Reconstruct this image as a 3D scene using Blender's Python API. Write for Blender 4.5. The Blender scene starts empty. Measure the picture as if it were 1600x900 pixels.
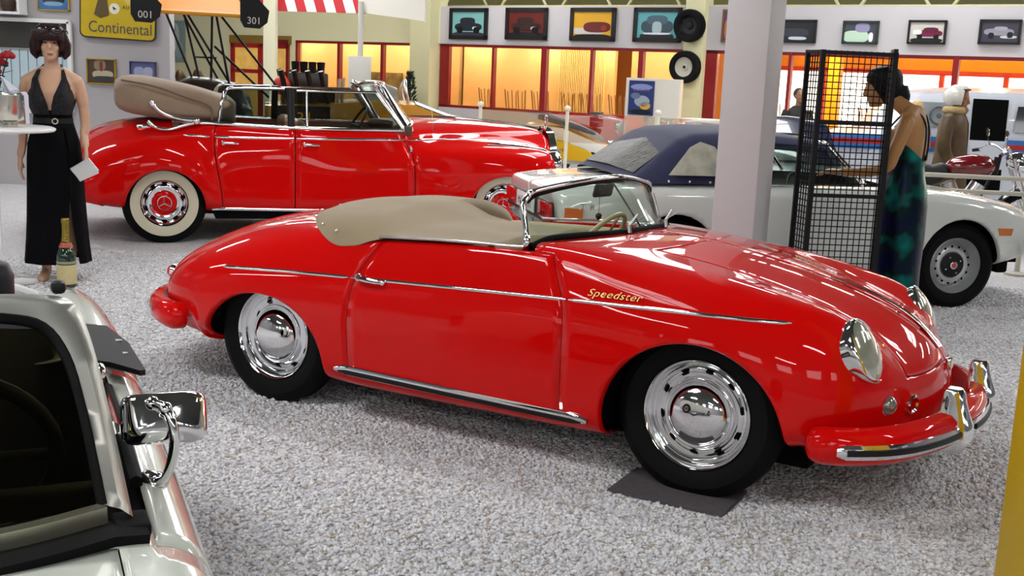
import bpy, bmesh, math, random
import numpy as np
from mathutils import Vector, Matrix
random.seed(7); RNG = np.random.default_rng(7)
PI = math.pi
sc = bpy.context.scene
C = sc.collection

# ---------------------------------------------------------------- camera
cd = bpy.data.cameras.new('camera'); cam = bpy.data.objects.new('camera', cd); C.objects.link(cam)
cd.sensor_width = 36.0; cd.lens = 1770.8 / 1600 * 36.0; cd.clip_end = 200; cd.clip_start = 0.05
PIT, ROL = .1867, .0418
_d = Vector((0, math.cos(PIT), -math.sin(PIT))); _u = Vector((0, math.sin(PIT), math.cos(PIT))); _r = Vector((1, 0, 0))
_r2 = _r * math.cos(ROL) + _u * math.sin(ROL); _u2 = _u * math.cos(ROL) - _r * math.sin(ROL)
M4 = Matrix((( _r2.x, _u2.x, -_d.x, 0), (_r2.y, _u2.y, -_d.y, 0), (_r2.z, _u2.z, -_d.z, 1.5638), (0, 0, 0, 1)))
cam.matrix_world = M4
sc.camera = cam

# ---------------------------------------------------------------- world, colour management
w = bpy.data.worlds.new('world'); sc.world = w; w.use_nodes = True
w.node_tree.nodes['Background'].inputs[0].default_value = (0.80, 0.86, 1.0, 1)
w.node_tree.nodes['Background'].inputs[1].default_value = 0.30
vs = sc.view_settings; vs.view_transform = 'Standard'; vs.look = 'None'; vs.exposure = 0.26; vs.gamma = 1.0; vs.use_curve_mapping = False

def area(name, loc, rot, sx, sy, power, col=(1, 1, 1)):
    l = bpy.data.lights.new(name, 'AREA'); l.shape = 'RECTANGLE'; l.size = sx; l.size_y = sy; l.energy = power; l.color = col
    o = bpy.data.objects.new(name, l); C.objects.link(o); o.location = loc; o.rotation_euler = rot
    return o
def point(name, loc, power, col=(1, 1, 1), r=.1):
    l = bpy.data.lights.new(name, 'POINT'); l.energy = power; l.color = col; l.shadow_soft_size = r
    o = bpy.data.objects.new(name, l); C.objects.link(o); o.location = loc
    return o

# ---------------------------------------------------------------- materials
def lin(c):
    return tuple(((x / 12.92) if x <= .04045 else ((x + .055) / 1.055) ** 2.4) for x in c)
def rgb(h):
    return lin((int(h[0:2], 16) / 255, int(h[2:4], 16) / 255, int(h[4:6], 16) / 255))
MATS = {}
def mat(name, col, rough=.5, metal=0., coat=0., emis=0., ecol=None, trans=0., alpha=1., ior=1.45, spec=.5, noise=None, bump=None, sheen=0.):
    """procedural principled material; noise=(scale, amount, second colour), bump=(scale, strength)"""
    if name in MATS: return MATS[name]
    m = bpy.data.materials.new(name); m.use_nodes = True; nt = m.node_tree; b = nt.nodes['Principled BSDF']
    c = rgb(col) if isinstance(col, str) else col
    I = b.inputs
    I['Base Color'].default_value = (*c, 1); I['Roughness'].default_value = rough; I['Metallic'].default_value = metal
    I['Coat Weight'].default_value = coat; I['Coat Roughness'].default_value = .03; I['IOR'].default_value = ior
    I['Transmission Weight'].default_value = trans; I['Alpha'].default_value = alpha; I['Specular IOR Level'].default_value = spec
    I['Sheen Weight'].default_value = sheen
    if emis:
        I['Emission Strength'].default_value = emis; e = ecol or c
        I['Emission Color'].default_value = (*(rgb(e) if isinstance(e, str) else e), 1)
    if noise or bump:
        tc = nt.nodes.new('ShaderNodeTexCoord')
    if noise:
        n = nt.nodes.new('ShaderNodeTexNoise'); n.inputs['Scale'].default_value = noise[0]; n.inputs['Detail'].default_value = 4
        nt.links.new(tc.outputs['Object'], n.inputs['Vector'])
        mx = nt.nodes.new('ShaderNodeMix'); mx.data_type = 'RGBA'
        mr = nt.nodes.new('ShaderNodeMapRange'); mr.inputs['From Min'].default_value = .35; mr.inputs['From Max'].default_value = .65; mr.inputs['To Max'].default_value = noise[1]
        nt.links.new(n.outputs['Fac'], mr.inputs['Value']); nt.links.new(mr.outputs['Result'], mx.inputs['Factor'])
        c2 = rgb(noise[2]) if isinstance(noise[2], str) else noise[2]
        mx.inputs['A'].default_value = (*c, 1); mx.inputs['B'].default_value = (*c2, 1)
        nt.links.new(mx.outputs['Result'], I['Base Color'])
    if bump:
        n = nt.nodes.new('ShaderNodeTexNoise'); n.inputs['Scale'].default_value = bump[0]; n.inputs['Detail'].default_value = 3
        nt.links.new(tc.outputs['Object'], n.inputs['Vector'])
        bp = nt.nodes.new('ShaderNodeBump'); bp.inputs['Strength'].default_value = bump[1]; bp.inputs['Distance'].default_value = .01
        nt.links.new(n.outputs['Fac'], bp.inputs['Height']); nt.links.new(bp.outputs['Normal'], I['Normal'])
    MATS[name] = m
    return m
def glassmat(name, tint, refl=1.0, opac=.12):
    """thin sheet glass: clear with a tint, mirror reflection by fresnel"""
    if name in MATS: return MATS[name]
    m = bpy.data.materials.new(name); m.use_nodes = True; nt = m.node_tree; nt.nodes.clear()
    o = nt.nodes.new('ShaderNodeOutputMaterial'); t = nt.nodes.new('ShaderNodeBsdfTransparent'); g = nt.nodes.new('ShaderNodeBsdfGlossy')
    t.inputs['Color'].default_value = (*(rgb(tint) if isinstance(tint, str) else tint), 1); g.inputs['Roughness'].default_value = .02
    fr = nt.nodes.new('ShaderNodeLayerWeight'); fr.inputs['Blend'].default_value = .5
    pw = nt.nodes.new('ShaderNodeMath'); pw.operation = 'POWER'; pw.inputs[1].default_value = 4.
    ml = nt.nodes.new('ShaderNodeMath'); ml.operation = 'MULTIPLY_ADD'; ml.inputs[1].default_value = .6 * refl; ml.inputs[2].default_value = .02 * refl + opac * .2
    mx = nt.nodes.new('ShaderNodeMixShader')
    nt.links.new(fr.outputs['Facing'], pw.inputs[0]); nt.links.new(pw.outputs[0], ml.inputs[0]); nt.links.new(ml.outputs[0], mx.inputs[0]); nt.links.new(t.outputs[0], mx.inputs[1]); nt.links.new(g.outputs[0], mx.inputs[2])
    nt.links.new(mx.outputs[0], o.inputs[0])
    MATS[name] = m
    return m

RED = mat('red_paint', (.66, .0018, .0012), .45, coat=1., spec=.03); RED.node_tree.nodes['Principled BSDF'].inputs['Coat IOR'].default_value = 1.34
WHITEP = mat('white_paint', 'dfe2da', .25, coat=1.)
CHROME = mat('chrome', (.86, .87, .88), .06, metal=1.)
STEEL = mat('brushed_steel', (.62, .62, .60), .28, metal=1.)
RUBBER = mat('black_rubber', (.0028, .0028, .003), .75, spec=.2)
DARK = mat('dark_void', (.003, .003, .003), .9, spec=.1)
TAN = mat('tan_canvas', '968468', .85, sheen=.15, bump=(300, .15), noise=(6, .35, '8a785e'))
BEIGE = mat('beige_leather', 'b9a684', .55, bump=(120, .1))
WHITEWALL = mat('whitewall_rubber', 'd9d3b8', .6)
BLACKM = mat('black_metal', (.006, .006, .007), .45, spec=.3)
BLACKP = mat('black_plastic', (.008, .008, .009), .45, spec=.35)
WHITE = mat('white_lacquer', 'e6e6e4', .4)
GLASS = glassmat('clear_glass', (.86, .92, .88))
REDGLASS = mat('red_lens', (.55, .01, .01), .15, coat=1.)
AMBER = mat('amber_lens', (.62, .16, .03), .2, coat=1.)
SKIN = mat('mannequin_skin', 'c9a083', .42, noise=(5, .3, 'b98d70'))

# ---------------------------------------------------------------- mesh helpers
def cr(pts, n=8, closed=False):
    """Catmull-Rom through points"""
    P = [Vector(p) for p in pts]; out = []; N = len(P)
    rng = range(N if closed else N - 1)
    for i in rng:
        if closed: a, b, c, d = P[i - 1], P[i], P[(i + 1) % N], P[(i + 2) % N]
        else: a, b, c, d = P[max(i - 1, 0)], P[i], P[i + 1], P[min(i + 2, N - 1)]
        for k in range(n):
            t = k / n
            out.append(.5 * ((2 * b) + (c - a) * t + (2 * a - 5 * b + 4 * c - d) * t * t + (3 * b - a - 3 * c + d) * t ** 3))
    if not closed: out.append(P[-1].copy())
    return out

class MB:
    def __init__(s): s.v = []; s.f = []; s.mi = []; s.m = 0
    def add(s, vs, fs):
        o = len(s.v); s.v += [tuple(v) for v in vs]; s.f += [tuple(i + o for i in f) for f in fs]; s.mi += [s.m] * len(fs); return s
    def box(s, c, d, rot=None, bev=0.):
        x, y, z = [k / 2 for k in d]
        if bev <= 0:
            vs = [Vector((a * x, b * y, e * z)) for a in (-1, 1) for b in (-1, 1) for e in (-1, 1)]
            fs = [(0, 1, 3, 2), (4, 6, 7, 5), (0, 4, 5, 1), (2, 3, 7, 6), (0, 2, 6, 4), (1, 5, 7, 3)]
        else:
            bm = bmesh.new(); bmesh.ops.create_cube(bm, size=1.)
            for v in bm.verts: v.co = Vector((v.co.x * d[0], v.co.y * d[1], v.co.z * d[2]))
            bmesh.ops.bevel(bm, geom=bm.edges[:], offset=bev, segments=2, affect='EDGES', profile=.5)
            bm.verts.index_update(); vs = [v.co.copy() for v in bm.verts]; fs = [[v.index for v in f.verts] for f in bm.faces]; bm.free()
        if rot is not None:
            R = rot if isinstance(rot, Matrix) else Matrix.Rotation(rot, 3, 'Z'); vs = [R @ v for v in vs]
        c = Vector(c); return s.add([v + c for v in vs], fs)
    def tube(s, path, r, n=8, closed=False, cap=True, flat=1., up=None):
        P = [Vector(p) for p in path]; N = len(P); rr = r if hasattr(r, '__len__') else [r] * N
        rings = []; u = None
        for i in range(N):
            if closed: t = P[(i + 1) % N] - P[i - 1]
            else: t = P[min(i + 1, N - 1)] - P[max(i - 1, 0)]
            if t.length < 1e-9: t = Vector((0, 0, 1))
            t.normalize()
            if up is not None: u = Vector(up)
            elif u is None: u = Vector((0, 0, 1)) if abs(t.z) < .9 else Vector((1, 0, 0))
            u = (u - t * u.dot(t))
            if u.length < 1e-6: u = t.orthogonal()
            u.normalize(); b = t.cross(u)
            rings.append([P[i] + (u * math.cos(2 * PI * k / n) * rr[i] + b * math.sin(2 * PI * k / n) * rr[i] * flat) for k in range(n)])
        vs = [v for r_ in rings for v in r_]; fs = []
        for i in range(N if closed else N - 1):
            j = (i + 1) % N
            for k in range(n): fs.append((i * n + k, i * n + (k + 1) % n, j * n + (k + 1) % n, j * n + k))
        if cap and not closed: fs.append(tuple(range(n - 1, -1, -1))); fs.append(tuple((N - 1) * n + k for k in range(n)))
        return s.add(vs, fs)
    def sweep(s, path, prof, up=(0, 0, 1), closed=False, cap=True, scale=None):
        """prof: closed list of (side, up) offsets; side = path direction x up"""
        P = [Vector(p) for p in path]; N = len(P); n = len(prof); vs = []; U = Vector(up)
        for i in range(N):
            t = (P[(i + 1) % N] - P[i - 1]) if closed else (P[min(i + 1, N - 1)] - P[max(i - 1, 0)]); t.normalize()
            b = t.cross(U); b.normalize(); u = b.cross(t); k = scale[i] if scale else 1.
            vs += [P[i] + b * (a * k) + u * (c * k) for a, c in prof]
        fs = []
        for i in range(N if closed else N - 1):
            j = (i + 1) % N
            for k in range(n): fs.append((i * n + k, i * n + (k + 1) % n, j * n + (k + 1) % n, j * n + k))
        if cap and not closed: fs.append(tuple(range(n - 1, -1, -1))); fs.append(tuple((N - 1) * n + k for k in range(n)))
        return s.add(vs, fs)
    def lathe(s, prof, n=32, M=None, a0=0, a1=2 * PI):
        """prof: list of (radius, height) about local z; M maps local to thing space"""
        full = abs(a1 - a0 - 2 * PI) < 1e-6; cnt = n if full else n + 1; vs = []; fs = []
        for r, h in prof:
            for k in range(cnt):
                a = a0 + (a1 - a0) * k / n; vs.append(Vector((r * math.cos(a), r * math.sin(a), h)))
        for i in range(len(prof) - 1):
            for k in range(n):
                k2 = (k + 1) % cnt if full else k + 1
                fs.append((i * cnt + k, i * cnt + k2, (i + 1) * cnt + k2, (i + 1) * cnt + k))
        if M is not None: vs = [M @ v for v in vs]
        return s.add(vs, fs)
    def ball(s, c, r, n=12, m=8):
        r = r if hasattr(r, '__len__') else (r, r, r); vs = []; fs = []
        for i in range(m + 1):
            th = PI * i / m
            for k in range(n): vs.append(Vector((c[0] + r[0] * math.sin(th) * math.cos(2 * PI * k / n), c[1] + r[1] * math.sin(th) * math.sin(2 * PI * k / n), c[2] + r[2] * math.cos(th))))
        for i in range(m):
            for k in range(n): fs.append((i * n + k, (i + 1) * n + k, (i + 1) * n + (k + 1) % n, i * n + (k + 1) % n))
        return s.add(vs, fs)
    def grid(s, rows, closed=False):
        n = len(rows[0]); vs = [p for r in rows for p in r]; fs = []
        for i in range(len(rows) - 1):
            for k in range(n if closed else n - 1): fs.append((i * n + k, i * n + (k + 1) % n, (i + 1) * n + (k + 1) % n, (i + 1) * n + k))
        return s.add(vs, fs)
    def poly(s, pts, thick, nrm):
        """flat outline extruded by thick along nrm"""
        nv = Vector(nrm).normalized() * thick; P = [Vector(p) for p in pts]; n = len(P)
        fs = [tuple(range(n)), tuple(range(2 * n - 1, n - 1, -1))] + [(i, i + n, (i + 1) % n + n, (i + 1) % n) for i in range(n)]
        return s.add(P + [p + nv for p in P], fs)
    def solid(s, t):
        """give an open sheet thickness t (approximate, along vertex normals)"""
        me = bpy.data.meshes.new('tmp'); me.from_pydata([tuple(v) for v in s.v], [], s.f); bm = bmesh.new(); bm.from_mesh(me); bpy.data.meshes.remove(me)
        bmesh.ops.recalc_face_normals(bm, faces=bm.faces[:]); bmesh.ops.solidify(bm, geom=bm.faces[:], thickness=t)
        bm.verts.index_update(); s.v = [tuple(v.co) for v in bm.verts]; s.f = [tuple(v.index for v in f.verts) for f in bm.faces]; s.mi = [0] * len(s.f); bm.free(); return s
    def build(s, name, m, parent=None, ang=40, fix=True, sub=0):
        me = bpy.data.meshes.new(name); me.from_pydata([tuple(v) for v in s.v], [], s.f)
        ms = m if isinstance(m, (list, tuple)) else [m]
        for x in ms: me.materials.append(x)
        if len(ms) > 1: me.polygons.foreach_set('material_index', s.mi)
        if fix:
            bm = bmesh.new(); bm.from_mesh(me); bmesh.ops.remove_doubles(bm, verts=bm.verts[:], dist=1e-5); bmesh.ops.recalc_face_normals(bm, faces=bm.faces[:]); bm.to_mesh(me); bm.free()
        if ang: me.shade_smooth(); me.set_sharp_from_angle(angle=math.radians(ang))
        o = bpy.data.objects.new(name, me); C.objects.link(o)
        if sub:
            md = o.modifiers.new('subdivision', 'SUBSURF'); md.levels = sub; md.render_levels = sub
        if parent is not None: o.parent = parent
        return o

def tag(o, label, cat, group=None):
    o['label'] = label; o['category'] = cat
    if group: o['group'] = group
    return o
def thing(name, label, cat, loc=(0, 0, 0), rz=0., group=None):
    o = bpy.data.objects.new(name, None); C.objects.link(o); o.location = loc; o.rotation_euler = (0, 0, rz); o.empty_display_size = .1
    return tag(o, label, cat, group)
def struct(o): o['kind'] = 'structure'; return o
def dup(o, parent=None):
    c = o.copy(); C.objects.link(c); c.parent = parent
    for ch in list(o.children): dup(ch, c)
    return c
def text(name, s, size, m, parent, M, depth=.002, shear=0., align='CENTER', spacing=1., xs=1.):
    cu = bpy.data.curves.new(name, 'FONT'); cu.body = s; cu.size = size; cu.extrude = depth; cu.shear = shear; cu.align_x = align; cu.align_y = 'CENTER'; cu.space_character = spacing; cu.resolution_u = 3
    t = bpy.data.objects.new(name + '_tmp', cu); C.objects.link(t)
    dg = bpy.context.evaluated_depsgraph_get(); me = bpy.data.meshes.new_from_object(t.evaluated_get(dg)); bpy.data.objects.remove(t)
    me.transform(Matrix.Diagonal((xs, 1, 1, 1))); me.transform(M); me.materials.clear(); me.materials.append(m); me.name = name
    o = bpy.data.objects.new(name, me); C.objects.link(o)
    if parent is not None: o.parent = parent
    return o
def strokes(name, n, w_, h_, m, parent, M, seed=1, depth=.002):
    """print too blurred to read: a row of short upright and cross strokes in the space the words take"""
    r = random.Random(seed); b = MB(); st = w_ / n
    for k in range(n):
        x = -w_ / 2 + st * (k + .5); hh = h_ * r.uniform(.6, 1.)
        b.box((x - st * .22, (hh - h_) / 2, 0), (st * .24, hh, depth)); b.box((x + st * .08, r.choice((-.3, 0, .3)) * h_, 0), (st * .5, h_ * .22, depth))
    b.v = [tuple(M @ Vector(v)) for v in b.v]; o = b.build(name, m, parent, 0); o['kind'] = 'stuff'; return o
def frame(o, x, y):
    """4x4 with local x, y axes along given vectors, origin o"""
    x = Vector(x).normalized(); z = x.cross(Vector(y)).normalized(); y = z.cross(x)
    return Matrix(((x.x, y.x, z.x, o[0]), (x.y, y.y, z.y, o[1]), (x.z, y.z, z.z, o[2]), (0, 0, 0, 1)))
def axis_m(o, d, roll=0.):
    """4x4 with local z along d"""
    q = Vector(d).normalized().to_track_quat('Z', 'Y'); return Matrix.Translation(Vector(o)) @ q.to_matrix().to_4x4() @ Matrix.Rotation(roll, 4, 'Z')
# ---------------------------------------------------------------- smooth car-body surfaces
class Surf:
    """bicubic B-spline through (nearly) a net P[col][row] of half-body points; row 0 is the centre line"""
    def __init__(s, net, comp=.75):
        P = np.array(net, float); s.P0 = P; s.nc, s.nr = P.shape[:2]
        Q = P.copy()
        for _ in range(3):
            s.setnet(Q); ii, jj = np.meshgrid(np.arange(s.nc), np.arange(s.nr), indexing='ij')
            E = P - s.ev(ii.ravel().astype(float), jj.ravel().astype(float)).reshape(P.shape); Q = Q + comp * .6 * E
        s.setnet(Q)
    def setnet(s, Q):
        nc, nr = Q.shape[:2]; X = np.zeros((nc + 2, nr + 2, 3)); X[1:-1, 1:-1] = Q
        X[0, 1:-1] = 2 * Q[0] - Q[1]; X[-1, 1:-1] = 2 * Q[-1] - Q[-2]
        X[:, 0] = X[:, 2] * np.array([1, -1, 1]); X[:, -1] = 2 * X[:, -2] - X[:, -3]
        s.X = X
    def ev(s, u, v):
        i = np.clip(np.floor(u).astype(int), 0, s.nc - 2); j = np.clip(np.floor(v).astype(int), 0, s.nr - 2); a = u - i; b = v - j
        def B(t): return ((1 - t) ** 3 / 6, (3 * t ** 3 - 6 * t ** 2 + 4) / 6, (-3 * t ** 3 + 3 * t ** 2 + 3 * t + 1) / 6, t ** 3 / 6)
        A, Bb = B(a), B(b); out = np.zeros((len(u), 3))
        for p in range(4):
            for q in range(4): out += (A[p] * Bb[q])[:, None] * s.X[i + p, j + q]
        return out
    def nrm(s, u, v):
        e = 1e-3
        du = s.ev(np.minimum(u + e, s.nc - 1), v) - s.ev(np.maximum(u - e, 0), v); dv = s.ev(u, np.minimum(v + e, s.nr - 1)) - s.ev(u, np.maximum(v - e, -.0))
        n = np.cross(dv, du); l = np.linalg.norm(n, axis=1, keepdims=True); return n / np.maximum(l, 1e-12)
    def pt(s, u, v, off=0.):
        u = np.array([float(u)]); v = np.array([float(v)]); return Vector(s.ev(u, v)[0] + off * s.outn(u, v)[0])
    def outn(s, u, v):
        return s.nrm(u, v) * s.sgn
    sgn = 1.
    def find(s, F, z, u0, v0, side=True):
        """(u, v) of the surface point with given F and z (side=True) or F and y"""
        k = 2 if side else 1; u = np.array([float(u0)]); v = np.array([float(v0)]); e = 1e-3
        for _ in range(14):
            p = s.ev(u, v)[0]; pu = (s.ev(u + e, v)[0] - p) / e; pv = (s.ev(u, v + e)[0] - p) / e
            J = np.array([[pu[0], pv[0]], [pu[k], pv[k]]]); r = np.array([F - p[0], z - p[k]])
            try: d = np.linalg.solve(J, r)
            except Exception: break
            d = np.clip(d, -.4, .4); u = np.clip(u + d[0], 0, s.nc - 1.001); v = np.clip(v + d[1], 0, s.nr - 1.001)
        return u[0], v[0]

def findmany(s, F, k, u, v, side=False):
    """vectorised find: arrays F, k -> (u, v)"""
    c = 2 if side else 1; u = np.array(u, float); v = np.array(v, float); e = 1e-3
    for _ in range(20):
        p = s.ev(u, v); pu = (s.ev(u + e, v) - p) / e; pv = (s.ev(u, v + e) - p) / e
        r0 = F - p[:, 0]; r1 = k - p[:, c]; det = pu[:, 0] * pv[:, c] - pv[:, 0] * pu[:, c]; det = np.where(abs(det) < 1e-9, 1e-9, det)
        u = np.clip(u + np.clip((r0 * pv[:, c] - pv[:, 0] * r1) / det, -.4, .4), 0, s.nc - 1.001); v = np.clip(v + np.clip((pu[:, 0] * r1 - r0 * pu[:, c]) / det, -.4, .4), 0, s.nr - 1.001)
    return u, v
Surf.findmany = findmany
def uvline(sf, pts, n=14, guess=(6, 5)):
    """(u, v) chain of a side line given as (F, z) points"""
    uv = []; g = guess
    for a, c in zip(pts[:-1], pts[1:]):
        for k in range(n):
            t = k / n; g = sf.find(a[0] + (c[0] - a[0]) * t, a[1] + (c[1] - a[1]) * t, *g); uv.append(g)
    uv.append(sf.find(*pts[-1], *g)); return uv
def samples(n, dens, extra, eps):
    base = set()
    for i in range(n - 1):
        for k in range(dens): base.add(round(i + k / dens, 5))
    base.add(float(n - 1)); b = sorted(base)
    for e, w in zip(extra, eps):
        b = [x for x in b if abs(x - e) > w * 2.5] + [e - w, e + w]
    return np.array(sorted(b))

def car_body(surf, us, vs, panel, arches, parent, mats, names, gapmat, lipmat, thick=.02, lip=.03, well_y=.42, prefix=''):
    """splits the mirrored body into panels. panel(u, v, p) -> key, 'gap' or None (open). arches: (F, z, a, b, vmin)"""
    U, V = np.meshgrid(us, vs, indexing='ij'); nu, nv = U.shape; u = U.ravel().copy(); v = V.ravel().copy(); P = surf.ev(u, v)
    inside = np.zeros(len(u), int)
    for ai, (cF, cz, a, b, vmin) in enumerate(arches):
        zz = P[:, 2] - cz
        ins = (((P[:, 0] - cF) / a) ** 2 + (np.where(zz > 0, zz / b, 0)) ** 2 < 1) & (v >= vmin)
        inside[ins] = ai + 1
    idx = np.arange(nu * nv).reshape(nu, nv)
    quads = np.stack([idx[:-1, :-1].ravel(), idx[1:, :-1].ravel(), idx[1:, 1:].ravel(), idx[:-1, 1:].ravel()], 1)
    cnt = (inside[quads] > 0).sum(1); quads = quads[cnt < 4]; cnt = cnt[cnt < 4]
    mv = np.unique(quads[cnt > 0]); mv = mv[inside[mv] > 0]
    # targets on the arch ellipse, Newton in (u, v)
    T = np.zeros((len(mv), 2)); K = inside[mv] - 1
    for n_, i in enumerate(mv):
        cF, cz, a, b, _ = arches[K[n_]]; dx = P[i, 0] - cF; dz = P[i, 2] - cz
        if dz <= 0: T[n_] = (cF + a * (1 if dx > 0 else -1), P[i, 2])
        else:
            q = math.hypot(dx / a, dz / b); q = max(q, 1e-6); T[n_] = (cF + dx / q, cz + dz / q)
    uu = u[mv].copy(); vv = v[mv].copy(); e = 1e-3
    for _ in range(12):
        p = surf.ev(uu, vv); pu = (surf.ev(uu + e, vv) - p) / e; pv = (surf.ev(uu, vv + e) - p) / e
        r0 = T[:, 0] - p[:, 0]; r1 = T[:, 1] - p[:, 2]; det = pu[:, 0] * pv[:, 2] - pv[:, 0] * pu[:, 2]; det = np.where(abs(det) < 1e-9, 1e-9, det)
        d0 = (r0 * pv[:, 2] - pv[:, 0] * r1) / det; d1 = (pu[:, 0] * r1 - r0 * pu[:, 2]) / det
        uu = np.clip(uu + np.clip(d0, -.3, .3), 0, surf.nc - 1); vv = np.clip(vv + np.clip(d1, -.3, .3), 0, surf.nr - 1)
    u[mv] = uu; v[mv] = vv
    P = surf.ev(u, v); N = surf.nrm(u, v)
    # orient outward: at a mid side vertex y should be positive
    k = int(np.argmax(P[:, 1])); sg = 1. if N[k, 1] > 0 else -1.; N = N * sg; surf.sgn = sg
    onarch = np.zeros(len(u), bool); onarch[mv] = True
    groups = {}
    for q in quads:
        um, vm = U.ravel()[q].mean(), V.ravel()[q].mean()
        key = panel(um, vm)
        if key is None: continue
        groups.setdefault(key, []).append(q)
    out = {}
    for key, qs in groups.items():
        qs = np.array(qs)
        both = not key.endswith('@')          # '@' panels exist once on each side
        for side in ((0,) if both else (1, -1)):
            vv_, ff_, nn_ = [], [], []
            for sd in ((1, -1) if both else (side,)):
                ids = np.unique(qs); mp = {int(a): i + len(vv_) for i, a in enumerate(ids)}
                pp = P[ids] * np.array([1, sd, 1]); nn = N[ids] * np.array([1, sd, 1])
                if key.startswith('gap'): pp = pp - nn * .012
                vv_ += [tuple(x) for x in pp]; nn_ += [tuple(x) for x in nn]
                for q in qs:
                    f = [mp[int(a)] for a in q]; f = f if sd * sg < 0 else f[::-1]
                    ff_.append(f)
            ff_ = [f for f in ff_]
            nm = names.get(key, key.replace('@', ''))
            me = bpy.data.meshes.new(nm); me.from_pydata(vv_, [], ff_)
            # make face winding agree with the analytic normals
            me.update(); fl = [p.index for p in me.polygons if Vector(nn_[p.vertices[0]]).dot(p.normal) < 0]
            if len(fl) > len(ff_) / 2:
                me2 = bpy.data.meshes.new(nm); me2.from_pydata(vv_, [], [f[::-1] for f in ff_]); bpy.data.meshes.remove(me); me = me2
            me.materials.append(gapmat if key.startswith('gap') else mats.get(key, mats['*']))
            me.shade_smooth(); me.normals_split_custom_set_from_vertices(nn_)
            o = bpy.data.objects.new(nm, me); C.objects.link(o); o.parent = parent; out[(key, side)] = o
            if not key.startswith('gap'):
                # inner return so a panel is not paper thin: solid inward copy
                md = o.modifiers.new('thickness', 'SOLIDIFY'); md.thickness = .004; md.offset = -1.; md.use_rim = True
    # wheel-arch lips and wells
    for ai, (cF, cz, a, b, vmin) in enumerate(arches):
        sel = mv[K == ai]
        if len(sel) == 0: continue
        q = P[sel]; ang = np.where(q[:, 2] <= cz, np.where(q[:, 0] > cF, -(cz - q[:, 2]) * 5, PI + (cz - q[:, 2]) * 5), np.arctan2((q[:, 2] - cz) / b, (q[:, 0] - cF) / a))
        o_ = np.argsort(ang); q = q[o_]
        for sd in (1, -1):
            lipb = MB(); r0 = [Vector((x[0], x[1] * sd, x[2])) for x in q]
            ctr = lambda x, s_, yy: Vector((cF + (x.x - cF) * s_, yy, (cz + (x.z - cz) * s_) if x.z > cz else x.z))
            r1 = [ctr(x, .985, x.y - sd * .006) for x in r0]; r2 = [ctr(x, .985, x.y - sd * lip) for x in r0]
            lipb.grid([r0, r1, r2]); lipb.build('arch_lip', lipmat, parent, 60)
            w_ = MB(); r3 = [ctr(x, 1.04, x.y - sd * (lip + .005)) for x in r0]; r4 = [ctr(x, 1.06, sd * well_y) for x in r0]; r5 = [Vector((cF, sd * well_y, max(min(x.z for x in r0), .0)))] * len(r0)
            w_.grid([r2, r3, r4, r5]); w_.build('wheel_well', DARK, parent, 40)
    return out

def strip_on(surf, uv, off, hw, name, m, parent, both=True, hgt=.004, prof=None):
    """a raised moulding that follows the body along (u, v) points, on both sides"""
    res = []
    uv = np.array(uv, float)
    p = surf.ev(uv[:, 0], uv[:, 1]); n = surf.nrm(uv[:, 0], uv[:, 1]) * surf.sgn
    for sd in ((-1, 1) if both else (-1,)):
        b = MB(); rows = []
        N = len(p)
        for i in range(N):
            P = Vector(p[i]); n_ = Vector(n[i]); t = Vector(p[min(i + 1, N - 1)] - p[max(i - 1, 0)]).normalized(); s_ = n_.cross(t).normalized()
            k = hw if not (i in (0, N - 1)) else hw * .35
            pr = prof or [(-1, -.5), (-1, .3), (-.6, .85), (0, 1), (.6, .85), (1, .3), (1, -.5)]
            row = [P + s_ * (a * k) + n_ * (off + c * hgt) for a, c in pr]
            rows.append([Vector((x.x, x.y * sd, x.z)) for x in row])
        b.grid(rows); res.append(b.build(name, m, parent, 50))
    return res
# ---------------------------------------------------------------- setting: floor
def floor_mat():
    m = bpy.data.materials.new('gravel_ground'); m.use_nodes = True; nt = m.node_tree; b = nt.nodes['Principled BSDF']; b.inputs['Roughness'].default_value = .9
    tc = nt.nodes.new('ShaderNodeTexCoord'); vo = nt.nodes.new('ShaderNodeTexVoronoi'); vo.inputs['Scale'].default_value = 62; nt.links.new(tc.outputs['Object'], vo.inputs['Vector'])
    ra = nt.nodes.new('ShaderNodeValToRGB'); e = ra.color_ramp.elements; e[0].position = .0; e[0].color = (*rgb('c0bcc0'), 1); e[1].position = 1.; e[1].color = (*rgb('d8d6d8'), 1)
    k = ra.color_ramp.elements.new(.5); k.color = (*rgb('ccc9c9'), 1)
    sep = nt.nodes.new('ShaderNodeSeparateColor'); nt.links.new(vo.outputs['Color'], sep.inputs[0]); nt.links.new(sep.outputs[0], ra.inputs[0])
    nt.links.new(ra.outputs[0], b.inputs['Base Color'])
    bp = nt.nodes.new('ShaderNodeBump'); bp.inputs['Strength'].default_value = .9; bp.inputs['Distance'].default_value = .012; bp.invert = True
    nt.links.new(vo.outputs['Distance'], bp.inputs['Height']); nt.links.new(bp.outputs['Normal'], b.inputs['Normal'])
    return m
GRAVEL = floor_mat()
b = MB(); b.add([(-16, -9, 0), (16, -9, 0), (16, 36, 0), (-16, 36, 0)], [(0, 1, 2, 3)])
fl = struct(b.build('floor', GRAVEL, None, 0))
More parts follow.
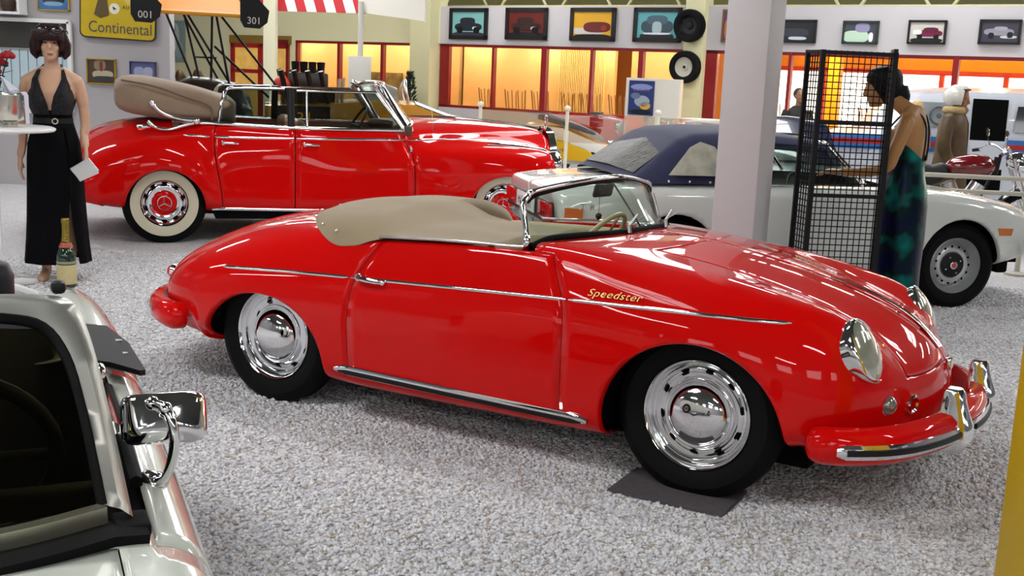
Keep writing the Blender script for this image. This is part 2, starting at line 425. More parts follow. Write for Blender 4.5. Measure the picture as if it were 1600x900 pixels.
def pebble_mat():
    m = bpy.data.materials.new('pale_pebbles'); m.use_nodes = True; nt = m.node_tree; b = nt.nodes['Principled BSDF']; b.inputs['Roughness'].default_value = .85
    g = nt.nodes.new('ShaderNodeNewGeometry'); ra = nt.nodes.new('ShaderNodeValToRGB'); e = ra.color_ramp.elements
    e[0].position = 0; e[0].color = (*rgb('b3aca9'), 1); e[1].position = 1; e[1].color = (*rgb('efeeed'), 1)
    for p, c in ((.08, 'c3b6a4'), (.12, 'cfced2'), (.6, 'dddde1')):
        k = ra.color_ramp.elements.new(p); k.color = (*rgb(c), 1)
    nt.links.new(g.outputs['Random Per Island'], ra.inputs[0]); nt.links.new(ra.outputs[0], b.inputs['Base Color']); return m
def gravel(name, n, xr, yr, keep, smin, smax):
    x = RNG.uniform(*xr, n * 3); y = RNG.uniform(*yr, n * 3); k = keep(x, y); x = x[k][:n]; y = y[k][:n]; n = len(x)
    base = np.array([(1, 0, 0), (0, 1, 0), (-1, 0, 0), (0, -1, 0), (0, 0, 1), (0, 0, -1)], float)
    F = np.array([(0, 1, 4), (1, 2, 4), (2, 3, 4), (3, 0, 4), (1, 0, 5), (2, 1, 5), (3, 2, 5), (0, 3, 5)])
    s = RNG.uniform(smin, smax, (n, 1, 1)); v = base[None] * (s * np.stack([RNG.uniform(.8, 1.5, n), RNG.uniform(.7, 1.1, n), RNG.uniform(.45, .8, n)], 1)[:, None, :])
    v = v + RNG.normal(0, .16, v.shape) * s
    a = RNG.uniform(0, 2 * PI, n); t = RNG.normal(0, .35, n); ca, sa = np.cos(a)[:, None], np.sin(a)[:, None]; ct, st = np.cos(t)[:, None], np.sin(t)[:, None]
    X, Y, Z = v[..., 0], v[..., 1], v[..., 2]; Y, Z = Y * ct - Z * st, Y * st + Z * ct; X, Y = X * ca - Y * sa, X * sa + Y * ca
    V = np.stack([X + x[:, None], Y + y[:, None], Z + (s[:, 0] * RNG.uniform(.05, .4, (n, 1)))], -1).reshape(-1, 3)
    T = (F[None] + (np.arange(n) * 6)[:, None, None]).reshape(-1)
    me = bpy.data.meshes.new(name); me.vertices.add(len(V)); me.vertices.foreach_set('co', V.ravel().astype(np.float32)); me.loops.add(len(T)); me.loops.foreach_set('vertex_index', T.astype(np.int32))
    me.polygons.add(n * 8); me.polygons.foreach_set('loop_start', (np.arange(n * 8) * 3).astype(np.int32)); me.polygons.foreach_set('loop_total', np.full(n * 8, 3, np.int32)); me.update(calc_edges=True); me.validate()
    me.materials.append(pebble_mat()); o = bpy.data.objects.new(name, me); C.objects.link(o); o['kind'] = 'stuff'; return o
SPX_, SPY_, CA_, SA_ = .1523, 5.2809, math.cos(-.5117), math.sin(-.5117)
gv = gravel('gravel', 190000, (-3.9, 4.2), (2.5, 9.2), lambda x, y: (abs(x) < .47 * y + .25) & (~((np.abs((x - SPX_) * CA_ + (y - SPY_) * SA_ - 1.0) < .24) & (np.abs(-(x - SPX_) * SA_ + (y - SPY_) * CA_ + .72) < .16))) & (RNG.uniform(0, 1, len(x)) < np.clip(1.62 - y * .155, .22, 1)), .0065, .0135)
tag(gv, 'loose pale grey pebbles strewn over the whole museum floor', 'gravel')
# ---------------------------------------------------------------- hall: walls, window front, ceiling with lamps
WALLM = mat('grey_white_wall', 'b4b1b3', .8, noise=(1.2, .25, 'a8a5a8'))
CREAMW = mat('cream_wall', 'd3cfa6', .8)
REDF = mat('red_frame_paint', '7d0d12', .4)
TH = math.radians(-36); DW = Vector((math.cos(TH), math.sin(TH), 0)); NW = Vector((math.sin(TH), -math.cos(TH), 0)); W0 = Vector((0, 20.5, 0))
RW = Matrix(((DW.x, -NW.x, 0), (DW.y, -NW.y, 0), (0, 0, 1)))     # local x along the wall, local y away from camera
MW = Matrix.Translation(W0) @ RW.to_4x4()
def wallobj(o): o.matrix_world = MW; return o
def wbox(s0, s1, z0, z1, y0=0., y1=.12): return ((s0 + s1) / 2, (y0 + y1) / 2, (z0 + z1) / 2), (s1 - s0, y1 - y0, z1 - z0)
HEAD, SILL, FT = 2.06, .90, 2.735
# fascia above the windows, parapet below, pillars
b = MB(); b.box(*wbox(-1.90, 16, HEAD, FT, 0, .30)); b.box(*wbox(-1.90, 16, 0, SILL, 0, .2)); struct(wallobj(b.build('wall_back', WALLM, None, 0)))
b = MB(); b.box(*wbox(-14, -5.80, 0, 4.2, 0, .2)); b.box(*wbox(-5.8, -1.9, HEAD, 3.2, 0, .2)); b.box(*wbox(-5.8, -1.9, 0, .75, 0, .2)); struct(wallobj(b.build('wall_back_left', CREAMW, None, 0)))
b = MB(); b.box(*wbox(-2.42, -1.93, 0, 4.4, -.25, .2)); struct(wallobj(b.build('trim_1', mat('pale_yellow_pillar', 'c9c59c', .7), None, 0)))
b = MB(); b.box(*wbox(3.26, 3.60, 0, 4.4, -.12, .15)); struct(wallobj(b.build('trim_2', CREAMW, None, 0)))
# window bands: red frames with mullions, single panes
WARMGLASS = glassmat('window_glass', (.95, .93, .88), .5)
def window_band(n, s0, s1, muls, z0, z1, jl=.06, jr=.06):
    f = MB(); f.box(*wbox(s0, s1, z1 - .05, z1, .02, .10)); f.box(*wbox(s0, s1, z0, z0 + .10, .02, .12)); f.box(*wbox(s0, s0 + jl, z0, z1, .02, .10)); f.box(*wbox(s1 - jr, s1, z0, z1, .02, .10))
    w_ = struct(wallobj(f.build('window_%d' % n, REDF, None, 0)))
    for s_, wd in muls:
        m_ = MB(); m_.box(*wbox(s_ - wd / 2, s_ + wd / 2, z0, z1, .01, .10)); m_.build('mullion', REDF, w_, 0)
    e = [s0 + jl] + [m[0] for m in muls] + [s1 - jr]
    for a, c in zip(e[:-1], e[1:]):
        p = MB(); p.box(*wbox(a, c, z0 + .05, z1 - .02, .05, .058)); p.build('pane', WARMGLASS, w_, 0)
window_band(1, -1.90, 3.30, [(-.65, .05), (.47, .11), (1.46, .05), (2.42, .09)], SILL - .05, HEAD, .22)
window_band(2, 3.60, 16, [(5.02, .05), (7.46, .08), (9.9, .08), (12.4, .08)], SILL - .05, HEAD, .20)
window_band(3, -5.80, -2.40, [(-4.55, .07), (-3.37, .07)], .75, HEAD, .06)
# glazed red door beside the pillar
f = MB(); f.box(*wbox(-7.75, -6.75, 1.88, 1.97, -.06, .02)); f.box(*wbox(-7.75, -7.63, 0, 1.97, -.06, .02)); f.box(*wbox(-6.87, -6.75, 0, 1.97, -.06, .02)); f.box(*wbox(-7.75, -6.75, 1.35, 1.43, -.06, .02)); f.box(*wbox(-7.75, -6.75, 0, .25, -.06, .02))
d_ = struct(wallobj(f.build('door_1', mat('bright_red_frame', '9c1712', .4), None, 0)))
p = MB(); p.box(*wbox(-7.65, -6.85, .2, 1.9, -.03, -.02)); p.build('door_glass', mat('lit_door_glass', 'a4803c', .2, emis=.5, ecol='d8a855', noise=(3, .8, '5b4423')), d_, 0)
f = MB(); f.box(*wbox(-6.45, -5.95, 1.88, 2.06, -.05, .02)); f.box(*wbox(-6.45, -5.95, 1.33, 1.41, -.05, .02)); f.box(*wbox(-6.02, -5.95, 0, 2.06, -.05, .02)); d2 = struct(wallobj(f.build('door_2', REDF, None, 0)))
p = MB(); p.box(*wbox(-6.45, -5.95, .2, 1.95, -.03, -.02)); p.build('door_glass', MATS['lit_door_glass'], d2, 0)
b = MB(); b.box(*wbox(-7.8, -5.9, 1.97, 2.14, -.05, .02)); struct(wallobj(b.build('trim_3', mat('ochre_board', '7d6220', .6), None, 0)))
# cafe behind the glass: floor, yellow ceiling and beams, partitions, bright outer windows
YEL = mat('yellow_ceiling', 'f2b416', .6); ORA = mat('orange_bulkhead', 'f2ae18', .6)
b = MB(); b.box(*wbox(-9, 18, 2.62, 2.7, .3, 6.4)); struct(wallobj(b.build('ceiling_cafe', YEL, None, 0)))
b = MB(); b.box(*wbox(-9, 18, .28, .30, .2, 6.4)); struct(wallobj(b.build('floor_cafe', mat('cafe_floor', 'a07a45', .5), None, 0)))
b = MB(); b.box(*wbox(2.0, 18, 1.90, 2.62, 5.8, 6.0)); b.box(*wbox(2.0, 18, .3, .55, 5.8, 6.0)); b.box(*wbox(-9, 2.0, .3, 2.62, 5.9, 6.1)); struct(wallobj(b.build('wall_cafe', ORA, None, 0)))
DAY = mat('daylight_pane', 'ffffff', .5, emis=4.0, ecol=(1., .98, .94))
f = MB(); ss = [2.2 + 1.15 * k for k in range(14)]
for s_ in ss: f.box(*wbox(s_ - .045, s_ + .045, .55, 1.90, 5.72, 5.82))
f.box(*wbox(2.0, 18, 1.86, 1.95, 5.72, 5.82)); f.box(*wbox(2.0, 18, .5, .6, 5.72, 5.82)); wf = struct(wallobj(f.build('window_4', mat('orange_red_frame', 'c23a18', .5), None, 0)))
for a, c in zip(ss[:-1], ss[1:]):
    p = MB(); p.box(*wbox(a + .04, c - .04, .58, 1.88, 5.80, 5.83)); p.build('pane', DAY, wf, 0)
PART = mat('beige_partition', 'd2b98c', .7, noise=(1.5, .5, 'c6a872'))
b = MB(); b.box(*wbox(-3.4, .35, .3, 2.6, 2.6, 2.7)); b.box(*wbox(.55, 1.90, .3, 2.35, 2.9, 3.0)); b.box(*wbox(-12, -3.6, .3, 2.6, 2.7, 2.8)); struct(wallobj(b.build('wall_partition', PART, None, 0)))
b = MB()
for k in range(26): b.box(*wbox(-.92 + k * .042, -.90 + k * .042, .32, 2.48, 2.57, 2.60))
o = wallobj(b.build('curtain', mat('cream_curtain', 'dcc894', .85), None, 30)); tag(o, 'pleated cream curtain hanging inside the cafe windows', 'curtain')
for s_, wd in ((1.95, .16), (4.4, .2), (-1.35, .2)):
    b = MB(); b.box(*wbox(s_, s_ + wd, .3, 2.6, 3.2, 3.4)); struct(wallobj(b.build('trim_cafe_post', ORA, None, 0)))
for s_, z_, w_, h_ in ((-8.9, 1.15, 1.0, .7), (-6.3, 1.1, 1.1, .75)):
    b = MB(); b.box(*wbox(s_, s_ + w_, z_ - h_ / 2, z_ + h_ / 2, 2.62, 2.68)); o = wallobj(b.build('leaning_print', mat('landscape_print', '3f3b2a', .5, noise=(4, .8, '7d7444')), None, 0)); tag(o, 'dark landscape print inside the cafe, seen through the %s left window' % ('far' if s_ < -7 else 'nearer'), 'print')
# left-hand display wall, hall back, side and rear walls, ceiling
b = MB(); b.box((-10.1, 13.8, 1.9), (11.85, .2, 3.8)); struct(b.build('wall_left', WALLM, None, 0))
b = MB(); b.box((0, 36, 2.3), (60, .2, 4.6)); b.box((0, 36, 10.4), (60, .2, .8)); struct(b.build('wall_far', mat('olive_far_wall', 'a3a878', .8), None, 0))
SKYP = mat('skylight_pane', 'ffffff', .5, emis=3.2, ecol=(.93, .97, 1.))
f = MB(); f.box((4, 36, 4.65), (34, .16, .12)); f.box((4, 36, 9.95), (34, .16, .12)); f.box((4, 36, 7.3), (34, .16, .12))
for k in range(13): f.box((-13 + k * 34 / 12, 36, 7.3), (.16, .16, 5.3))
wf = struct(f.build('window_5', mat('steel_sash', '8d9089', .5), None, 0))
for k in range(12):
    for z in (5.98, 8.62): p = MB(); p.box((-13 + (k + .5) * 34 / 12, 36.03, z), (34 / 12 - .16, .03, 2.5)); p.build('pane', SKYP, wf, 0)
def clerestory(name, c, d, axis):
    b = MB(); x, y, _ = c
    b.box((x, y, 1.6), (d[0], d[1], 3.2)); b.box((x, y, 4.85), (d[0], d[1], .7))
    L = d[0] if axis == 0 else d[1]
    for k in range(9):
        t = -L / 2 + L * k / 8; b.box((x + (t if axis == 0 else 0), y + (t if axis == 1 else 0), 3.85), (2.2 if axis == 0 else d[0], 2.4 if axis == 1 else d[1], 1.4))
    struct(b.build(name, WALLM, None, 0))
clerestory('wall_rear', (0, -9, 0), (36, .2), 0); clerestory('wall_right', (17, 10, 0), (.2, 38), 1); clerestory('wall_side_left', (-16, 10, 0), (.2, 38), 1)
b = MB(); b.box((0, 7.5, 5.25), (36, 33, .1)); b.box((0, 30, 10.85), (60, 12.2, .1)); b.box((0, 24, 8.05), (60, .1, 5.6)); struct(b.build('ceiling', mat('dark_ceiling', '4a4d48', .8), None, 0))
# ceiling lamps: twin-tube strips with real light
lampm = mat('lamp_tube', 'ffffff', .4, emis=14., ecol=(1., .98, .95)); housing = mat('lamp_housing', 'd8d8d2', .5)
def strip_lamp(x, y, i):
    t = thing('strip_lamp', 'long twin-tube fluorescent lamp hanging below the hall ceiling', 'lamp', (x, y, 4.50), TH, 'ceiling strip lamps')
    b = MB(); b.box((0, 0, .06), (2.5, .26, .06), None, .01); b.tube([(-.9, 0, .09), (-.9, 0, .69)], .01, 6); b.tube([(.9, 0, .09), (.9, 0, .69)], .01, 6); b.build('housing', housing, t, 30)
    for yy in (-.07, .07):
        b = MB(); b.tube([(-1.2, yy, .01), (1.2, yy, .01)], .019, 8); b.build('tube', lampm, t, 40)
    l = area('lamp_light', (0, 0, -.03), (0, 0, 0), 2.4, .30, LAMPW, (.98, .985, 1.)); l.parent = t
LAMPW = 62
i = 0
for a in (-1, 0, 1):
    for c in (-2.5, -1.5, -.5, .5, 1.5, 2.5):
        x = .8 + a * 7.2 * DW.x + c * 5.2 * -NW.x; y = 9.0 + a * 7.2 * DW.y + c * 5.2 * -NW.y
        if -15 < x < 16 and -7 < y < 25 : strip_lamp(x, y, i); i += 1
for x_, y_ in ((-6.9, 21.3), (-3.6, 18.6), (-5.4, 16.6)): strip_lamp(x_, y_, i)  # extra lamps added only to brighten the cream back-left wall
# roof skylights: sash with frosted daylight panes let into the ceiling
SKYL = mat('roof_light_pane', 'ffffff', .5, emis=9.0, ecol=(.95, .98, 1.))
def skylight(n, x, y, lx, ly, nx, ny):
    f = MB()
    for k in range(nx + 1): f.box((-lx / 2 + lx * k / nx, 0, 0), (.07, ly + .07, .10))
    for k in range(ny + 1): f.box((0, -ly / 2 + ly * k / ny, 0), (lx + .07, .07, .10))
    w_ = struct(f.build('window_%d' % n, mat('steel_sash', '8d9089', .5), None, 0)); w_.location = (x, y, 5.15)
    for a in range(nx):
        for c in range(ny): p = MB(); p.box((-lx / 2 + lx * (a + .5) / nx, -ly / 2 + ly * (c + .5) / ny, .02), (lx / nx - .07, ly / ny - .07, .02)); p.build('pane', SKYL, w_, 0)
skylight(6, 2.5, 14.0, 1.7, 4.6, 2, 4); skylight(7, -3.2, 2.2, 2.2, 1.8, 3, 2); skylight(8, 9.6, 12.0, 1.7, 3.2, 2, 3); skylight(9, -3.4, 13.2, 1.5, 2.4, 2, 2)
# daylight panes in the high windows of the wall behind the camera
for k in range(8):
    p = MB(); p.box((-15.75 + 36 / 8 * k, -9.02, 3.85), (2.35, .04, 1.32)); struct(p.build('window_%d' % (10 + k), mat('daylight_rear', 'ffffff', .5, emis=3.5, ecol=(.95, .98, 1.)), None, 0))
# warm lamps inside the cafe
for s_ in (-8.2, -6.5, -4.9, -2.9, -1.2, .4, 1.8, 4.6, 7.5, 10.5):
    P = MW @ Vector((s_, 2.0, 2.45)); t = thing('cafe_lamp', 'round warm lamp on the yellow cafe ceiling behind the windows', 'lamp', P, 0, 'cafe ceiling lamps')
    b = MB(); b.lathe([(.0005, .15), (.06, .15), (.08, .12), (.16, .02), (.14, 0), (.0005, .0)], 20); b.build('shade', mat('warm_lamp_shade', 'ffd27a', .4, emis=6., ecol=(1., .72, .35)), t, 40)
    l = point('cafe_light', (0, 0, -.12), 52 if s_ < 3 else 140, (1., .86, .62) if s_ < 3 else (1., .80, .45), .15); l.parent = t
# ---------------------------------------------------------------- white column, yellow post, awning, canopy
b = MB(); b.box((0, 0, 2.6), (.27, .27, 5.2), None, .012); o = b.build('column', mat('white_column_paint', 'd2cfd0', .55), None, 30); tag(o, 'tall square white column between the red roadster and white soft-top car', 'column'); o.location = (1.385, 6.93, 0); o.rotation_euler = (0, 0, TH + .08)
b = MB(); b.box((0, 0, 2.6), (.30, .30, 5.2), None, .02); o = b.build('yellow_post', mat('yellow_post_paint', 'c9a400', .45), None, 30); tag(o, 'yellow square post cut off by the right edge of the picture', 'post'); o.location = (1.702, 3.2, 0); o.rotation_euler = (0, 0, .1)
b = MB(); b.box((0, 0, 2.2), (.20, .20, 4.4), None, .01); o = b.build('slim_pillar', mat('cream_pillar', 'cfcbb0', .6), None, 30); tag(o, 'slim cream pillar standing in front of the red glazed doors', 'pillar'); o.location = (-4.13, 19, 0)
b = MB(); b.tube([(0, 0, 1.72), (0, 0, 2.6)], .045, 10); b.tube([(0, 0, 0), (0, 0, 1.74)], .03, 8); b.box((0, -.05, 1.48), (.37, .02, .52), None, .008); o = b.build('sign_stand', mat('pale_grey_sign', 'bab9b2', .5), None, 30); tag(o, 'pale grey blank sign plate on a thin pole behind the windscreen of the convertible', 'sign'); o.location = (-2.61, 18.7, 0)
aw = thing('awning', 'red and white striped awning with a white fascia above the left windows', 'awning', (-3.4, 19.0, 2.42), TH * .35)
for k in range(14):
    b = MB(); x = -1.5 + k * .17; b.add([(x, .0, .0), (x + .17, .0, .0), (x + .17 - .30, .25, .65), (x - .30, .25, .65)], [(0, 1, 2, 3)]); b.solid(.01); b.build('stripe', mat('awning_red', 'a31420', .7) if k % 2 else mat('awning_white', 'd9d4cc', .7), aw, 0)
b = MB(); b.poly([(.75, -.02, .02), (1.95, -.25, -.10), (1.95, -.25, .75), (.75, -.02, .75)], .05, (.2, 1, 0)); b.build('fascia_board', mat('fascia_white', 'd5d2c8', .7), aw, 0)
# ---------------------------------------------------------------- framed pictures
def picture(name, label, P, M, w_, h_, bg, fr='141414', fw=.04, blobs=(), group=None, frm=True):
    t = thing(name, label, 'picture', (0, 0, 0), 0, group); t.matrix_world = M @ Matrix.Translation(P)
    if frm:
        b = MB()
        for a, c, ww, hh in ((0, h_ / 2 - fw / 2, w_, fw), (0, -h_ / 2 + fw / 2, w_, fw), (-w_ / 2 + fw / 2, 0, fw, h_), (w_ / 2 - fw / 2, 0, fw, h_)): b.box((a, -.02, c), (ww, .04, hh))
        b.build('frame', mat('frame_' + fr, fr, .35), t, 0)
    b = MB(); b.box((0, -.012, 0), (w_ - .01, .02, h_ - .01)); b.build('print', mat('print_' + bg, bg, .3, coat=.4), t, 0)
    for j, (x, z, rx, rz, colr) in enumerate(blobs):      # flat printed shapes, each a hair proud of the sheet
        b = MB(); n = 20; b.poly([(x * w_ + rx * w_ * math.copysign(abs(math.cos(2 * PI * k / n)) ** .7, math.cos(2 * PI * k / n)), -.0225 - .0006 * j, z * h_ + rz * h_ * math.copysign(abs(math.sin(2 * PI * k / n)) ** .7, math.sin(2 * PI * k / n))) for k in range(n)], .0005, (0, -1, 0)); b.build('print_shape', mat('ink_' + colr, colr, .3, coat=.3), t, 0)
    return t
def carblobs(body, ground, light): return ((0, -.36, .44, .10, ground), (0, -.10, .36, .13, body), (-.02, .08, .20, .12, body), (.18, -.14, .07, .05, light), (-.22, -.20, .08, .10, '0a0a0a'), (.22, -.20, .08, .10, '0a0a0a'))
pics = [(-1.21, 2.425, .88, .56, '6fa7a2', carblobs('20242c', '30303a', 'c9d0d8'), 'teal picture of a dark vintage car, leftmost in the row above the windows', '141414'),
 (.09, 2.435, .90, .55, '5a1a14', carblobs('2b1c1c', '15151a', 'b0b4b8'), 'dark red picture of a shadowy car, second in the row above the windows', '141414'),
 (1.47, 2.435, .90, .55, 'c9971e', ((-.1, -.2, .38, .10, 'b9b6b0'), (.1, -.08, .30, .16, '5e1c18'), (0, -.38, .42, .09, '16130f'), (.25, -.1, .06, .08, '8d2b20')), 'yellow picture of a maroon car, above the middle windows', '141414'),
 (2.71, 2.437, .88, .55, '5aa0a6', ((0, -.05, .34, .20, '3b4a55'), (0, .14, .22, .14, '46606c'), (0, -.34, .36, .12, '1c2226'), (0, -.08, .10, .18, '9fb4bb'), (0, -.25, .30, .03, 'c9d3d6')), 'turquoise picture of a car front, beside the black tyre on the pillar', '141414'),
 (3.97, 2.435, .20, .5, '4a3a5a', ((0, -.1, .3, .3, 'a8622c'),), 'narrow purple and brown picture half hidden by the white column', '6b4a2a'),
 (5.05, 2.365, .72, .34, '1e1f26', ((0, -.05, .34, .18, '34363f'), (.1, -.3, .2, .07, 'b9c4c8')), 'dark picture of a black car just right of the white column', '101010'),
 (6.08, 2.36, .53, .33, '3d4148', ((-.12, -.18, .36, .26, 'b5cdb8'), (.05, .2, .2, .2, '8c86a6'), (.3, -.2, .06, .2, 'e8e8e8')), 'pale green and grey picture, second from the white column', '26302c'),
 (7.03, 2.375, .53, .33, 'b9b7ae', ((.05, -.05, .36, .14, '6b1c3c'), (.1, .08, .2, .12, '5a1834'), (0, -.34, .42, .10, '1b1b1e'), (-.25, .0, .12, .10, 'd4d4d0'), (-.18, -.2, .07, .1, '0a0a0a'), (.25, -.2, .07, .1, '0a0a0a')), 'picture of a maroon vintage car on white ground, right half of the wall', '101010'),
 (8.0, 2.39, .54, .33, '3a3844', ((-.02, .0, .36, .14, '8a8794'), (.02, .14, .16, .08, '9a97a2'), (.22, -.2, .2, .06, 'b8bcc0'), (-.2, -.15, .07, .12, '15151a'), (.25, -.12, .07, .12, '15151a')), 'dark picture of a silver racing car, rightmost on the fascia', '101010')]
for s_, z, w_, h_, bg, bl, lab, fr in pics: picture('picture', lab, (s_, -.01, z), MW, w_, h_, bg, fr, .07 if w_ > .8 else .03, bl, 'pictures on the fascia')
ML = Matrix.Translation((0, 13.7, 0))
picture('picture', 'small brown picture of a pale racing car on the grey left wall', (-4.985, 0, 1.39), ML, .345, .295, '4a3c2c', 'a8861c', .012, ((-.05, .25, .2, .2, '8d7c66'), (.05, -.12, .36, .16, 'b8ac90'), (.1, -.28, .38, .10, '3a3a3c'), (.0, .2, .06, .2, '7a3a1c')), 'pictures on the left wall')
picture('picture', 'small blue-grey picture behind the folded tan top', (-4.49, 0, 1.39), ML, .31, .27, '5b5f8e', '3a3c60', .01, ((-.15, .05, .2, .22, '9aa0be'), (.2, .05, .18, .22, 'a4a8c4'), (0, -.35, .45, .1, '2a2a33')), 'pictures on the left wall')
picture('picture', 'blue poster of a dark car with yellow corners, above the white-framed panel', (-5.53, 0, 2.27), ML, .38, .40, '3f6ea6', 'b59322', .012, ((0, -.12, .36, .2, '1c2430'), (0, -.3, .3, .06, '7fa3c4')), 'pictures on the left wall')
picture('picture', 'small cream and red enamel plate above the yellow sign', (-5.10, 0, 2.345), ML, .30, .14, 'b9a888', '7a3a22', .02, ((0, 0, .38, .16, '8c2a1c'),), 'pictures on the left wall')
# black-and-white portrait poster on the cream wall
picture('portrait_poster', 'tall grey portrait poster on the cream wall in the far corner', (-9.66, -.01, 1.975), MW, .68, .92, '7f938e', '7f938e', .01, ((-.1, .1, .3, .34, 'b5c4bd'), (-.25, .3, .25, .14, '5d6f6c'), (-.3, -.12, .12, .05, '2e3b3a'), (.2, -.2, .2, .2, '93a6a0'), (-.3, -.42, .12, .05, '33403f'), (-.05, -.1, .08, .12, 'd2ddd6')), None, False)
# ---------------------------------------------------------------- yellow tyre-maker sign
t = thing('enamel_sign', 'large yellow enamel sign lettered Continental on the left wall', 'sign', (-4.76, 13.66, 2.02), 0); t.rotation_euler = (0, .03, 0)
def rrect(w_, h_, r, y, n=5):
    out = []
    for cx, cz, a0 in ((w_ / 2 - r, h_ / 2 - r, 0), (-w_ / 2 + r, h_ / 2 - r, PI / 2), (-w_ / 2 + r, -h_ / 2 + r, PI), (w_ / 2 - r, -h_ / 2 + r, 1.5 * PI)):
        for k in range(n + 1): out.append((cx + r * math.cos(a0 + k * PI / 2 / n), y, cz + r * math.sin(a0 + k * PI / 2 / n)))
    return out
b = MB(); b.poly(rrect(.90, .50, .07, 0), .02, (0, -1, 0)); b.build('border', mat('sign_black', '14140c', .3, coat=.5), t, 0)
b = MB(); b.poly(rrect(.87, .47, .06, -.0215), .002, (0, -1, 0)); pn = b.build('panel', mat('sign_yellow', 'c7ad10', .3, coat=.5, noise=(9, .4, 'b39a14')), t, 0)
SB = MATS['sign_black']; SW = mat('sign_white', 'e4e0d0', .4)
text('lettering', 'Continental', .185, mat('sign_grey', '4a4a48', .5), t, frame((.03, -.026, -.125), (1, 0, 0), (0, 0, 1)), .001, xs=.86)
text('lettering', 'AUTOHAUS', .055, SB, t, frame((.23, -.026, .12), (1, 0, 0), (0, 0, 1)), .001, spacing=1.3)
b = MB(); b.lathe([(.0005, .002), (.062, .002), (.062, 0)], 24, axis_m((-.04, -.025, .10), (0, -1, 0))); b.build('roundel', SW, t, 40)
b = MB(); b.poly([(-.04 + x, -.0275, .10 + z) for x, z in ((-.022, .012), (-.012, .026), (.0, .012), (.024, -.002), (.022, -.012), (.004, -.006), (-.004, -.022), (-.012, -.006))], .001, (0, -1, 0)); b.build('roundel_mark', SB, t, 0)
b = MB(); b.poly([(-.28, -.026, .02), (-.20, -.026, -.02), (-.10, -.026, .02), (-.13, -.026, .22), (-.22, -.026, .24)], .001, (0, -1, 0)); b.build('tyre_drawing', mat('sign_brown', '5a4a28', .4), t, 0)
# ---------------------------------------------------------------- white-framed panel on the left wall, its reflection built from coloured slats; shelf with pot
t = thing('framed_panel', 'white-framed reflecting panel behind the mannequin in black, its reflection built as pale blue slats', 'panel', (-5.95, 13.68, 1.42), 0); W_, H_ = 1.22, 1.06
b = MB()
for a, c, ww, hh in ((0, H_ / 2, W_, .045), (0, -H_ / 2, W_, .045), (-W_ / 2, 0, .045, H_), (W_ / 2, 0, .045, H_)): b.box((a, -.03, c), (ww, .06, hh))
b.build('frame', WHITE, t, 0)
b = MB(); b.box((0, .0, .36), (W_, .02, .32)); b.build('dark_reflection', mat('dark_olive', '33332e', .5), t, 0)  # dark ceiling reflected in the pane, put in as a dark board
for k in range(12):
    b = MB(); b.box((-.56 + k * .102, -.005, -.16), (.094, .02, .70), None, .004); b.build('slat', mat('pale_blue_reflection', 'b6cbd4', .4), t, 0)  # pale stripes of the reflection, built as coloured slats
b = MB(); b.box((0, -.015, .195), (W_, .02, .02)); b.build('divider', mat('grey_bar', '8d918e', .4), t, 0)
t = thing('wall_shelf', 'small white open shelf at the top left of the left wall', 'shelf', (-6.02, 13.58, 2.02), 0)
b = MB(); b.box((0, 0, 0), (.36, .22, .03)); b.box((-.16, 0, .22), (.03, .22, .42)); b.box((.16, 0, .22), (.03, .22, .42)); b.build('carcass', WHITE, t, 0)
b = MB(); b.lathe([(.0005, 0), (.06, 0), (.085, .06), (.09, .11), (.07, .16), (.05, .17)], 20); o = b.build('clay_pot', mat('brown_clay', '3f2d20', .6), None, 50); tag(o, 'round dark brown pot standing on the white wall shelf', 'pot'); o.location = (-6.02, 13.58, 2.035)
# ---------------------------------------------------------------- bronze busts on a ledge
b = MB(); b.box((0, 0, .52), (1.2, .4, 1.04)); o = b.build('plinth', CREAMW, None, 0); tag(o, 'plain cream plinth carrying three bronze busts', 'plinth'); o.location = (-5.03, 17.1, 0)
BR = mat('bronze', '4a3a26', .38, metal=.6)
for k, (x, z0, sc_, lab) in enumerate(((-5.29, 1.04, 1.15, 'leftmost and tallest of the three bronze busts'), (-5.03, 1.04, .95, 'middle bronze bust, the slimmest of the three'), (-4.77, 1.04, 1.0, 'rightmost bronze bust nearest the tall wing struts'))):
    b = MB(); s_ = sc_; b.ball((0, 0, .30 * s_), (.075 * s_, .09 * s_, .11 * s_), 14, 10); b.tube([(0, .01, .10 * s_), (0, 0, .24 * s_)], [.06 * s_, .042 * s_], 10); b.ball((0, -.085 * s_, .29 * s_), (.014, .02, .025), 8, 6); b.ball((.074 * s_, 0, .295 * s_), (.012, .02, .03), 8, 6); b.ball((-.074 * s_, 0, .295 * s_), (.012, .02, .03), 8, 6)
    b.lathe([(.0005, 0), (.09 * s_, 0), (.11 * s_, .05), (.075 * s_, .11 * s_), (.05 * s_, .13 * s_)], 16); o = b.build('bust', BR, None, 60); tag(o, lab, 'bust', 'bronze busts'); o.location = (x, 17.0, z0); o.rotation_euler = (0, 0, .3 * k - .2)
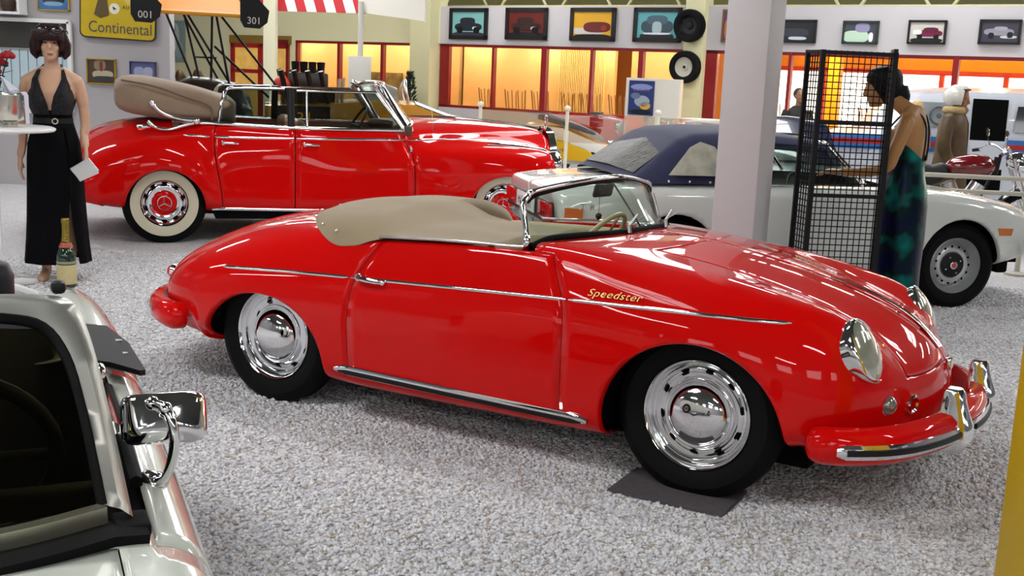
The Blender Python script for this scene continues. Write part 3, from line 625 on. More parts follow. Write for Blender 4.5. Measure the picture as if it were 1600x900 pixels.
# ---------------------------------------------------------------- tyres on the pillar, poster board, conifer
def wall_tyre(name, lab, s_, z, R, rimcol, cat='tyre'):
    t = thing(name, lab, cat); t.matrix_world = MW @ Matrix.Translation((s_, -.22, z)); M = axis_m((0, 0, 0), (0, -1, 0))
    b = MB(); b.lathe([(R * .62, -.06), (R * .80, -.09), (R * .96, -.08), (R, -.04), (R, .04), (R * .96, .08), (R * .80, .09), (R * .64, .075), (R * .60, .05)], 40, M); b.build('tyre', RUBBER, t, 40)
    b = MB(); b.lathe([(R * .62, .06), (R * .60, .045), (R * .50, .01), (R * .22, .0), (R * .2, .025), (.0005, .03)], 36, M); b.build('rim', rimcol, t, 40)
    b = MB(); b.lathe([(R * .10, .028), (R * .09, .036), (.0005, .037)], 16, M); b.build('hub', BLACKP, t, 40)
wall_tyre('mounted_tyre', 'black tyre with a black wheel hung high on the cream pillar', 3.40, 2.42, .255, BLACKP)
wall_tyre('mounted_tyre', 'tyre with a pale grey wheel hung below the black one on the pillar', 3.37, 1.78, .255, mat('pale_rim', 'b9b7a8', .4))
t = thing('poster_board', 'white display board with a dark blue poster in front of the pillar', 'board'); t.matrix_world = MW @ Matrix.Translation((3.05, -.60, 0))
b = MB(); b.box((0, 0, .80), (.98, .10, 1.56), None, .01); b.build('board', mat('board_white', 'cfccc0', .6), t, 0)
b = MB(); b.box((-.19, -.06, 1.27), (.46, .012, .54)); ps = b.build('poster', mat('poster_navy', '1f2f66', .3, coat=.4), t, 0)
for x, z, rx, rz, cc in ((0, .17, .2, .05, '7a86b8'), (.02, -.05, .14, .09, '8f9aa8'), (.08, -.12, .10, .06, 'c79a3a'), (-.1, .03, .09, .05, '5d6f8d'), (0, -.22, .20, .04, '0f1420')):
    b = MB(); b.poly([(-.19 + x + rx * math.cos(k * PI / 8), -.0675, 1.27 + z + rz * math.sin(k * PI / 8)) for k in range(16)], .0006, (0, -1, 0)); b.build('print_shape', mat('ink_' + cc, cc, .3), ps, 0)
strokes('lettering', 9, .30, .05, mat('poster_rust', '8a5a62', .4), ps, frame((-.19, -.0685, 1.40), (1, 0, 0), (0, 0, 1)), 8, .001)
t = thing('potted_conifer', 'small dark conifer in a pot beside the thick red window jamb', 'plant'); t.matrix_world = MW @ Matrix.Translation((-2.06, -.62, 0))
b = MB(); b.lathe([(.0005, 0), (.15, 0), (.19, .32), (.17, .32), (.0005, .30)], 20); b.build('pot', mat('terracotta', '6b3a26', .7), t, 40)
b = MB(); b.tube([(0, 0, .3), (0, 0, 1.45)], [.025, .006], 6); b.build('trunk', mat('bark', '2a1d14', .9), t, 40)
b = MB(); rr = random.Random(3)
for k in range(900):
    h = rr.random(); z = .42 + 1.1 * h; rad = .22 * (1 - h * .85) * math.sqrt(rr.random()); a = rr.random() * 2 * PI; p = Vector((rad * math.cos(a), rad * math.sin(a), z)); d = Vector((math.cos(a), math.sin(a), .7 + rr.random() * .5)).normalized() * (.05 + .03 * rr.random()); s_ = d.orthogonal().normalized() * .012
    b.add([p - s_, p + s_, p + d], [(0, 1, 2)])
o = b.build('foliage', mat('dark_conifer', '16241a', .8, noise=(20, .5, '24301c')), t, 0, fix=False); o['kind'] = 'stuff'
# ---------------------------------------------------------------- glass balustrade in front of the windows, white bench
t = thing('glass_barrier', 'waist-high glass barrier with slim posts in front of the cafe windows', 'barrier', (0, 0, 0), 0)
A, B_ = Vector((-.55, 16.2, 0)), Vector((3.1, 15.3, 0)); dd = (B_ - A)
for k in range(3):
    a = A + dd * (k / 3 + .01); c = A + dd * ((k + 1) / 3 - .01); b = MB(); b.add([a + Vector((0, 0, .66)), c + Vector((0, 0, .66)), c + Vector((0, 0, 1.06)), a + Vector((0, 0, 1.06))], [(0, 1, 2, 3)]); b.solid(.012); b.build('glass_panel', glassmat('hazy_glass', (.93, .91, .86), 1.6, .9), t, 0)
for k in range(4):
    a = A + dd * (k / 3); b = MB(); b.tube([a, a + Vector((0, 0, 1.10))], .025, 8); b.ball(a + Vector((0, 0, 1.12)), .045, 10, 8); b.build('post', mat('post_cream', 'd8d3bf', .5), t, 40)
t = thing('white_bench', 'white bench with a curved end against the windows left of the column', 'bench'); t.matrix_world = MW @ Matrix.Translation((4.15, -.8, 0))
b = MB(); b.box((.1, 0, .98), (.95, .4, .06), None, .015); b.build('seat', WHITE, t, 40)
b = MB(); b.box((-.33, 0, .5), (.06, .38, .96), None, .02); b.build('side', WHITE, t, 40); b = MB(); b.box((.5, 0, .5), (.06, .38, .96), None, .02); b.build('side', WHITE, t, 40)
# ---------------------------------------------------------------- wooden chairs in the cafe
WOOD = mat('light_wood', 'b08a4a', .5, noise=(20, .4, '8a6632'))
def cafe_chair():
    t = thing('cafe_chair', 'wooden slat-back chair in the row behind the cafe windows', 'chair', (0, 0, 0), 0, 'cafe chairs')
    b = MB(); b.box((0, 0, .45), (.42, .42, .04), None, .01); b.build('seat', WOOD, t, 30)
    for sx in (-1, 1):
        for sy in (-1, 1):
            b = MB(); b.tube([(sx * .18, sy * .18, 0), (sx * .17, sy * .17, .45)], .018, 6); b.build('leg', WOOD, t, 40)
        b = MB(); b.tube([(sx * .19, -.19, .45), (sx * .22, -.26, .98)], .014, 6); b.build('back_post', WOOD, t, 40)
    for k in range(5):
        b = MB(); x = (k - 2) * .066; b.tube([(x, -.19, .47), (x * 1.12 + .02 * ((k * 7) % 3 - 1), -.25, .95 + .02 * (k % 2))], .010, 5); b.build('back_slat', WOOD, t, 40)
    return t
c0 = cafe_chair(); n_ = 0
for s_ in (-4.0, -1.15, -.40, .15, .72, 1.26, 1.80, 2.34, 4.25, 4.8, 6.2):
    o = c0 if n_ == 0 else dup(c0); n_ += 1; o.matrix_world = MW @ Matrix.Translation((s_, .62 + .1 * (n_ % 3), .30)) @ Matrix.Rotation(random.uniform(-.25, .25), 4, 'Z')
# ---------------------------------------------------------------- roof trusses showing above the fascia
t = thing('roof_truss', 'pale steel lattice truss running above the grey fascia', 'truss'); t.matrix_world = MW @ Matrix.Translation((0, 1.2, 0)); TRM = mat('truss_paint', 'c8c9a8', .5)
for z in (2.80, 3.35):
    b = MB(); b.box((7, 0, z), (22, .09, .08)); b.build('chord', TRM, t, 0)
for k in range(30):
    x = -3.5 + k * .7; b = MB(); b.tube([(x, 0, 2.83), (x + .35, 0, 3.32)] if k % 2 else [(x, 0, 3.32), (x + .35, 0, 2.83)], .025, 6); b.build('web', TRM, t, 40)
# ---------------------------------------------------------------- wheels
def wheel(parent, F, y, z, R, rim, halfw, kind, name='wheel'):
    sd = -1 if y < 0 else 1; M = axis_m((F, y, z), (0, sd, 0))
    b = MB(); r = rim; hw = halfw
    if kind == 'chrome':
        b.lathe([(.02, .03), (r * .58, .032), (r * .62, .036), (r * .645, .034), (r * .67, .020), (r * .70, .004), (r * .76, -.002), (r * .80, .004), (r * .815, .022), (r * .84, .032), (r * .865, .030), (r * .885, .014), (r * .91, .018), (r * .93, .048), (r * .95, .060), (r * .985, .066), (r * 1.005, .060), (r * 1.0, .05), (r * .95, .0)], 64, M)
        wh = b.build(name, CHROME, parent, 50)
        c = MB(); c.lathe([(r * .605, .030), (r * .615, .037), (r * .60, .044), (r * .585, .044), (r * .55, .058), (r * .47, .073), (r * .36, .085), (r * .22, .093), (r * .1, .096), (0.0005, .097)], 56, M); c.build('hub_cap', CHROME, wh, 40)
        for k in range(10):
            s_ = MB(); s_.add(*_oval(M, r * .745, 2 * PI * k / 10 + .2, .017, r * .030, .0)); s_.build('vent_slot', DARK, wh, 0)
    elif kind == 'whitewall':
        b.lathe([(.02, .03), (r * .55, .034), (r * .62, .036), (r * .70, .040), (r * .78, .036), (r * .84, .026), (r * .89, .030), (r * .92, .044), (r * .97, .05), (r * 1.01, .044), (r * 1.0, .02)], 56, M)
        wh = b.build(name, CHROME, parent, 50)
        c = MB(); c.lathe([(r * .52, .036), (r * .53, .05), (r * .50, .056), (r * .40, .064), (r * .2, .07), (.0005, .071)], 40, M); hc = c.build('hub_cap', RED, wh, 40)
        e = MB(); e.tube([M @ Vector((r * .30 * math.cos(t * PI / 12), r * .30 * math.sin(t * PI / 12), .071)) for t in range(24)], .0035, 5, True)
        for k in range(3):
            a = PI / 2 + k * 2 * PI / 3 + (0 if sd < 0 else 0); e.tube([M @ Vector((0, 0, .075)), M @ Vector((r * .29 * math.cos(a), r * .29 * math.sin(a), .072))], [.008, .002], 5)
        e.build('emblem', CHROME, hc, 40)
        for k in range(10): s_ = MB(); s_.add(*_oval(M, r * .80, 2 * PI * k / 10 + .3, .026, r * .055, .0375)); s_.build('vent_slot', DARK, wh, 0)
    else:
        b.lathe([(.02, .012), (r * .42, .012), (r * .47, .016), (r * .55, .022), (r * .62, .018), (r * .70, .004), (r * .78, -.03), (r * .86, -.035), (r * .90, .01), (r * .95, .045), (r * .98, .06), (r * 1.01, .056), (r * 1.0, .03)], 56, M)
        wh = b.build(name, mat('silver_wheel', (.55, .56, .56), .35, metal=.75), parent, 50)
        c = MB(); c.lathe([(r * .44, .013), (r * .44, .024), (r * .40, .028), (.0005, .030)], 40, M); hc = c.build('hub_cap', BLACKP, wh, 40)
        e = MB(); e.lathe([(r * .14, .028), (r * .14, .042), (r * .11, .045), (0.0005, .045)], 24, M); e.build('centre_nut', CHROME, hc, 40)
        for k in range(4):
            a = 2 * PI * k / 4 + .5; e = MB(); e.ball(M @ Vector((r * .31 * math.cos(a), r * .31 * math.sin(a), .031)), .008, 8, 5); e.build('lug_nut', CHROME, hc, 40)
        e = MB(); e.lathe([(r * .095, .0455), (r * .09, .049), (.0005, .05)], 20, M); e.build('emblem', REDGLASS, hc, 40)
        for k in range(15): s_ = MB(); s_.add(*_oval(M, r * .66, 2 * PI * k / 15, .010, .010, .015)); s_.build('vent_slot', DARK, wh, 0)
    t = MB(); hR = R - r; wp = [(r * .97, -hw * .55), (r * 1.0, -hw * .72), (r + hR * .35, -hw * .98), (r + hR * .6, -hw), (R - .03, -hw * .86), (R - .008, -hw * .68), (R, -hw * .4)]
    for k in (-.62, -.30, 0, .30):     # tread grooves
        wp += [(R, hw * (k + .06)), (R - .008, hw * (k + .07)), (R - .008, hw * (k + .12)), (R, hw * (k + .13))] if abs(k) < .5 else []
    wp += [(R, hw * .5), (R - .008, hw * .68), (R - .03, hw * .86), (r + hR * .6, hw), (r + hR * .35, hw * .98), (r * 1.03, hw * .80), (r * 1.0, hw * .72), (r * .97, hw * .55)]
    t.lathe(wp, 56, M); t.build('tyre', RUBBER, wh, 35)
    if kind == 'whitewall':
        q = MB(); q.lathe([(r * 1.02, hw * .80), (r + hR * .12, hw * .93), (r + hR * .35, hw * 1.0), (r + hR * .55, hw * 1.02), (r + hR * .57, hw * .97)], 56, M); q.build('whitewall_band', WHITEWALL, wh, 40)
    return wh
def _oval(M, rad, ang, a, b_, h, n=12):
    """flat oval on a wheel face: long axis along the circumference"""
    vs = []
    for k in range(n):
        t = 2 * PI * k / n; x = rad + b_ * math.sin(t); y = a * math.cos(t); c, s_ = math.cos(ang), math.sin(ang)
        vs.append(M @ Vector((x * c - y * s_, x * s_ + y * c, h + .0025)))
    return vs, [tuple(range(n))]

# ---------------------------------------------------------------- red open roadster (foreground)
def cols(spec):
    """spec: list of columns; each a list of (F, y, z)"""
    return spec
SPX, SPY, SPA = .1523, 5.2809, -.5117
def build_speedster():
    car = thing('roadster_car', 'small red open roadster with tan cockpit cover and chrome wheels, in the foreground', 'car', (SPX - .008, SPY - .013, -.024), SPA); car.rotation_euler = (-.035, 0, SPA)     # leans a little to its left on the loose gravel
    net = [
     [(-1.93,0,.30),(-1.92,.2,.30),(-1.89,.40,.30),(-1.83,.55,.295),(-1.74,.65,.29),(-1.64,.70,.285),(-1.54,.735,.28),(-1.47,.745,.275),(-1.43,.74,.25),(-1.42,.6,.22)],
     [(-2.0,0,.43),(-1.99,.2,.43),(-1.95,.41,.43),(-1.87,.57,.42),(-1.77,.68,.41),(-1.66,.74,.40),(-1.56,.77,.38),(-1.49,.775,.345),(-1.44,.765,.28),(-1.42,.6,.23)],
     [(-1.965,0,.56),(-1.95,.2,.555),(-1.90,.41,.55),(-1.82,.57,.54),(-1.72,.69,.525),(-1.61,.757,.50),(-1.52,.79,.455),(-1.46,.797,.39),(-1.42,.775,.29),(-1.41,.6,.23)],
     [(-1.80,0,.69),(-1.785,.2,.685),(-1.74,.4,.665),(-1.68,.56,.645),(-1.60,.68,.615),(-1.51,.765,.57),(-1.44,.803,.50),(-1.41,.81,.41),(-1.40,.785,.29),(-1.39,.6,.23)],
     [(-1.46,0,.82),(-1.455,.2,.812),(-1.43,.4,.79),(-1.40,.57,.757),(-1.36,.695,.705),(-1.31,.778,.635),(-1.28,.815,.54),(-1.27,.82,.42),(-1.27,.795,.28),(-1.27,.6,.22)],
     [(-1.10,0,.885),(-1.10,.2,.878),(-1.10,.4,.862),(-1.09,.58,.828),(-1.07,.70,.765),(-1.05,.782,.665),(-1.05,.82,.545),(-1.05,.822,.41),(-1.05,.79,.26),(-1.05,.6,.19)],
     [(-.80,0,.905),(-.80,.2,.90),(-.80,.42,.887),(-.79,.60,.858),(-.78,.712,.80),(-.80,.788,.675),(-.81,.822,.545),(-.81,.817,.39),(-.80,.785,.21),(-.80,.6,.165)],
     [(-.45,0,.91),(-.45,.25,.905),(-.45,.47,.895),(-.43,.63,.875),(-.42,.728,.838),(-.52,.793,.68),(-.55,.823,.54),(-.55,.815,.37),(-.54,.78,.18),(-.54,.6,.155)],
     [(.02,0,.915),(.02,.25,.91),(.02,.49,.905),(.0,.655,.893),(.0,.742,.868),(.0,.80,.695),(0,.826,.54),(0,.816,.37),(0,.777,.185),(0,.6,.155)],
     [(.63,0,.928),(.60,.24,.924),(.53,.47,.914),(.44,.642,.903),(.41,.742,.876),(.515,.80,.705),(.535,.826,.55),(.535,.816,.38),(.535,.777,.19),(.535,.6,.16)],
     [(.86,0,.905),(.84,.22,.90),(.81,.43,.887),(.77,.60,.875),(.75,.722,.832),(.77,.79,.725),(.78,.826,.57),(.78,.82,.40),(.77,.782,.205),(.77,.6,.17)],
     [(1.08,0,.868),(1.08,.2,.863),(1.07,.41,.846),(1.06,.59,.850),(1.05,.712,.812),(1.05,.785,.72),(1.05,.82,.60),(1.05,.822,.42),(1.05,.79,.25),(1.05,.6,.2)],
     [(1.36,0,.80),(1.35,.2,.794),(1.33,.395,.776),(1.32,.575,.803),(1.31,.70,.762),(1.30,.77,.675),(1.30,.805,.56),(1.30,.807,.41),(1.30,.785,.28),(1.30,.6,.23)],
     [(1.60,0,.718),(1.585,.2,.712),(1.55,.39,.697),(1.53,.57,.752),(1.50,.685,.70),(1.46,.748,.61),(1.43,.782,.51),(1.42,.787,.40),(1.41,.772,.29),(1.40,.6,.24)],
     [(1.765,0,.61),(1.75,.2,.60),(1.70,.385,.59),(1.655,.555,.64),(1.605,.665,.59),(1.555,.725,.52),(1.51,.757,.45),(1.475,.767,.375),(1.45,.757,.295),(1.44,.6,.25)],
     [(1.835,0,.48),(1.82,.2,.475),(1.77,.385,.47),(1.715,.535,.475),(1.655,.64,.46),(1.60,.70,.43),(1.55,.737,.39),(1.51,.75,.345),(1.48,.745,.29),(1.47,.6,.25)],
     [(1.835,0,.34),(1.82,.2,.34),(1.77,.37,.33),(1.71,.52,.325),(1.655,.62,.32),(1.605,.68,.31),(1.56,.72,.30),(1.525,.737,.292),(1.50,.735,.275),(1.49,.6,.25)],
    ]
    sf = Surf(net)
    ge = .0045
    us = samples(17, 9, [7, 9, 9.75, 14.55], [ge, ge * .8, ge * 1.2, ge * 2])
    vs = samples(10, 7, [4, 7.72, 2.1], [.0, .013, .012]); vs = np.unique(vs)
    us = np.unique(np.append(us, [6.25, 8.78])); 
    def panel(u, v):
        if 6.25 < u < 8.78 and v < 4: return None
        if 7 - ge < u < 9 + ge and 4 < v < 7.72 + .013:
            if abs(u - 7) < ge * 1.01 or abs(u - 9) < ge * 1.01 or abs(v - 7.72) < .0131: return 'gapdoor@'
            return 'door@'
        if 9.75 - ge * 1.3 < u < 14.55 + ge * 2.1 and v < 2.1 + .0122:
            if abs(u - 9.75) < ge * 1.25 or abs(u - 14.55) < ge * 2.05 or v > 2.1 - .0122: return 'gaphood'
            return 'hood'
        return 'body'
    arches = [(1.05, .25, .368, .362, 5.2), (-1.04, .235, .365, .292, 5.2)]
    car_body(sf, us, vs, panel, arches, car, {'*': RED}, {'gapdoor@': 'shut_line', 'gaphood': 'shut_line'}, DARK, RED)
    # belt moulding with a break at the door gaps
    strip_on(sf, uvline(sf, [(-1.29, .618), (-.9, .643), (-.545, .660)], guess=(4, 5)), 0, .0085, 'belt_moulding', CHROME, car, hgt=.008)
    strip_on(sf, uvline(sf, [(-.535, .660), (0, .684), (.515, .704)], guess=(7, 5)), 0, .0085, 'belt_moulding', CHROME, car, hgt=.008)
    strip_on(sf, uvline(sf, [(.525, .704), (.95, .717), (1.38, .722)], guess=(9, 5)), 0, .0085, 'belt_moulding', CHROME, car, hgt=.008)
    # rocker mouldings: chrome with a black insert
    for o in strip_on(sf, uvline(sf, [(-.60, .250), (0, .243), (.64, .238)], guess=(7, 7.6)), .004, .024, 'rocker_moulding', CHROME, car, hgt=.014):
        pass
    strip_on(sf, uvline(sf, [(-.575, .246), (0, .239), (.615, .234)], guess=(7, 7.6)), .018, .011, 'rocker_insert', BLACKP, car, hgt=.004)
    # wheels on their contact points
    for F in (1.05, -1.05):
        for y in (-.645, .645): wheel(car, F, y, .318 if y < 0 else .36, .328, .215, .078, 'chrome')
    # bumpers: body-coloured blades with a chrome/black moulding, chrome overriders in front
    prof = [(-.012, -.065), (.03, -.062), (.052, -.04), (.06, 0), (.052, .04), (.03, .06), (-.012, .064)]
    def mirror(p): return p[::-1][:-1] if False else p
    fb = cr([(1.50, -.815, .325), (1.62, -.79, .330), (1.76, -.67, .338), (1.86, -.44, .345), (1.91, -.2, .35), (1.925, 0, .352), (1.91, .2, .35), (1.86, .44, .345), (1.76, .67, .338), (1.62, .79, .330), (1.50, .815, .325)], 6)
    n = len(fb); scl = [(1 - (1 - min(1, (min(i, n - 1 - i) + .35) / 4)) ** 2) ** .5 for i in range(n)]
    b = MB(); b.sweep(fb, prof, scale=scl); bp = b.build('front_bumper', RED, car, 50)
    def off(path, d, dz=0):
        out = []
        for i, p in enumerate(path):
            t = (path[min(i + 1, len(path) - 1)] - path[max(i - 1, 0)]).normalized(); s_ = t.cross(Vector((0, 0, 1))).normalized(); out.append(p + s_ * d + Vector((0, 0, dz)))
        return out
    pr2 = [(-.004, -.026), (.006, -.026), (.012, -.012), (.014, 0), (.012, .012), (.006, .026), (-.004, .026)]
    pr3 = [(0, -.012), (.006, -.010), (.008, 0), (.006, .010), (0, .012)]
    for a, c in ((5, 22), (23, 38), (39, 56)):
        seg = off(fb, .057, -.006)[a:c]; q = MB(); m_ = len(seg); q.sweep(seg, pr2, scale=[.55 if i in (0, m_ - 1) else 1. for i in range(m_)]); q.build('bumper_moulding', CHROME, bp, 50)
        q = MB(); q.sweep(off(fb, .069, -.006)[a + 1:c - 1], pr3); q.build('bumper_insert', BLACKP, bp, 50)
    for y in (-.33, .33):
        rows = []
        for z, w_, x0, x1 in ((.262, .034, 1.90, 1.945), (.28, .042, 1.885, 1.965), (.33, .047, 1.87, 1.99), (.375, .044, 1.87, 1.985), (.42, .037, 1.87, 1.965), (.46, .034, 1.872, 1.952), (.49, .034, 1.876, 1.945), (.503, .030, 1.885, 1.935)):
            rows.append([Vector((x0, y - w_ * .9, z)), Vector((x0 + (x1 - x0) * .7, y - w_, z)), Vector((x1 - .004, y - w_ * .55, z)), Vector((x1, y, z)), Vector((x1 - .004, y + w_ * .55, z)), Vector((x0 + (x1 - x0) * .7, y + w_, z)), Vector((x0, y + w_ * .9, z))])
        q = MB(); q.grid(rows, closed=True); q.f.append(tuple(range(len(q.v) - 7, len(q.v)))); q.f.append(tuple(range(7))); q.mi += [0, 0]; q.build('overrider', CHROME, car, 45)
    rb = cr([(-1.52, .79, .34), (-1.66, .77, .345), (-1.85, .64, .35), (-1.98, .40, .355), (-2.03, 0, .36), (-1.98, -.40, .355), (-1.85, -.64, .35), (-1.66, -.77, .345), (-1.52, -.79, .34)], 6)
    n = len(rb); b = MB(); b.sweep(rb, prof, scale=[(1 - (1 - min(1, (min(i, n - 1 - i) + .35) / 4)) ** 2) ** .5 for i in range(n)]); bp = b.build('rear_bumper', RED, car, 50)
    q = MB(); q.sweep(off(rb, .058, -.004)[8:-8], pr2); q.build('bumper_moulding', CHROME, bp, 50)
    # lamps
    for y in (-.573, .573):
        M = axis_m((1.607, y, .630), (.885, .07 * (1 if y > 0 else -1), .46))
        q = MB(); q.lathe([(.112, -.06), (.122, -.01), (.126, .012), (.124, .022), (.117, .028), (.113, .025), (.111, .018)], 40, M); hl = q.build('headlamp_ring', CHROME, car, 40)
        q = MB(); q.lathe([(.113, .022), (.104, .030), (.083, .041), (.053, .049), (.024, .053), (.0005, .054)], 36, M); q.build('headlamp_glass', mat('lamp_glass', 'b4b8a8', .12, metal=.45, coat=1.), hl, 40)
        q = MB(); q.lathe([(.104, .012), (.078, -.02), (.045, -.045), (.0005, -.055)], 36, M); q.build('reflector', STEEL, hl, 40)
        # turn signal below each lamp
        M = axis_m((1.685, y * .90, .44), (.93, .34 * (1 if y > 0 else -1), .05))
        q = MB(); q.lathe([(.044, -.02), (.046, .02), (.040, .03), (.035, .03)], 24, M); ts = q.build('turn_signal', CHROME, car, 40)
        q = MB(); q.lathe([(.036, .028), (.030, .045), (.016, .054), (.0005, .056)], 24, M); q.build('signal_lens', mat('clear_lens', '8d8a80', .15, metal=.4, coat=1.), ts, 40)
        q = MB(); M = axis_m((1.765, y * .68, .43), (.95, .3 * (1 if y > 0 else -1), .05))
        q.lathe([(.034, -.02), (.036, .012), (.030, .016), (.024, .010), (.0005, .008)], 20, M); q.build('horn_grille', CHROME, car, 40)
        # tail lamps
        M = axis_m((-1.86, y * .93, .50), (-.92, .36 * (1 if y > 0 else -1), .15)); q = MB(); q.lathe([(.034, -.01), (.036, .02), (.031, .024)], 24, M); tl = q.build('tail_lamp', CHROME, car, 40)
        q = MB(); q.lathe([(.031, .02), (.024, .038), (.0005, .046)], 24, M); q.build('tail_lens', REDGLASS, tl, 40)
    # hood handle and centre moulding
    uv = [(11.9 + .1 * k, 0.) for k in range(24)]; uv = np.array(uv); p = sf.ev(uv[:, 0], uv[:, 1]); nn = sf.nrm(uv[:, 0], uv[:, 1]) * sf.sgn
    q = MB(); path = [Vector(p[i]) + Vector(nn[i]) * (.006 + .010 * math.sin(min(1, i / 20) * PI)) for i in range(len(p))]
    q.tube(path, [.004 + .009 * (i / len(p)) for i in range(len(p))], 8); q.build('hood_handle', CHROME, car, 50)
    q = MB(); q.box(Vector(sf.pt(14.62, 0)) + Vector((.015, 0, 0)), (.03, .05, .05), None, .01); q.build('hood_crest', CHROME, car, 40)
    # door handles and script
    for sd in (-1, 1):
        u, v = sf.find(-.44, .667, 7, 5); P = sf.pt(u, v); P.y *= sd; d = Vector((0, sd, 0))
        q = MB(); q.lathe([(.018, 0), (.02, .012), (.016, .02), (.0005, .022)], 16, axis_m(P + Vector((-.045, 0, .001)) , (0, sd, .1)))
        q.tube(cr([P + Vector((-.045, sd * .02, .001)), P + Vector((-.01, sd * .034, .0)), P + Vector((.05, sd * .036, -.004)), P + Vector((.085, sd * .022, -.006))], 4), [.010] * 3 + [.011] * 4 + [.009] * 3 + [.007] * 3, 8)
        q.ball(P + Vector((.085, sd * .016, -.006)), .014, 10, 6); q.build('door_handle', CHROME, car, 40)
        u, v = sf.find(.71, .742, 9.5, 5); P = sf.pt(u, v, .004); P.y *= sd; n_ = sf.outn(np.array([u]), np.array([v]))[0]; n_ = Vector((n_[0], n_[1] * sd, n_[2]))
        xd = Vector((1, 0, .02)) if sd < 0 else Vector((-1, 0, -.02)); yd = n_.cross(xd)
        text('script_badge', 'Speedster', .042, mat('gold_script', (.75, .52, .2), .25, metal=1.), car, frame(P, xd, yd), .003, .35, spacing=1.05, xs=1.28)
    # ---- windscreen
    base = cr([(.265, -.675, .872), (.31, -.60, .905), (.375, -.47, .916), (.45, -.26, .922), (.475, 0, .926), (.45, .26, .922), (.375, .47, .916), (.31, .60, .905), (.265, .675, .872)], 6)
    top = cr([(.225, -.672, 1.03), (.228, -.635, 1.075), (.245, -.55, 1.103), (.285, -.28, 1.135), (.305, 0, 1.146), (.285, .28, 1.135), (.245, .55, 1.103), (.228, .635, 1.075), (.225, .672, 1.03)], 6)
    rows = [[bq.lerp(tp, t) for bq, tp in zip(base, top)] for t in (0, .25, .5, .75, 1)]
    g = MB(); g.grid(rows); g.solid(.004); ws = g.build('windscreen', GLASS, car, 60)
    fr = [base[0] + Vector((.0, 0, -.02))] + cr([base[0], rows[2][0] + Vector((0, 0, 0)), top[0], top[6], top[12], top[24], top[36], top[42], top[48], rows[2][48], base[48]], 8)
    q = MB(); q.tube(fr, .013, 8, cap=True); q.build('screen_frame', CHROME, ws, 60)
    q = MB(); q.tube([x + Vector((.012, 0, 0)) for x in base], .017, 8); q.build('screen_gasket', RUBBER, ws, 60)
    q = MB(); q.tube([x + Vector((.003, 0, -.015)) for x in top[5:-5]], .010, 6); q.tube([rows[k][0].lerp(rows[k][1], .5) for k in range(5)], .010, 6); q.tube([rows[k][-1].lerp(rows[k][-2], .5) for k in range(5)], .010, 6); q.build('screen_seal', RUBBER, ws, 60)
    for sd in (-1, 1):
        q = MB(); q.tube(cr([(.262, sd * .692, .865), (.268, sd * .695, .90), (.25, sd * .688, .97), (.228, sd * .676, 1.04)], 4), [.02] * 5 + [.014] * 8, 8); q.build('screen_post', CHROME, ws, 50)
    q = MB(); q.tube([(.46, .03, .925), (.30, 0, 1.14)], .004, 6); q.build('mirror_rod', CHROME, ws)
    q = MB(); q.box((.27, .0, 1.085), (.02, .19, .065), Matrix.Rotation(.18, 3, 'Y'), .012); q.build('rear_view_mirror', mat('mirror_back', (.10, .09, .11), .25, metal=.6), car)
    for y in (-.20, .22):
        q = MB(); q.tube([(.50, y, .925), (.495, y, .955)], .012, 8); q.tube([(.495, y, .955), (.46, y + .12, .965), (.425, y + .25, .985)], [.007, .006, .004], 6); q.tube([(.445, y + .14, .952), (.40, y + .40, .965)], .004, 6); q.build('wiper', STEEL, car)
    # ---- interior
    q = MB()
    for sd in (-1, 1):
        q.box((-.10, sd * .69, .60), (1.15, .03, .40))
    q.box((-.15, 0, .23), (1.5, 1.26, .04)); q.box((-.86, 0, .52), (.06, 1.2, .6)); q.build('cockpit_tub', BEIGE, car, 30)
    for sd in (-1, 1):
        q = MB(); q.tube(cr([(-.60, sd * .68, .79), (-.2, sd * .69, .805), (.05, sd * .685, .812), (.28, sd * .66, .82)], 6), .034, 10); q.build('door_pad', BEIGE, car, 60)
    q = MB(); q.tube([(.40, 0, .87), (.40, 0, .87)], .01, 4)
    q = MB(); d = cr([(.25, -.64, .85), (.33, -.45, .885), (.385, -.2, .89), (.395, 0, .89), (.385, .2, .89), (.33, .45, .885), (.25, .64, .85)], 5)
    q.grid([[x for x in d], [x + Vector((-.035, 0, -.035)) for x in d], [x + Vector((-.03, 0, -.14)) for x in d]]); q.solid(.01); q.build('dashboard', RED, car, 40)
    q = MB(); q.tube([x + Vector((-.02, 0, .004)) for x in d], .022, 8); q.build('dash_roll', BLACKP, car, 60)
    q = MB()
    for k in range(8):
        p = d[4 + 3 * k]; q.lathe([(.017, 0), (.017, .01), (.011, .016), (.0005, .018)], 12, axis_m(p + Vector((.008, 0, .016)), (.0, 0, 1)))
    q.build('demister_vent', CHROME, car)
    M = axis_m((.09, .34, .79), (-.80, 0, .60)); q = MB(); q.tube([M @ Vector((.20 * math.cos(k * PI / 20), .20 * math.sin(k * PI / 20), 0)) for k in range(40)], .0125, 8, True); sw = q.build('steering_wheel', mat('ivory_plastic', 'cdbf93', .35), car, 60)
    q = MB(); 
    for a in (PI / 2, PI / 2 + 2.1, PI / 2 - 2.1): q.tube([M @ Vector((.2 * math.cos(a), .2 * math.sin(a), 0)), M @ Vector((0, 0, -.03))], .007, 6)
    q.lathe([(.04, -.05), (.045, -.02), (.03, .0), (.0005, .005)], 20, M); q.tube([M @ Vector((0, 0, -.03)), M @ Vector((0, 0, -.34))], .018, 8); q.build('steering_spokes', CHROME, sw, 40)
    for y in (-.33, .33):
        q = MB(); q.box((-.22, y, .42), (.50, .48, .14), None, .04); q.box((-.50, y, .62), (.12, .46, .46), Matrix.Rotation(-.25, 3, 'Y'), .05); q.build('seat', BEIGE, car, 50)
    # ---- tan cover buttoned over the cockpit
    NF = 46; NY = 44
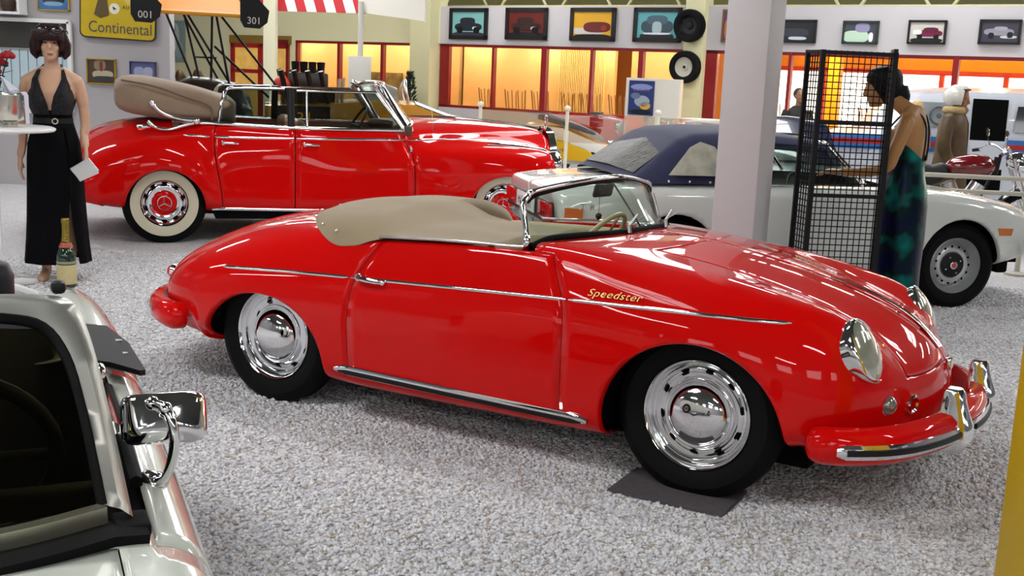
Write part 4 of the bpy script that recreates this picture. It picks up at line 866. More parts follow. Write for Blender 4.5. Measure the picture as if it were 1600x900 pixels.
    ts = np.arange(NF + 1) / NF; ks = -1 + 2 * np.arange(NY + 1) / NY
    TT, KK = np.meshgrid(ts, ks, indexing='ij'); sm = np.clip((KK + .02) / .26, 0, 1); sm = sm * sm * (3 - 2 * sm)
    FF = -1.17 + TT * ((.14 + 1.17) * (1 - sm) + (-.60 + 1.17) * sm)
    hw = np.where(FF < -.62, .745 * np.sin(np.clip((FF + 1.172) / .55, 0, 1) * PI / 2) ** .6, .745); YY = hw * KK; ya = np.abs(YY)
    u_, v_ = sf.findmany(np.maximum(FF, -1.2).ravel(), np.maximum(ya, .004).ravel(), (5 + (FF + 1.1) / .33).ravel(), (ya / .2).ravel())
    zb = sf.ev(u_, v_)[:, 2].reshape(FF.shape); tb = np.clip((FF + .55) / .2, 0, 1); zflat = .848 + .022 * np.clip((FF + .43) / .6, 0, 1); zb = zb * (1 - tb) + zflat * tb
    edge = 1 - np.abs(KK) ** 5; back = np.clip((FF + 1.17) / .20, 0, 1)
    hump = .050 * np.exp(-((FF + .80) / .27) ** 2) * (1 - .35 * (YY / .74 + .1) ** 2) + .034 * np.exp(-((FF + .42) / .25) ** 2) * (1 - .5 * (YY + .1) ** 2)
    sag = .012 * np.clip((FF + .40) / .5, 0, 1) * (1 - (ya / .745) ** 4)
    fold = .007 * np.sin(5 * FF + 9 * YY) * np.clip((FF + .7) / .4, 0, 1) + .004 * np.sin(13 * YY - 4 * FF + 1) + .010 * np.exp(-((FF + .95) / .08) ** 2 - ((ya - .50) / .07) ** 2)
    ZZ = zb + .007 + edge * (hump * back + sag + fold * back)
    rows = [[Vector((FF[i, j], YY[i, j], ZZ[i, j])) for j in range(NY + 1)] for i in range(NF + 1)]
    last = rows[-1]; rows.append([Vector((p.x + .03, p.y * .96, p.z - .05)) for p in last]); rows.append([Vector((p.x + .02, p.y * .94, p.z - .16)) for p in last])
    q = MB(); q.grid(rows); q.solid(.004); cv = q.build('cockpit_cover', TAN, car, 80)
    for F, yy in ((-1.09, .18), (-1.04, .38), (-.95, .535), (-.82, .64), (-.70, .69)):
        for sd in (-1, 1):
            u, v = sf.find(F, yy, 5.5, yy / .2, False); p = sf.pt(u, v, .018); p.y *= sd; q = MB(); q.ball(p, (.009, .009, .007), 8, 5); q.build('snap_fastener', CHROME, cv, 60)
    for sd in (-1, 1):
        q = MB(); q.tube(cr([(-.43, sd * .745, .845), (-.1, sd * .752, .867), (.28, sd * .744, .879)], 8), .006, 6); q.build('door_top_moulding', STEEL, car, 60)
    # underside
    q = MB(); q.box((.0, 0, .20), (2.9, 1.1, .10)); q.box((1.45, 0, .33), (.55, .95, .16)); q.box((-1.6, 0, .34), (.5, .9, .16)); q.build('floor_pan', DARK, car, 30)
    return car, sf
sp_car, sp_sf = build_speedster()
q = MB(); q.lathe([(.0005, -.022), (.012, -.012), (.016, .002), (.010, .012), (.0005, .008)], 12); q.tube([(0, 0, .008), (0, 0, .13)], .0012, 4)
pd = tag(q.build('heart_pendant', mat('dark_pendant', (.05, .02, .02), .4), None), 'tiny dark heart pendant on a thread behind the red roadster windscreen', 'pendant')
pd.location = Matrix.Translation((SPX, SPY, 0)) @ Matrix.Rotation(SPA, 4, 'Z') @ Vector((.235, .06, .935))
# mat under the front wheel
b = MB(); b.box((0, 0, .018), (.46, .30, .012)); mt = b.build('drip_mat', mat('grey_felt', '5b565a', .95, noise=(40, .5, '48444a')), None, 30)
tag(mt, 'flat dark grey drip mat under the front wheel of the red roadster', 'mat'); mt.location = Matrix.Translation((SPX, SPY, 0)) @ Matrix.Rotation(SPA, 4, 'Z') @ Vector((1.0, -.72, -.012)); mt.rotation_euler = (0, 0, SPA + .02)
# ---------------------------------------------------------------- big red four-door convertible (behind)
MEX, MEY, MEA = -1.8207, 10.9524, .3118
def build_saloon():
    car = thing('convertible_car', 'large red four-door convertible with folded tan top and whitewall tyres', 'car', (MEX, MEY, 0), MEA)
    net = [
     [(-2.52,0,.36),(-2.51,.2,.36),(-2.49,.4,.36),(-2.45,.58,.36),(-2.38,.70,.355),(-2.30,.79,.35),(-2.22,.84,.345),(-2.14,.86,.335),(-2.08,.85,.325),(-2.06,.6,.30)],
     [(-2.58,0,.50),(-2.57,.2,.50),(-2.54,.4,.50),(-2.49,.59,.50),(-2.43,.73,.49),(-2.36,.83,.48),(-2.27,.885,.45),(-2.17,.89,.40),(-2.09,.865,.335),(-2.06,.6,.30)],
     [(-2.54,0,.70),(-2.52,.2,.70),(-2.48,.4,.695),(-2.42,.58,.685),(-2.36,.70,.665),(-2.30,.83,.63),(-2.22,.895,.55),(-2.13,.90,.44),(-2.06,.87,.335),(-2.04,.6,.30)],
     [(-2.36,0,.87),(-2.34,.2,.865),(-2.30,.4,.85),(-2.25,.55,.825),(-2.20,.66,.79),(-2.14,.80,.745),(-2.09,.90,.63),(-2.03,.91,.47),(-1.99,.875,.33),(-1.98,.6,.29)],
     [(-1.98,0,1.0),(-1.97,.2,.995),(-1.95,.4,.98),(-1.92,.56,.955),(-1.89,.665,.91),(-1.86,.79,.865),(-1.84,.91,.73),(-1.83,.925,.52),(-1.82,.885,.33),(-1.82,.6,.28)],
     [(-1.56,0,1.05),(-1.56,.25,1.048),(-1.55,.48,1.035),(-1.54,.62,1.01),(-1.53,.70,.955),(-1.53,.80,.905),(-1.525,.91,.80),(-1.525,.93,.56),(-1.525,.89,.34),(-1.525,.6,.28)],
     [(-1.22,0,1.05),(-1.22,.3,1.05),(-1.22,.55,1.04),(-1.22,.70,1.02),(-1.22,.762,.945),(-1.22,.815,.84),(-1.21,.89,.70),(-1.20,.905,.50),(-1.18,.875,.31),(-1.18,.6,.26)],
     [(-1.06,0,1.05),(-1.06,.3,1.05),(-1.06,.58,1.04),(-1.10,.735,1.022),(-1.12,.785,.93),(-1.12,.825,.80),(-1.10,.85,.66),(-1.06,.86,.48),(-1.05,.85,.30),(-1.05,.6,.25)],
     [(-.80,0,1.05),(-.80,.3,1.05),(-.80,.6,1.035),(-.80,.75,1.012),(-.80,.80,.925),(-.80,.835,.79),(-.80,.848,.64),(-.80,.855,.47),(-.80,.845,.285),(-.80,.6,.25)],
     [(-.41,0,1.04),(-.41,.3,1.04),(-.41,.6,1.03),(-.415,.76,1.003),(-.415,.81,.92),(-.415,.838,.78),(-.415,.85,.62),(-.415,.858,.46),(-.415,.848,.28),(-.41,.6,.25)],
     [(.05,0,1.04),(.05,.3,1.04),(.05,.6,1.03),(.05,.762,1.0),(.05,.812,.925),(.05,.838,.80),(.05,.868,.65),(.05,.872,.46),(.05,.855,.285),(.05,.6,.25)],
     [(.56,0,1.075),(.56,.3,1.065),(.56,.56,1.04),(.57,.735,1.0),(.60,.79,.925),(.64,.815,.845),(.68,.885,.74),(.69,.895,.48),(.69,.87,.29),(.69,.6,.25)],
     [(.90,0,1.105),(.90,.2,1.098),(.89,.42,1.07),(.88,.60,1.01),(.87,.665,.935),(.88,.74,.875),(.90,.885,.80),(.92,.915,.50),(.92,.885,.30),(.92,.6,.26)],
     [(1.25,0,1.10),(1.25,.17,1.092),(1.25,.36,1.065),(1.25,.50,1.0),(1.25,.56,.93),(1.25,.70,.882),(1.25,.885,.825),(1.25,.925,.55),(1.25,.89,.32),(1.25,.6,.27)],
     [(1.55,0,1.085),(1.55,.15,1.078),(1.55,.31,1.052),(1.55,.42,.99),(1.55,.48,.92),(1.55,.68,.888),(1.54,.885,.832),(1.53,.93,.58),(1.525,.895,.34),(1.525,.6,.28)],
     [(1.88,0,1.05),(1.88,.13,1.045),(1.88,.25,1.02),(1.88,.33,.96),(1.87,.42,.88),(1.86,.66,.87),(1.83,.86,.81),(1.80,.91,.58),(1.79,.88,.37),(1.79,.6,.30)],
     [(2.12,0,1.01),(2.12,.11,1.0),(2.12,.20,.98),(2.12,.26,.90),(2.10,.38,.81),(2.07,.64,.82),(2.01,.81,.76),(1.96,.85,.58),(1.93,.84,.40),(1.92,.6,.32)],
     [(2.20,0,.80),(2.20,.10,.80),(2.20,.19,.78),(2.19,.27,.72),(2.17,.42,.66),(2.14,.63,.67),(2.08,.77,.62),(2.02,.81,.52),(1.98,.80,.41),(1.97,.6,.33)],
     [(2.18,0,.42),(2.18,.10,.42),(2.18,.19,.42),(2.17,.29,.42),(2.15,.43,.42),(2.12,.60,.42),(2.07,.71,.42),(2.03,.75,.42),(2.0,.75,.40),(1.99,.6,.35)],
    ]
    net = [[(x if x > -1.9 else -1.9 + (x + 1.9) * .72, y, z) for x, y, z in c] for c in net]
    sf = Surf(net); g = .008
    us = samples(19, 7, [7, 9, 11], [g * 2, g, g]); vs = np.unique(samples(10, 6, [3, 8], [0., .02])); us = np.unique(np.append(us, [6.3, 11.3]))
    def panel(u, v):
        if 6.3 < u < 11.3 and v < 3: return None
        if 7 - g * 2 < u < 11 + g and 3 < v < 8.02:
            if abs(u - 7) < g * 2.02 or abs(u - 9) < g * 1.02 or abs(u - 11) < g * 1.02 or v > 7.98: return 'gap@'
            return 'rear_door@' if u < 9 else 'front_door@'
        return 'body'
    car_body(sf, us, vs, panel, [(-1.515, .30, .338, .345, 5.5), (1.535, .30, .36, .325, 5.5)], car, {'*': RED}, {'gap@': 'shut_line'}, DARK, RED, well_y=.5)
    # chrome belt mouldings, rocker strip
    strip_on(sf, uvline(sf, [(-1.36, .928), (-1.14, .922)], 8, (5.5, 4)), 0, .012, 'belt_moulding', CHROME, car, hgt=.010)
    strip_on(sf, uvline(sf, [(-1.10, .921), (-.42, .923)], 12, (7.2, 4)), 0, .012, 'belt_moulding', CHROME, car, hgt=.010)
    strip_on(sf, uvline(sf, [(-.40, .923), (.58, .932)], 12, (9.2, 4)), 0, .012, 'belt_moulding', CHROME, car, hgt=.010)
    strip_on(sf, [(11.05 + k * .2, 3.98) for k in range(24)], 0, .011, 'belt_moulding', CHROME, car, hgt=.010)
    strip_on(sf, uvline(sf, [(-1.13, .302), (-.3, .292), (.62, .292)], 12, (7.2, 7.9)), .003, .016, 'rocker_moulding', CHROME, car, hgt=.012)
    for sd in (-1, 1):
        q = MB(); q.tube(cr([(-1.45, sd * .66, 1.035), (-1.05, sd * .742, 1.032), (-.42, sd * .765, 1.014), (.05, sd * .767, 1.010), (.56, sd * .742, 1.012)], 8), .016, 8); q.build('sill_moulding', CHROME, car, 60)
        for F in (-1.03, -.33):
            u, v = sf.find(F + .05, .875, 9 if F > -.6 else 7.5, 4.3); P = sf.pt(u, v); P.y *= sd
            q = MB(); q.tube(cr([P + Vector((-.06, sd * .005, 0)), P + Vector((-.045, sd * .03, 0)), P + Vector((.03, sd * .034, -.003)), P + Vector((.075, sd * .028, -.006))], 4), [.014] * 5 + [.012] * 5 + [.008] * 3, 8)
            q.lathe([(.022, 0), (.02, .016), (.0005, .02)], 12, axis_m(P + Vector((-.05, 0, 0)), (0, sd, 0))); q.build('door_handle', CHROME, car, 50)
        u, v = sf.find(.63, .85, 11, 4.6); P = sf.pt(u, v, .004); P.y *= sd; q = MB(); q.box(P, (.022, .03, .05), None, .006); q.build('hinge', CHROME, car)
        # filler / fender lamp and headlamps
        u, v = sf.find(-1.68, .985, 4.8, 3.7); P = sf.pt(u, v); P.y *= sd; q = MB(); q.box(P, (.13, .05, .045), None, .018); q.build('fender_badge', CHROME, car)
        M = axis_m((2.02, sd * .665, .72), (1, 0, .03)); q = MB(); q.lathe([(.115, -.05), (.125, .03), (.128, .075), (.118, .085), (.108, .08)], 36, M); h = q.build('headlamp_ring', CHROME, car, 50)
        q = MB(); q.lathe([(.11, .08), (.08, .105), (.04, .118), (.0005, .12)], 30, M); q.build('headlamp_glass', MATS['lamp_glass'], h, 50)
        M = axis_m((2.12, sd * .46, .58), (1, 0, 0)); q = MB(); q.lathe([(.06, -.04), (.065, .03), (.055, .04), (.0005, .055)], 24, M); q.build('fog_lamp', CHROME, car, 50)
    for F in (1.525, -1.525):
        for y in (-.745, .745): wheel(car, F, y, .345, .352, .196, .095, 'whitewall')
    # grille, hood mouldings, mast, bumpers
    q = MB(); rows = []
    for z, w_, x in ((.50, .17, 2.24), (.70, .20, 2.26), (.88, .205, 2.255), (.99, .17, 2.235), (1.035, .11, 2.22), (1.05, .03, 2.21)):
        rows.append([Vector((x - .07, -w_, z)), Vector((x, -w_, z)), Vector((x + .012, 0, z)), Vector((x, w_, z)), Vector((x - .07, w_, z))])
    q.grid(rows); q.solid(.02); gr = q.build('grille_shell', CHROME, car, 40)
    q = MB()
    for k in range(11): q.box((2.262 + .008 * (1 - abs(k - 5) / 5), -.15 + .03 * k, .74), (.014, .008, .44))
    q.build('grille_bar', STEEL, gr)
    q = MB(); q.tube([(2.20, 0, 1.05), (2.20, 0, 1.085)], .012, 8); q.tube([Vector((2.20, .04 * math.cos(k * PI / 10), 1.125 + .04 * math.sin(k * PI / 10))) for k in range(20)], .005, 6, True)
    for k in range(3): q.tube([(2.20, 0, 1.125), (2.20, .038 * math.sin(k * 2.094), 1.125 + .038 * math.cos(k * 2.094))], .004, 5)
    q.build('hood_star', CHROME, car)
    q = MB(); q.tube([(.70, 0, 1.115), (1.2, 0, 1.118), (1.7, 0, 1.085), (2.12, 0, 1.032)], .010, 6); q.build('hood_moulding', CHROME, car, 60)
    strip_on(sf, [(13.5 + k * .2, 4.75) for k in range(15)], .002, .010, 'fender_moulding', CHROME, car, hgt=.014)
    q = MB(); q.tube([(.88, -.60, 1.0), (.86, -.60, 1.25)], [.005, .002], 6); q.build('mast', CHROME, car)
    bp = [(-.012, -.075), (.02, -.07), (.04, -.03), (.045, 0), (.04, .03), (.02, .07), (-.012, .075)]
    q = MB(); q.sweep(cr([(2.05, -.93, .45), (2.25, -.86, .45), (2.37, -.5, .46), (2.40, 0, .46), (2.37, .5, .46), (2.25, .86, .45), (2.05, .93, .45)], 6), bp); q.build('front_bumper', CHROME, car, 50)
    q = MB(); q.sweep(cr([(-2.2, .90, .45), (-2.40, .82, .45), (-2.47, .45, .46), (-2.49, 0, .46), (-2.47, -.45, .46), (-2.40, -.82, .45), (-2.2, -.90, .45)], 6), bp); q.build('rear_bumper', CHROME, car, 50)
    # windscreen
    base = cr([(.62, -.655, 1.025), (.72, -.4, 1.075), (.755, 0, 1.09), (.72, .4, 1.075), (.62, .655, 1.025)], 5); top = cr([(.385, -.615, 1.405), (.445, -.4, 1.425), (.465, 0, 1.43), (.445, .4, 1.425), (.385, .615, 1.405)], 5)
    g_ = MB(); g_.grid([base, [a.lerp(c, .5) for a, c in zip(base, top)], top]); g_.solid(.005); ws = g_.build('windscreen', GLASS, car, 60)
    q = MB(); q.tube([base[0]] + top + [base[-1]], .018, 8); q.tube(base, .016, 8); q.build('screen_frame', CHROME, ws, 60)
    for sd in (-1, 1):
        q = MB(); q.tube([(.60, sd * .69, 1.005), (.335, sd * .64, 1.385)], .030, 8, flat=.6); q.build('screen_pillar', CHROME, ws, 60)
        q = MB(); q.tube([(.63, sd * .67, 1.02), (.395, sd * .622, 1.40)], .012, 6); q.build('pillar_seal', RUBBER, ws, 60)
        q = MB(); q.box((.36, sd * .625, 1.40), (.10, .06, .05), Matrix.Rotation(.5, 3, 'Y'), .012); q.build('roof_latch', CHROME, ws)
        # side glass, frames and pillar
        for x0, x1, x0t, x1t in ((-1.06, -.50, -.985, -.49), (-.385, .565, -.385, .325)):
            pts = [(x0, sd * .742, 1.03), (x1, sd * .745, 1.03), (x1t, sd * .655, 1.345), (x0t, sd * .655, 1.338)]
            q = MB(); q.poly(pts, .005, (0, sd, .25)); wn = q.build('side_window', glassmat('side_glass', (.70, .74, .72)), car, 0)
            q = MB(); q.tube([pts[1], pts[2]] if x0 > -.6 else [pts[0], pts[3]], .010, 6); q.tube([pts[3], pts[2]], .0125, 6); q.build('window_frame', CHROME, wn, 60)
        q = MB(); q.tube([(-.44, sd * .742, 1.02), (-.44, sd * .655, 1.35)], .032, 8, flat=.5, up=(1, 0, 0)); q.build('centre_pillar', BLACKM, car, 60)
        q = MB(); q.tube([(-.30, sd * .742, 1.03), (-.30, sd * .655, 1.345)], .010, 6); q.build('vent_divider', CHROME, car, 60)
        q = MB(); q.tube(cr([(-1.07, sd * .735, 1.03), (-1.03, sd * .70, 1.24), (-.99, sd * .66, 1.325), (-.93, sd * .655, 1.345)], 5), .014, 8); q.build('window_rail', CHROME, car, 60)
        # landau iron and hinge
        q = MB(); q.tube(cr([(-1.62, sd * .705, 1.205), (-1.59, sd * .715, 1.16), (-1.50, sd * .725, 1.095), (-1.36, sd * .735, 1.062), (-1.24, sd * .74, 1.055)], 6), [.022] * 6 + [.017] * 13 + [.02] * 6, 8); q.build('landau_bar', CHROME, car, 60)
        q = MB(); q.tube(cr([(-1.65, sd * .715, 1.035), (-1.58, sd * .73, .985), (-1.47, sd * .74, .975), (-1.36, sd * .75, 1.01), (-1.25, sd * .75, 1.045)], 6), [.020] * 5 + [.016] * 15 + [.018] * 5, 8); q.ball((-1.25, sd * .75, 1.05), .034, 10, 6); q.build('landau_hinge', CHROME, car, 60)
    # folded tan top: a long sack hanging over the rear deck
    # stations along the bow (from rear tip to front): (x centre, z top, z bottom, half width)
    st = [(-1.94, 1.34, 1.19, .60), (-1.91, 1.395, 1.13, .66), (-1.80, 1.412, 1.075, .68), (-1.60, 1.40, 1.03, .70), (-1.40, 1.365, 1.02, .71), (-1.20, 1.325, 1.02, .72), (-1.05, 1.285, 1.02, .72), (-.93, 1.27, 1.03, .70), (-.90, 1.22, 1.06, .66)]
    rows = []
    for i, (x, zt, zb_, hw_) in enumerate(st):
        row = []; n = 28
        for k in range(n):
            a = 2 * PI * k / n; c_, s_ = math.cos(a), math.sin(a); e = .38
            y = hw_ * math.copysign(abs(c_) ** e, c_); z = (zt + zb_) / 2 + (zt - zb_) / 2 * math.copysign(abs(s_) ** .5, s_)
            z += .014 * math.sin(7 * y + 5 * x) + .010 * math.sin(13 * x + 4 * z); row.append(Vector((x + .012 * math.sin(9 * y), y + .012 * math.sin(8 * x + 20 * z), z)))
        rows.append(row)
    q = MB(); q.grid(rows, closed=True); n = 28; q.f.append(tuple(range(n))[::-1]); q.f.append(tuple(range(len(q.v) - n, len(q.v)))); q.mi += [0, 0]
    q.build('folded_top', mat('tan_hood_cloth', '97806a', .85, sheen=.2, noise=(7, .4, '7f6a56')), car, 70, sub=1)
    q = MB(); q.tube(cr([(-1.86, -.66, 1.375), (-1.6, -.725, 1.335), (-1.35, -.735, 1.255), (-1.14, -.735, 1.18), (-1.12, -.735, 1.06)], 6), .008, 6); q.build('top_seam', mat('tan_piping', '6f5b49', .8), car, 60)
    # cabin
    q = MB(); q.box((-.30, 0, .34), (2.2, 1.5, .05)); q.box((-1.42, 0, .70), (.05, 1.4, .66)); q.box((.62, 0, .70), (.06, 1.5, .7))
    for sd in (-1, 1): q.box((-.25, sd * .735, .66), (1.75, .03, .66))
    q.build('cabin_tub', mat('brown_trim', '5a4636', .7), car, 30)
    tanl = mat('cognac_leather', '7d5a3a', .5, bump=(90, .1))
    q = MB(); q.box((-1.0, 0, .62), (.5, 1.36, .2), None, .06); q.box((-1.22, 0, .86), (.16, 1.36, .44), Matrix.Rotation(-.2, 3, 'Y'), .06); q.build('rear_bench', tanl, car, 50)
    for y in (-.36, .36):
        q = MB(); q.box((-.05, y, .62), (.5, .62, .18), None, .06); q.box((-.33, y, .86), (.14, .62, .44), Matrix.Rotation(-.2, 3, 'Y'), .06); q.build('front_seat', tanl, car, 50)
    M = axis_m((.32, .36, 1.0), (-.85, 0, .52)); q = MB(); q.tube([M @ Vector((.21 * math.cos(k * PI / 16), .21 * math.sin(k * PI / 16), 0)) for k in range(32)], .013, 8, True); q.tube([M @ Vector((-.2, 0, 0)), M @ Vector((.2, 0, 0))], .01, 6); q.tube([M @ Vector((0, 0, 0)), M @ Vector((0, 0, -.35))], .02, 8); q.build('steering_wheel', BLACKP, car, 60)
    q = MB(); q.tube(cr([(.53, -.62, 1.01), (.60, -.3, 1.03), (.62, 0, 1.04), (.60, .3, 1.03), (.53, .62, 1.01)], 5), .05, 8); q.build('dashboard', mat('walnut', '4a2b18', .3, coat=.6), car, 60)
    q = MB(); q.box((0, 0, .30), (3.6, 1.2, .14)); q.box((0, 0, .25), (2.2, 1.62, .08)); q.build('chassis', DARK, car, 30)
    return car
build_saloon()
# ---------------------------------------------------------------- white roadster with navy soft top (right, behind)
TRX, TRY, TRA = 1.991, 8.693, .23
CREAM = mat('cream_white_paint', 'd3d6d0', .25, coat=1.)
def build_whiteroadster():
    car = thing('soft_top_car', 'white roadster with closed navy blue soft top behind the white column', 'car', (TRX, TRY, 0), TRA)
    def col(F, zc, ytop, zt, w, zl=.24, dF=0.):
        # plain slab-sided section: hood/deck, shoulder, side
        return [(F + dF, 0, zc), (F + dF, ytop * .45, zc - .004), (F + dF * .8, ytop * .8, zc - .012), (F + dF * .5, ytop, zt), (F + dF * .3, w - .035, zt - .035), (F, w - .004, zt - .12), (F, w + .008, .56), (F, w, .42), (F, w - .03, zl), (F, .5, zl - .04)]
    net = [
     [(-1.99,0,.40),(-1.99,.25,.40),(-1.98,.45,.40),(-1.975,.6,.40),(-1.96,.67,.40),(-1.94,.71,.395),(-1.90,.735,.39),(-1.85,.745,.37),(-1.82,.735,.33),(-1.8,.5,.28)],
     [(-2.02,0,.56),(-2.02,.25,.56),(-2.015,.45,.56),(-2.01,.6,.56),(-2.0,.68,.555),(-1.98,.725,.55),(-1.94,.752,.52),(-1.88,.765,.45),(-1.82,.75,.34),(-1.8,.5,.28)],
     [(-2.05,0,.74),(-2.05,.25,.74),(-2.045,.45,.74),(-2.04,.6,.735),(-2.03,.68,.72),(-2.0,.735,.69),(-1.95,.765,.60),(-1.88,.775,.48),(-1.82,.755,.34),(-1.8,.5,.28)],
     [(-2.045,0,.80),(-2.045,.25,.80),(-2.04,.45,.80),(-2.03,.60,.80),(-2.01,.68,.785),(-1.97,.735,.74),(-1.92,.765,.62),(-1.86,.775,.48),(-1.80,.755,.34),(-1.78,.5,.28)],
     [(-1.95,0,.825),(-1.95,.25,.823),(-1.94,.45,.82),(-1.93,.62,.818),(-1.91,.70,.80),(-1.88,.75,.73),(-1.84,.772,.60),(-1.80,.778,.46),(-1.76,.755,.33),(-1.74,.5,.27)],
     col(-1.62, .86, .62, .85, .785, .30), col(-1.12, .87, .62, .865, .79, .30), col(-.70, .875, .63, .872, .785, .24), col(-.25, .875, .63, .872, .785, .22), col(.25, .878, .63, .872, .785, .22), col(.62, .885, .62, .868, .785, .24),
     col(1.12, .855, .60, .832, .79, .30), col(1.42, .82, .59, .79, .775, .32),
     [(1.72,0,.76),(1.72,.27,.757),(1.71,.47,.748),(1.70,.58,.725),(1.68,.66,.695),(1.65,.715,.64),(1.62,.745,.54),(1.60,.75,.44),(1.59,.735,.36),(1.58,.5,.32)],
     [(1.84,0,.68),(1.835,.27,.678),(1.82,.47,.67),(1.80,.57,.65),(1.77,.65,.62),(1.73,.695,.57),(1.69,.725,.50),(1.66,.735,.43),(1.64,.725,.37),(1.63,.5,.33)],
     [(1.84,0,.44),(1.835,.27,.44),(1.82,.47,.44),(1.80,.57,.44),(1.77,.64,.43),(1.74,.68,.42),(1.70,.705,.41),(1.67,.715,.39),(1.65,.71,.37),(1.64,.5,.34)],
    ]
    sq = lambda x: x if x > -1.3 else -1.3 + (x + 1.3) * .86
    net = [[(sq(x), y, z) for x, y, z in c] for c in net]
    sf = Surf(net); g = .007
    us = samples(16, 7, [7.4, 9.6], [g, g]); vs = np.unique(samples(10, 6, [7.8], [.015])); us = np.unique(np.append(us, [6.6, 10.0]))
    def panel(u, v):
        if 6.6 < u < 10.0 and v < 3: return None
        if 7.4 - g < u < 9.6 + g and 3 < v < 7.815:
            if abs(u - 7.4) < g * 1.02 or abs(u - 9.6) < g * 1.02 or v > 7.785: return 'gap@'
            return 'door@'
        return 'body'
    car_body(sf, us, vs, panel, [(1.12, .30, .345, .365, 5), (-1.10, .30, .35, .375, 5)], car, {'*': CREAM}, {'gap@': 'shut_line'}, DARK, CREAM, well_y=.45)
    for F in (1.12, -1.12):
        for y in (-.67, .67): wheel(car, F, y, .312, .318, .208, .085, 'steel')
    # tail panel, lamps, plate, badge
    q = MB(); q.box((-1.946, 0, .645), (.03, 1.30, .155), None, .012); tp = q.build('tail_panel', mat('dark_panel', (.03, .012, .012), .4), car)
    for sd in (-1, 1):
        q = MB(); q.box((-1.954, sd * .50, .655), (.03, .32, .12), None, .012); q.build('tail_lamp', REDGLASS, tp)
        q = MB(); pts = [(-1.885, sd * .757, .625), (-1.77, sd * .795, .625), (-1.77, sd * .793, .70), (-1.885, sd * .75, .70)]; q.poly(pts, .012, (0, sd, 0)); q.build('side_lamp', AMBER, car)
        q = MB(); q.poly([(1.42, sd * .772, .545), (1.53, sd * .758, .545), (1.545, sd * .752, .595), (1.40, sd * .772, .60)], .012, (0, sd, 0)); q.build('side_marker', AMBER, car)
        xd = (1, 0, 0) if sd < 0 else (-1, 0, 0)
        u, v = sf.find(-1.70, .705, 4.6, 5.2); P = sf.pt(u, v, .003); P.y *= sd; text('fender_decal', 'TR6', .062, mat('grey_decal', '9aa09f', .4), car, frame(P, xd, (0, 0, 1)), .001, spacing=1.9)
    q = MB(); q.box((-1.972, .0, .66), (.012, .52, .115), None, .004); pl = q.build('number_plate', WHITE, car)
    strokes('plate_letters', 8, .42, .07, BLACKP, pl, frame((-1.978, 0, .66), (0, -1, 0), (0, 0, 1)), 9, .002)
    bp = [(-.01, -.05), (.02, -.048), (.035, -.02), (.035, .02), (.02, .048), (-.01, .05)]
    q = MB(); q.sweep(cr([(1.60, -.80, .46), (1.78, -.78, .46), (1.88, -.5, .46), (1.91, 0, .46), (1.88, .5, .46), (1.78, .78, .46), (1.60, .80, .46)], 6), bp); q.build('front_bumper', CHROME, car, 50)
    q = MB(); q.sweep(cr([(-1.65, .80, .47), (-1.90, .78, .47), (-1.97, .5, .47), (-1.99, 0, .47), (-1.97, -.5, .47), (-1.90, -.78, .47), (-1.65, -.80, .47)], 6), bp); q.build('rear_bumper', CHROME, car, 50)
    q = MB(); q.box((1.845, 0, .57), (.02, 1.0, .13), None, .006); gr = q.build('grille', BLACKP, car)
    for sd in (-1, 1):
        M = axis_m((1.80, sd * .57, .58), (1, 0, .02)); q = MB(); q.lathe([(.09, -.03), (.095, .03), (.085, .04), (.06, .05), (.0005, .06)], 30, M); q.build('headlamp', CHROME, car, 50)
    q = MB()
    for sd in (-1, 1): q2 = MB(); q2.box((1.55, sd * .62, .33), (.10, .12, .16), None, .02); q2.build('mud_flap', DARK, car)
    q.box((0, 0, .27), (2.9, 1.1, .12)); q.box((1.62, 0, .38), (.2, 1.2, .12)); q.box((0, 0, .22), (1.35, 1.48, .06)); q.build('underbody', DARK, car, 30)
    # ---- soft top (navy cloth)
    NAVY = mat('navy_cloth', '2a2d4e', .85, sheen=.15, noise=(12, .3, '20233f'), bump=(400, .1))
    # stations: F, half width bottom, z bottom, half width top, z top
    st = [(-1.40, .665, .862, .62, .885), (-1.30, .70, .868, .60, .955), (-1.16, .715, .872, .575, 1.06), (-1.03, .72, .874, .555, 1.15), (-.92, .72, .875, .55, 1.19), (-.70, .72, .876, .55, 1.207), (-.42, .72, .876, .55, 1.207), (-.12, .71, .876, .55, 1.185), (.10, .70, .88, .545, 1.15)]
    rows = []
    for F, wb, zb_, wt, zt in st:
        L = []
        for t in (0, .25, .5, .75, 1.): L.append((wb + (wt - wb) * t + .02 * math.sin(t * PI), zb_ + (zt - zb_) * t))
        arc = [(wt * math.cos(a), zt + (.035 if F > -1.1 else .012) * math.sin(a)) for a in (.5, .9, 1.25, PI / 2)]
        half = L + arc; full = [Vector((F, -y, z)) for y, z in half] + [Vector((F, y, z)) for y, z in half[::-1][1:]]; rows.append(full)
    # cut openings: quarter windows (rows 3..5) and rear window (rows 0..3 top) and door glass
    n = len(rows[0]); q = MB(); vs_ = [p for r in rows for p in r]; fs = []
    for i in range(len(rows) - 1):
        for k in range(n - 1):
            side = k in (1, 2) or k in (n - 3, n - 4)
            if 5 <= i and (k in (0, 1, 2) or k in (n - 2, n - 3, n - 4)): continue
            fs.append((i * n + k, i * n + k + 1, (i + 1) * n + k + 1, (i + 1) * n + k))
    q.add(vs_, fs); q.solid(.006); top = q.build('soft_top', NAVY, car, 50)
    GL = mat('vinyl_window', (.02, .019, .014), .35, spec=.2, noise=(18, .7, (.075, .07, .05)), bump=(25, .5)); CL = mat('clear_vinyl', 'b8b6a4', .15, coat=.8, noise=(9, .8, '8f8f86'))
    q = MB(); rr = []
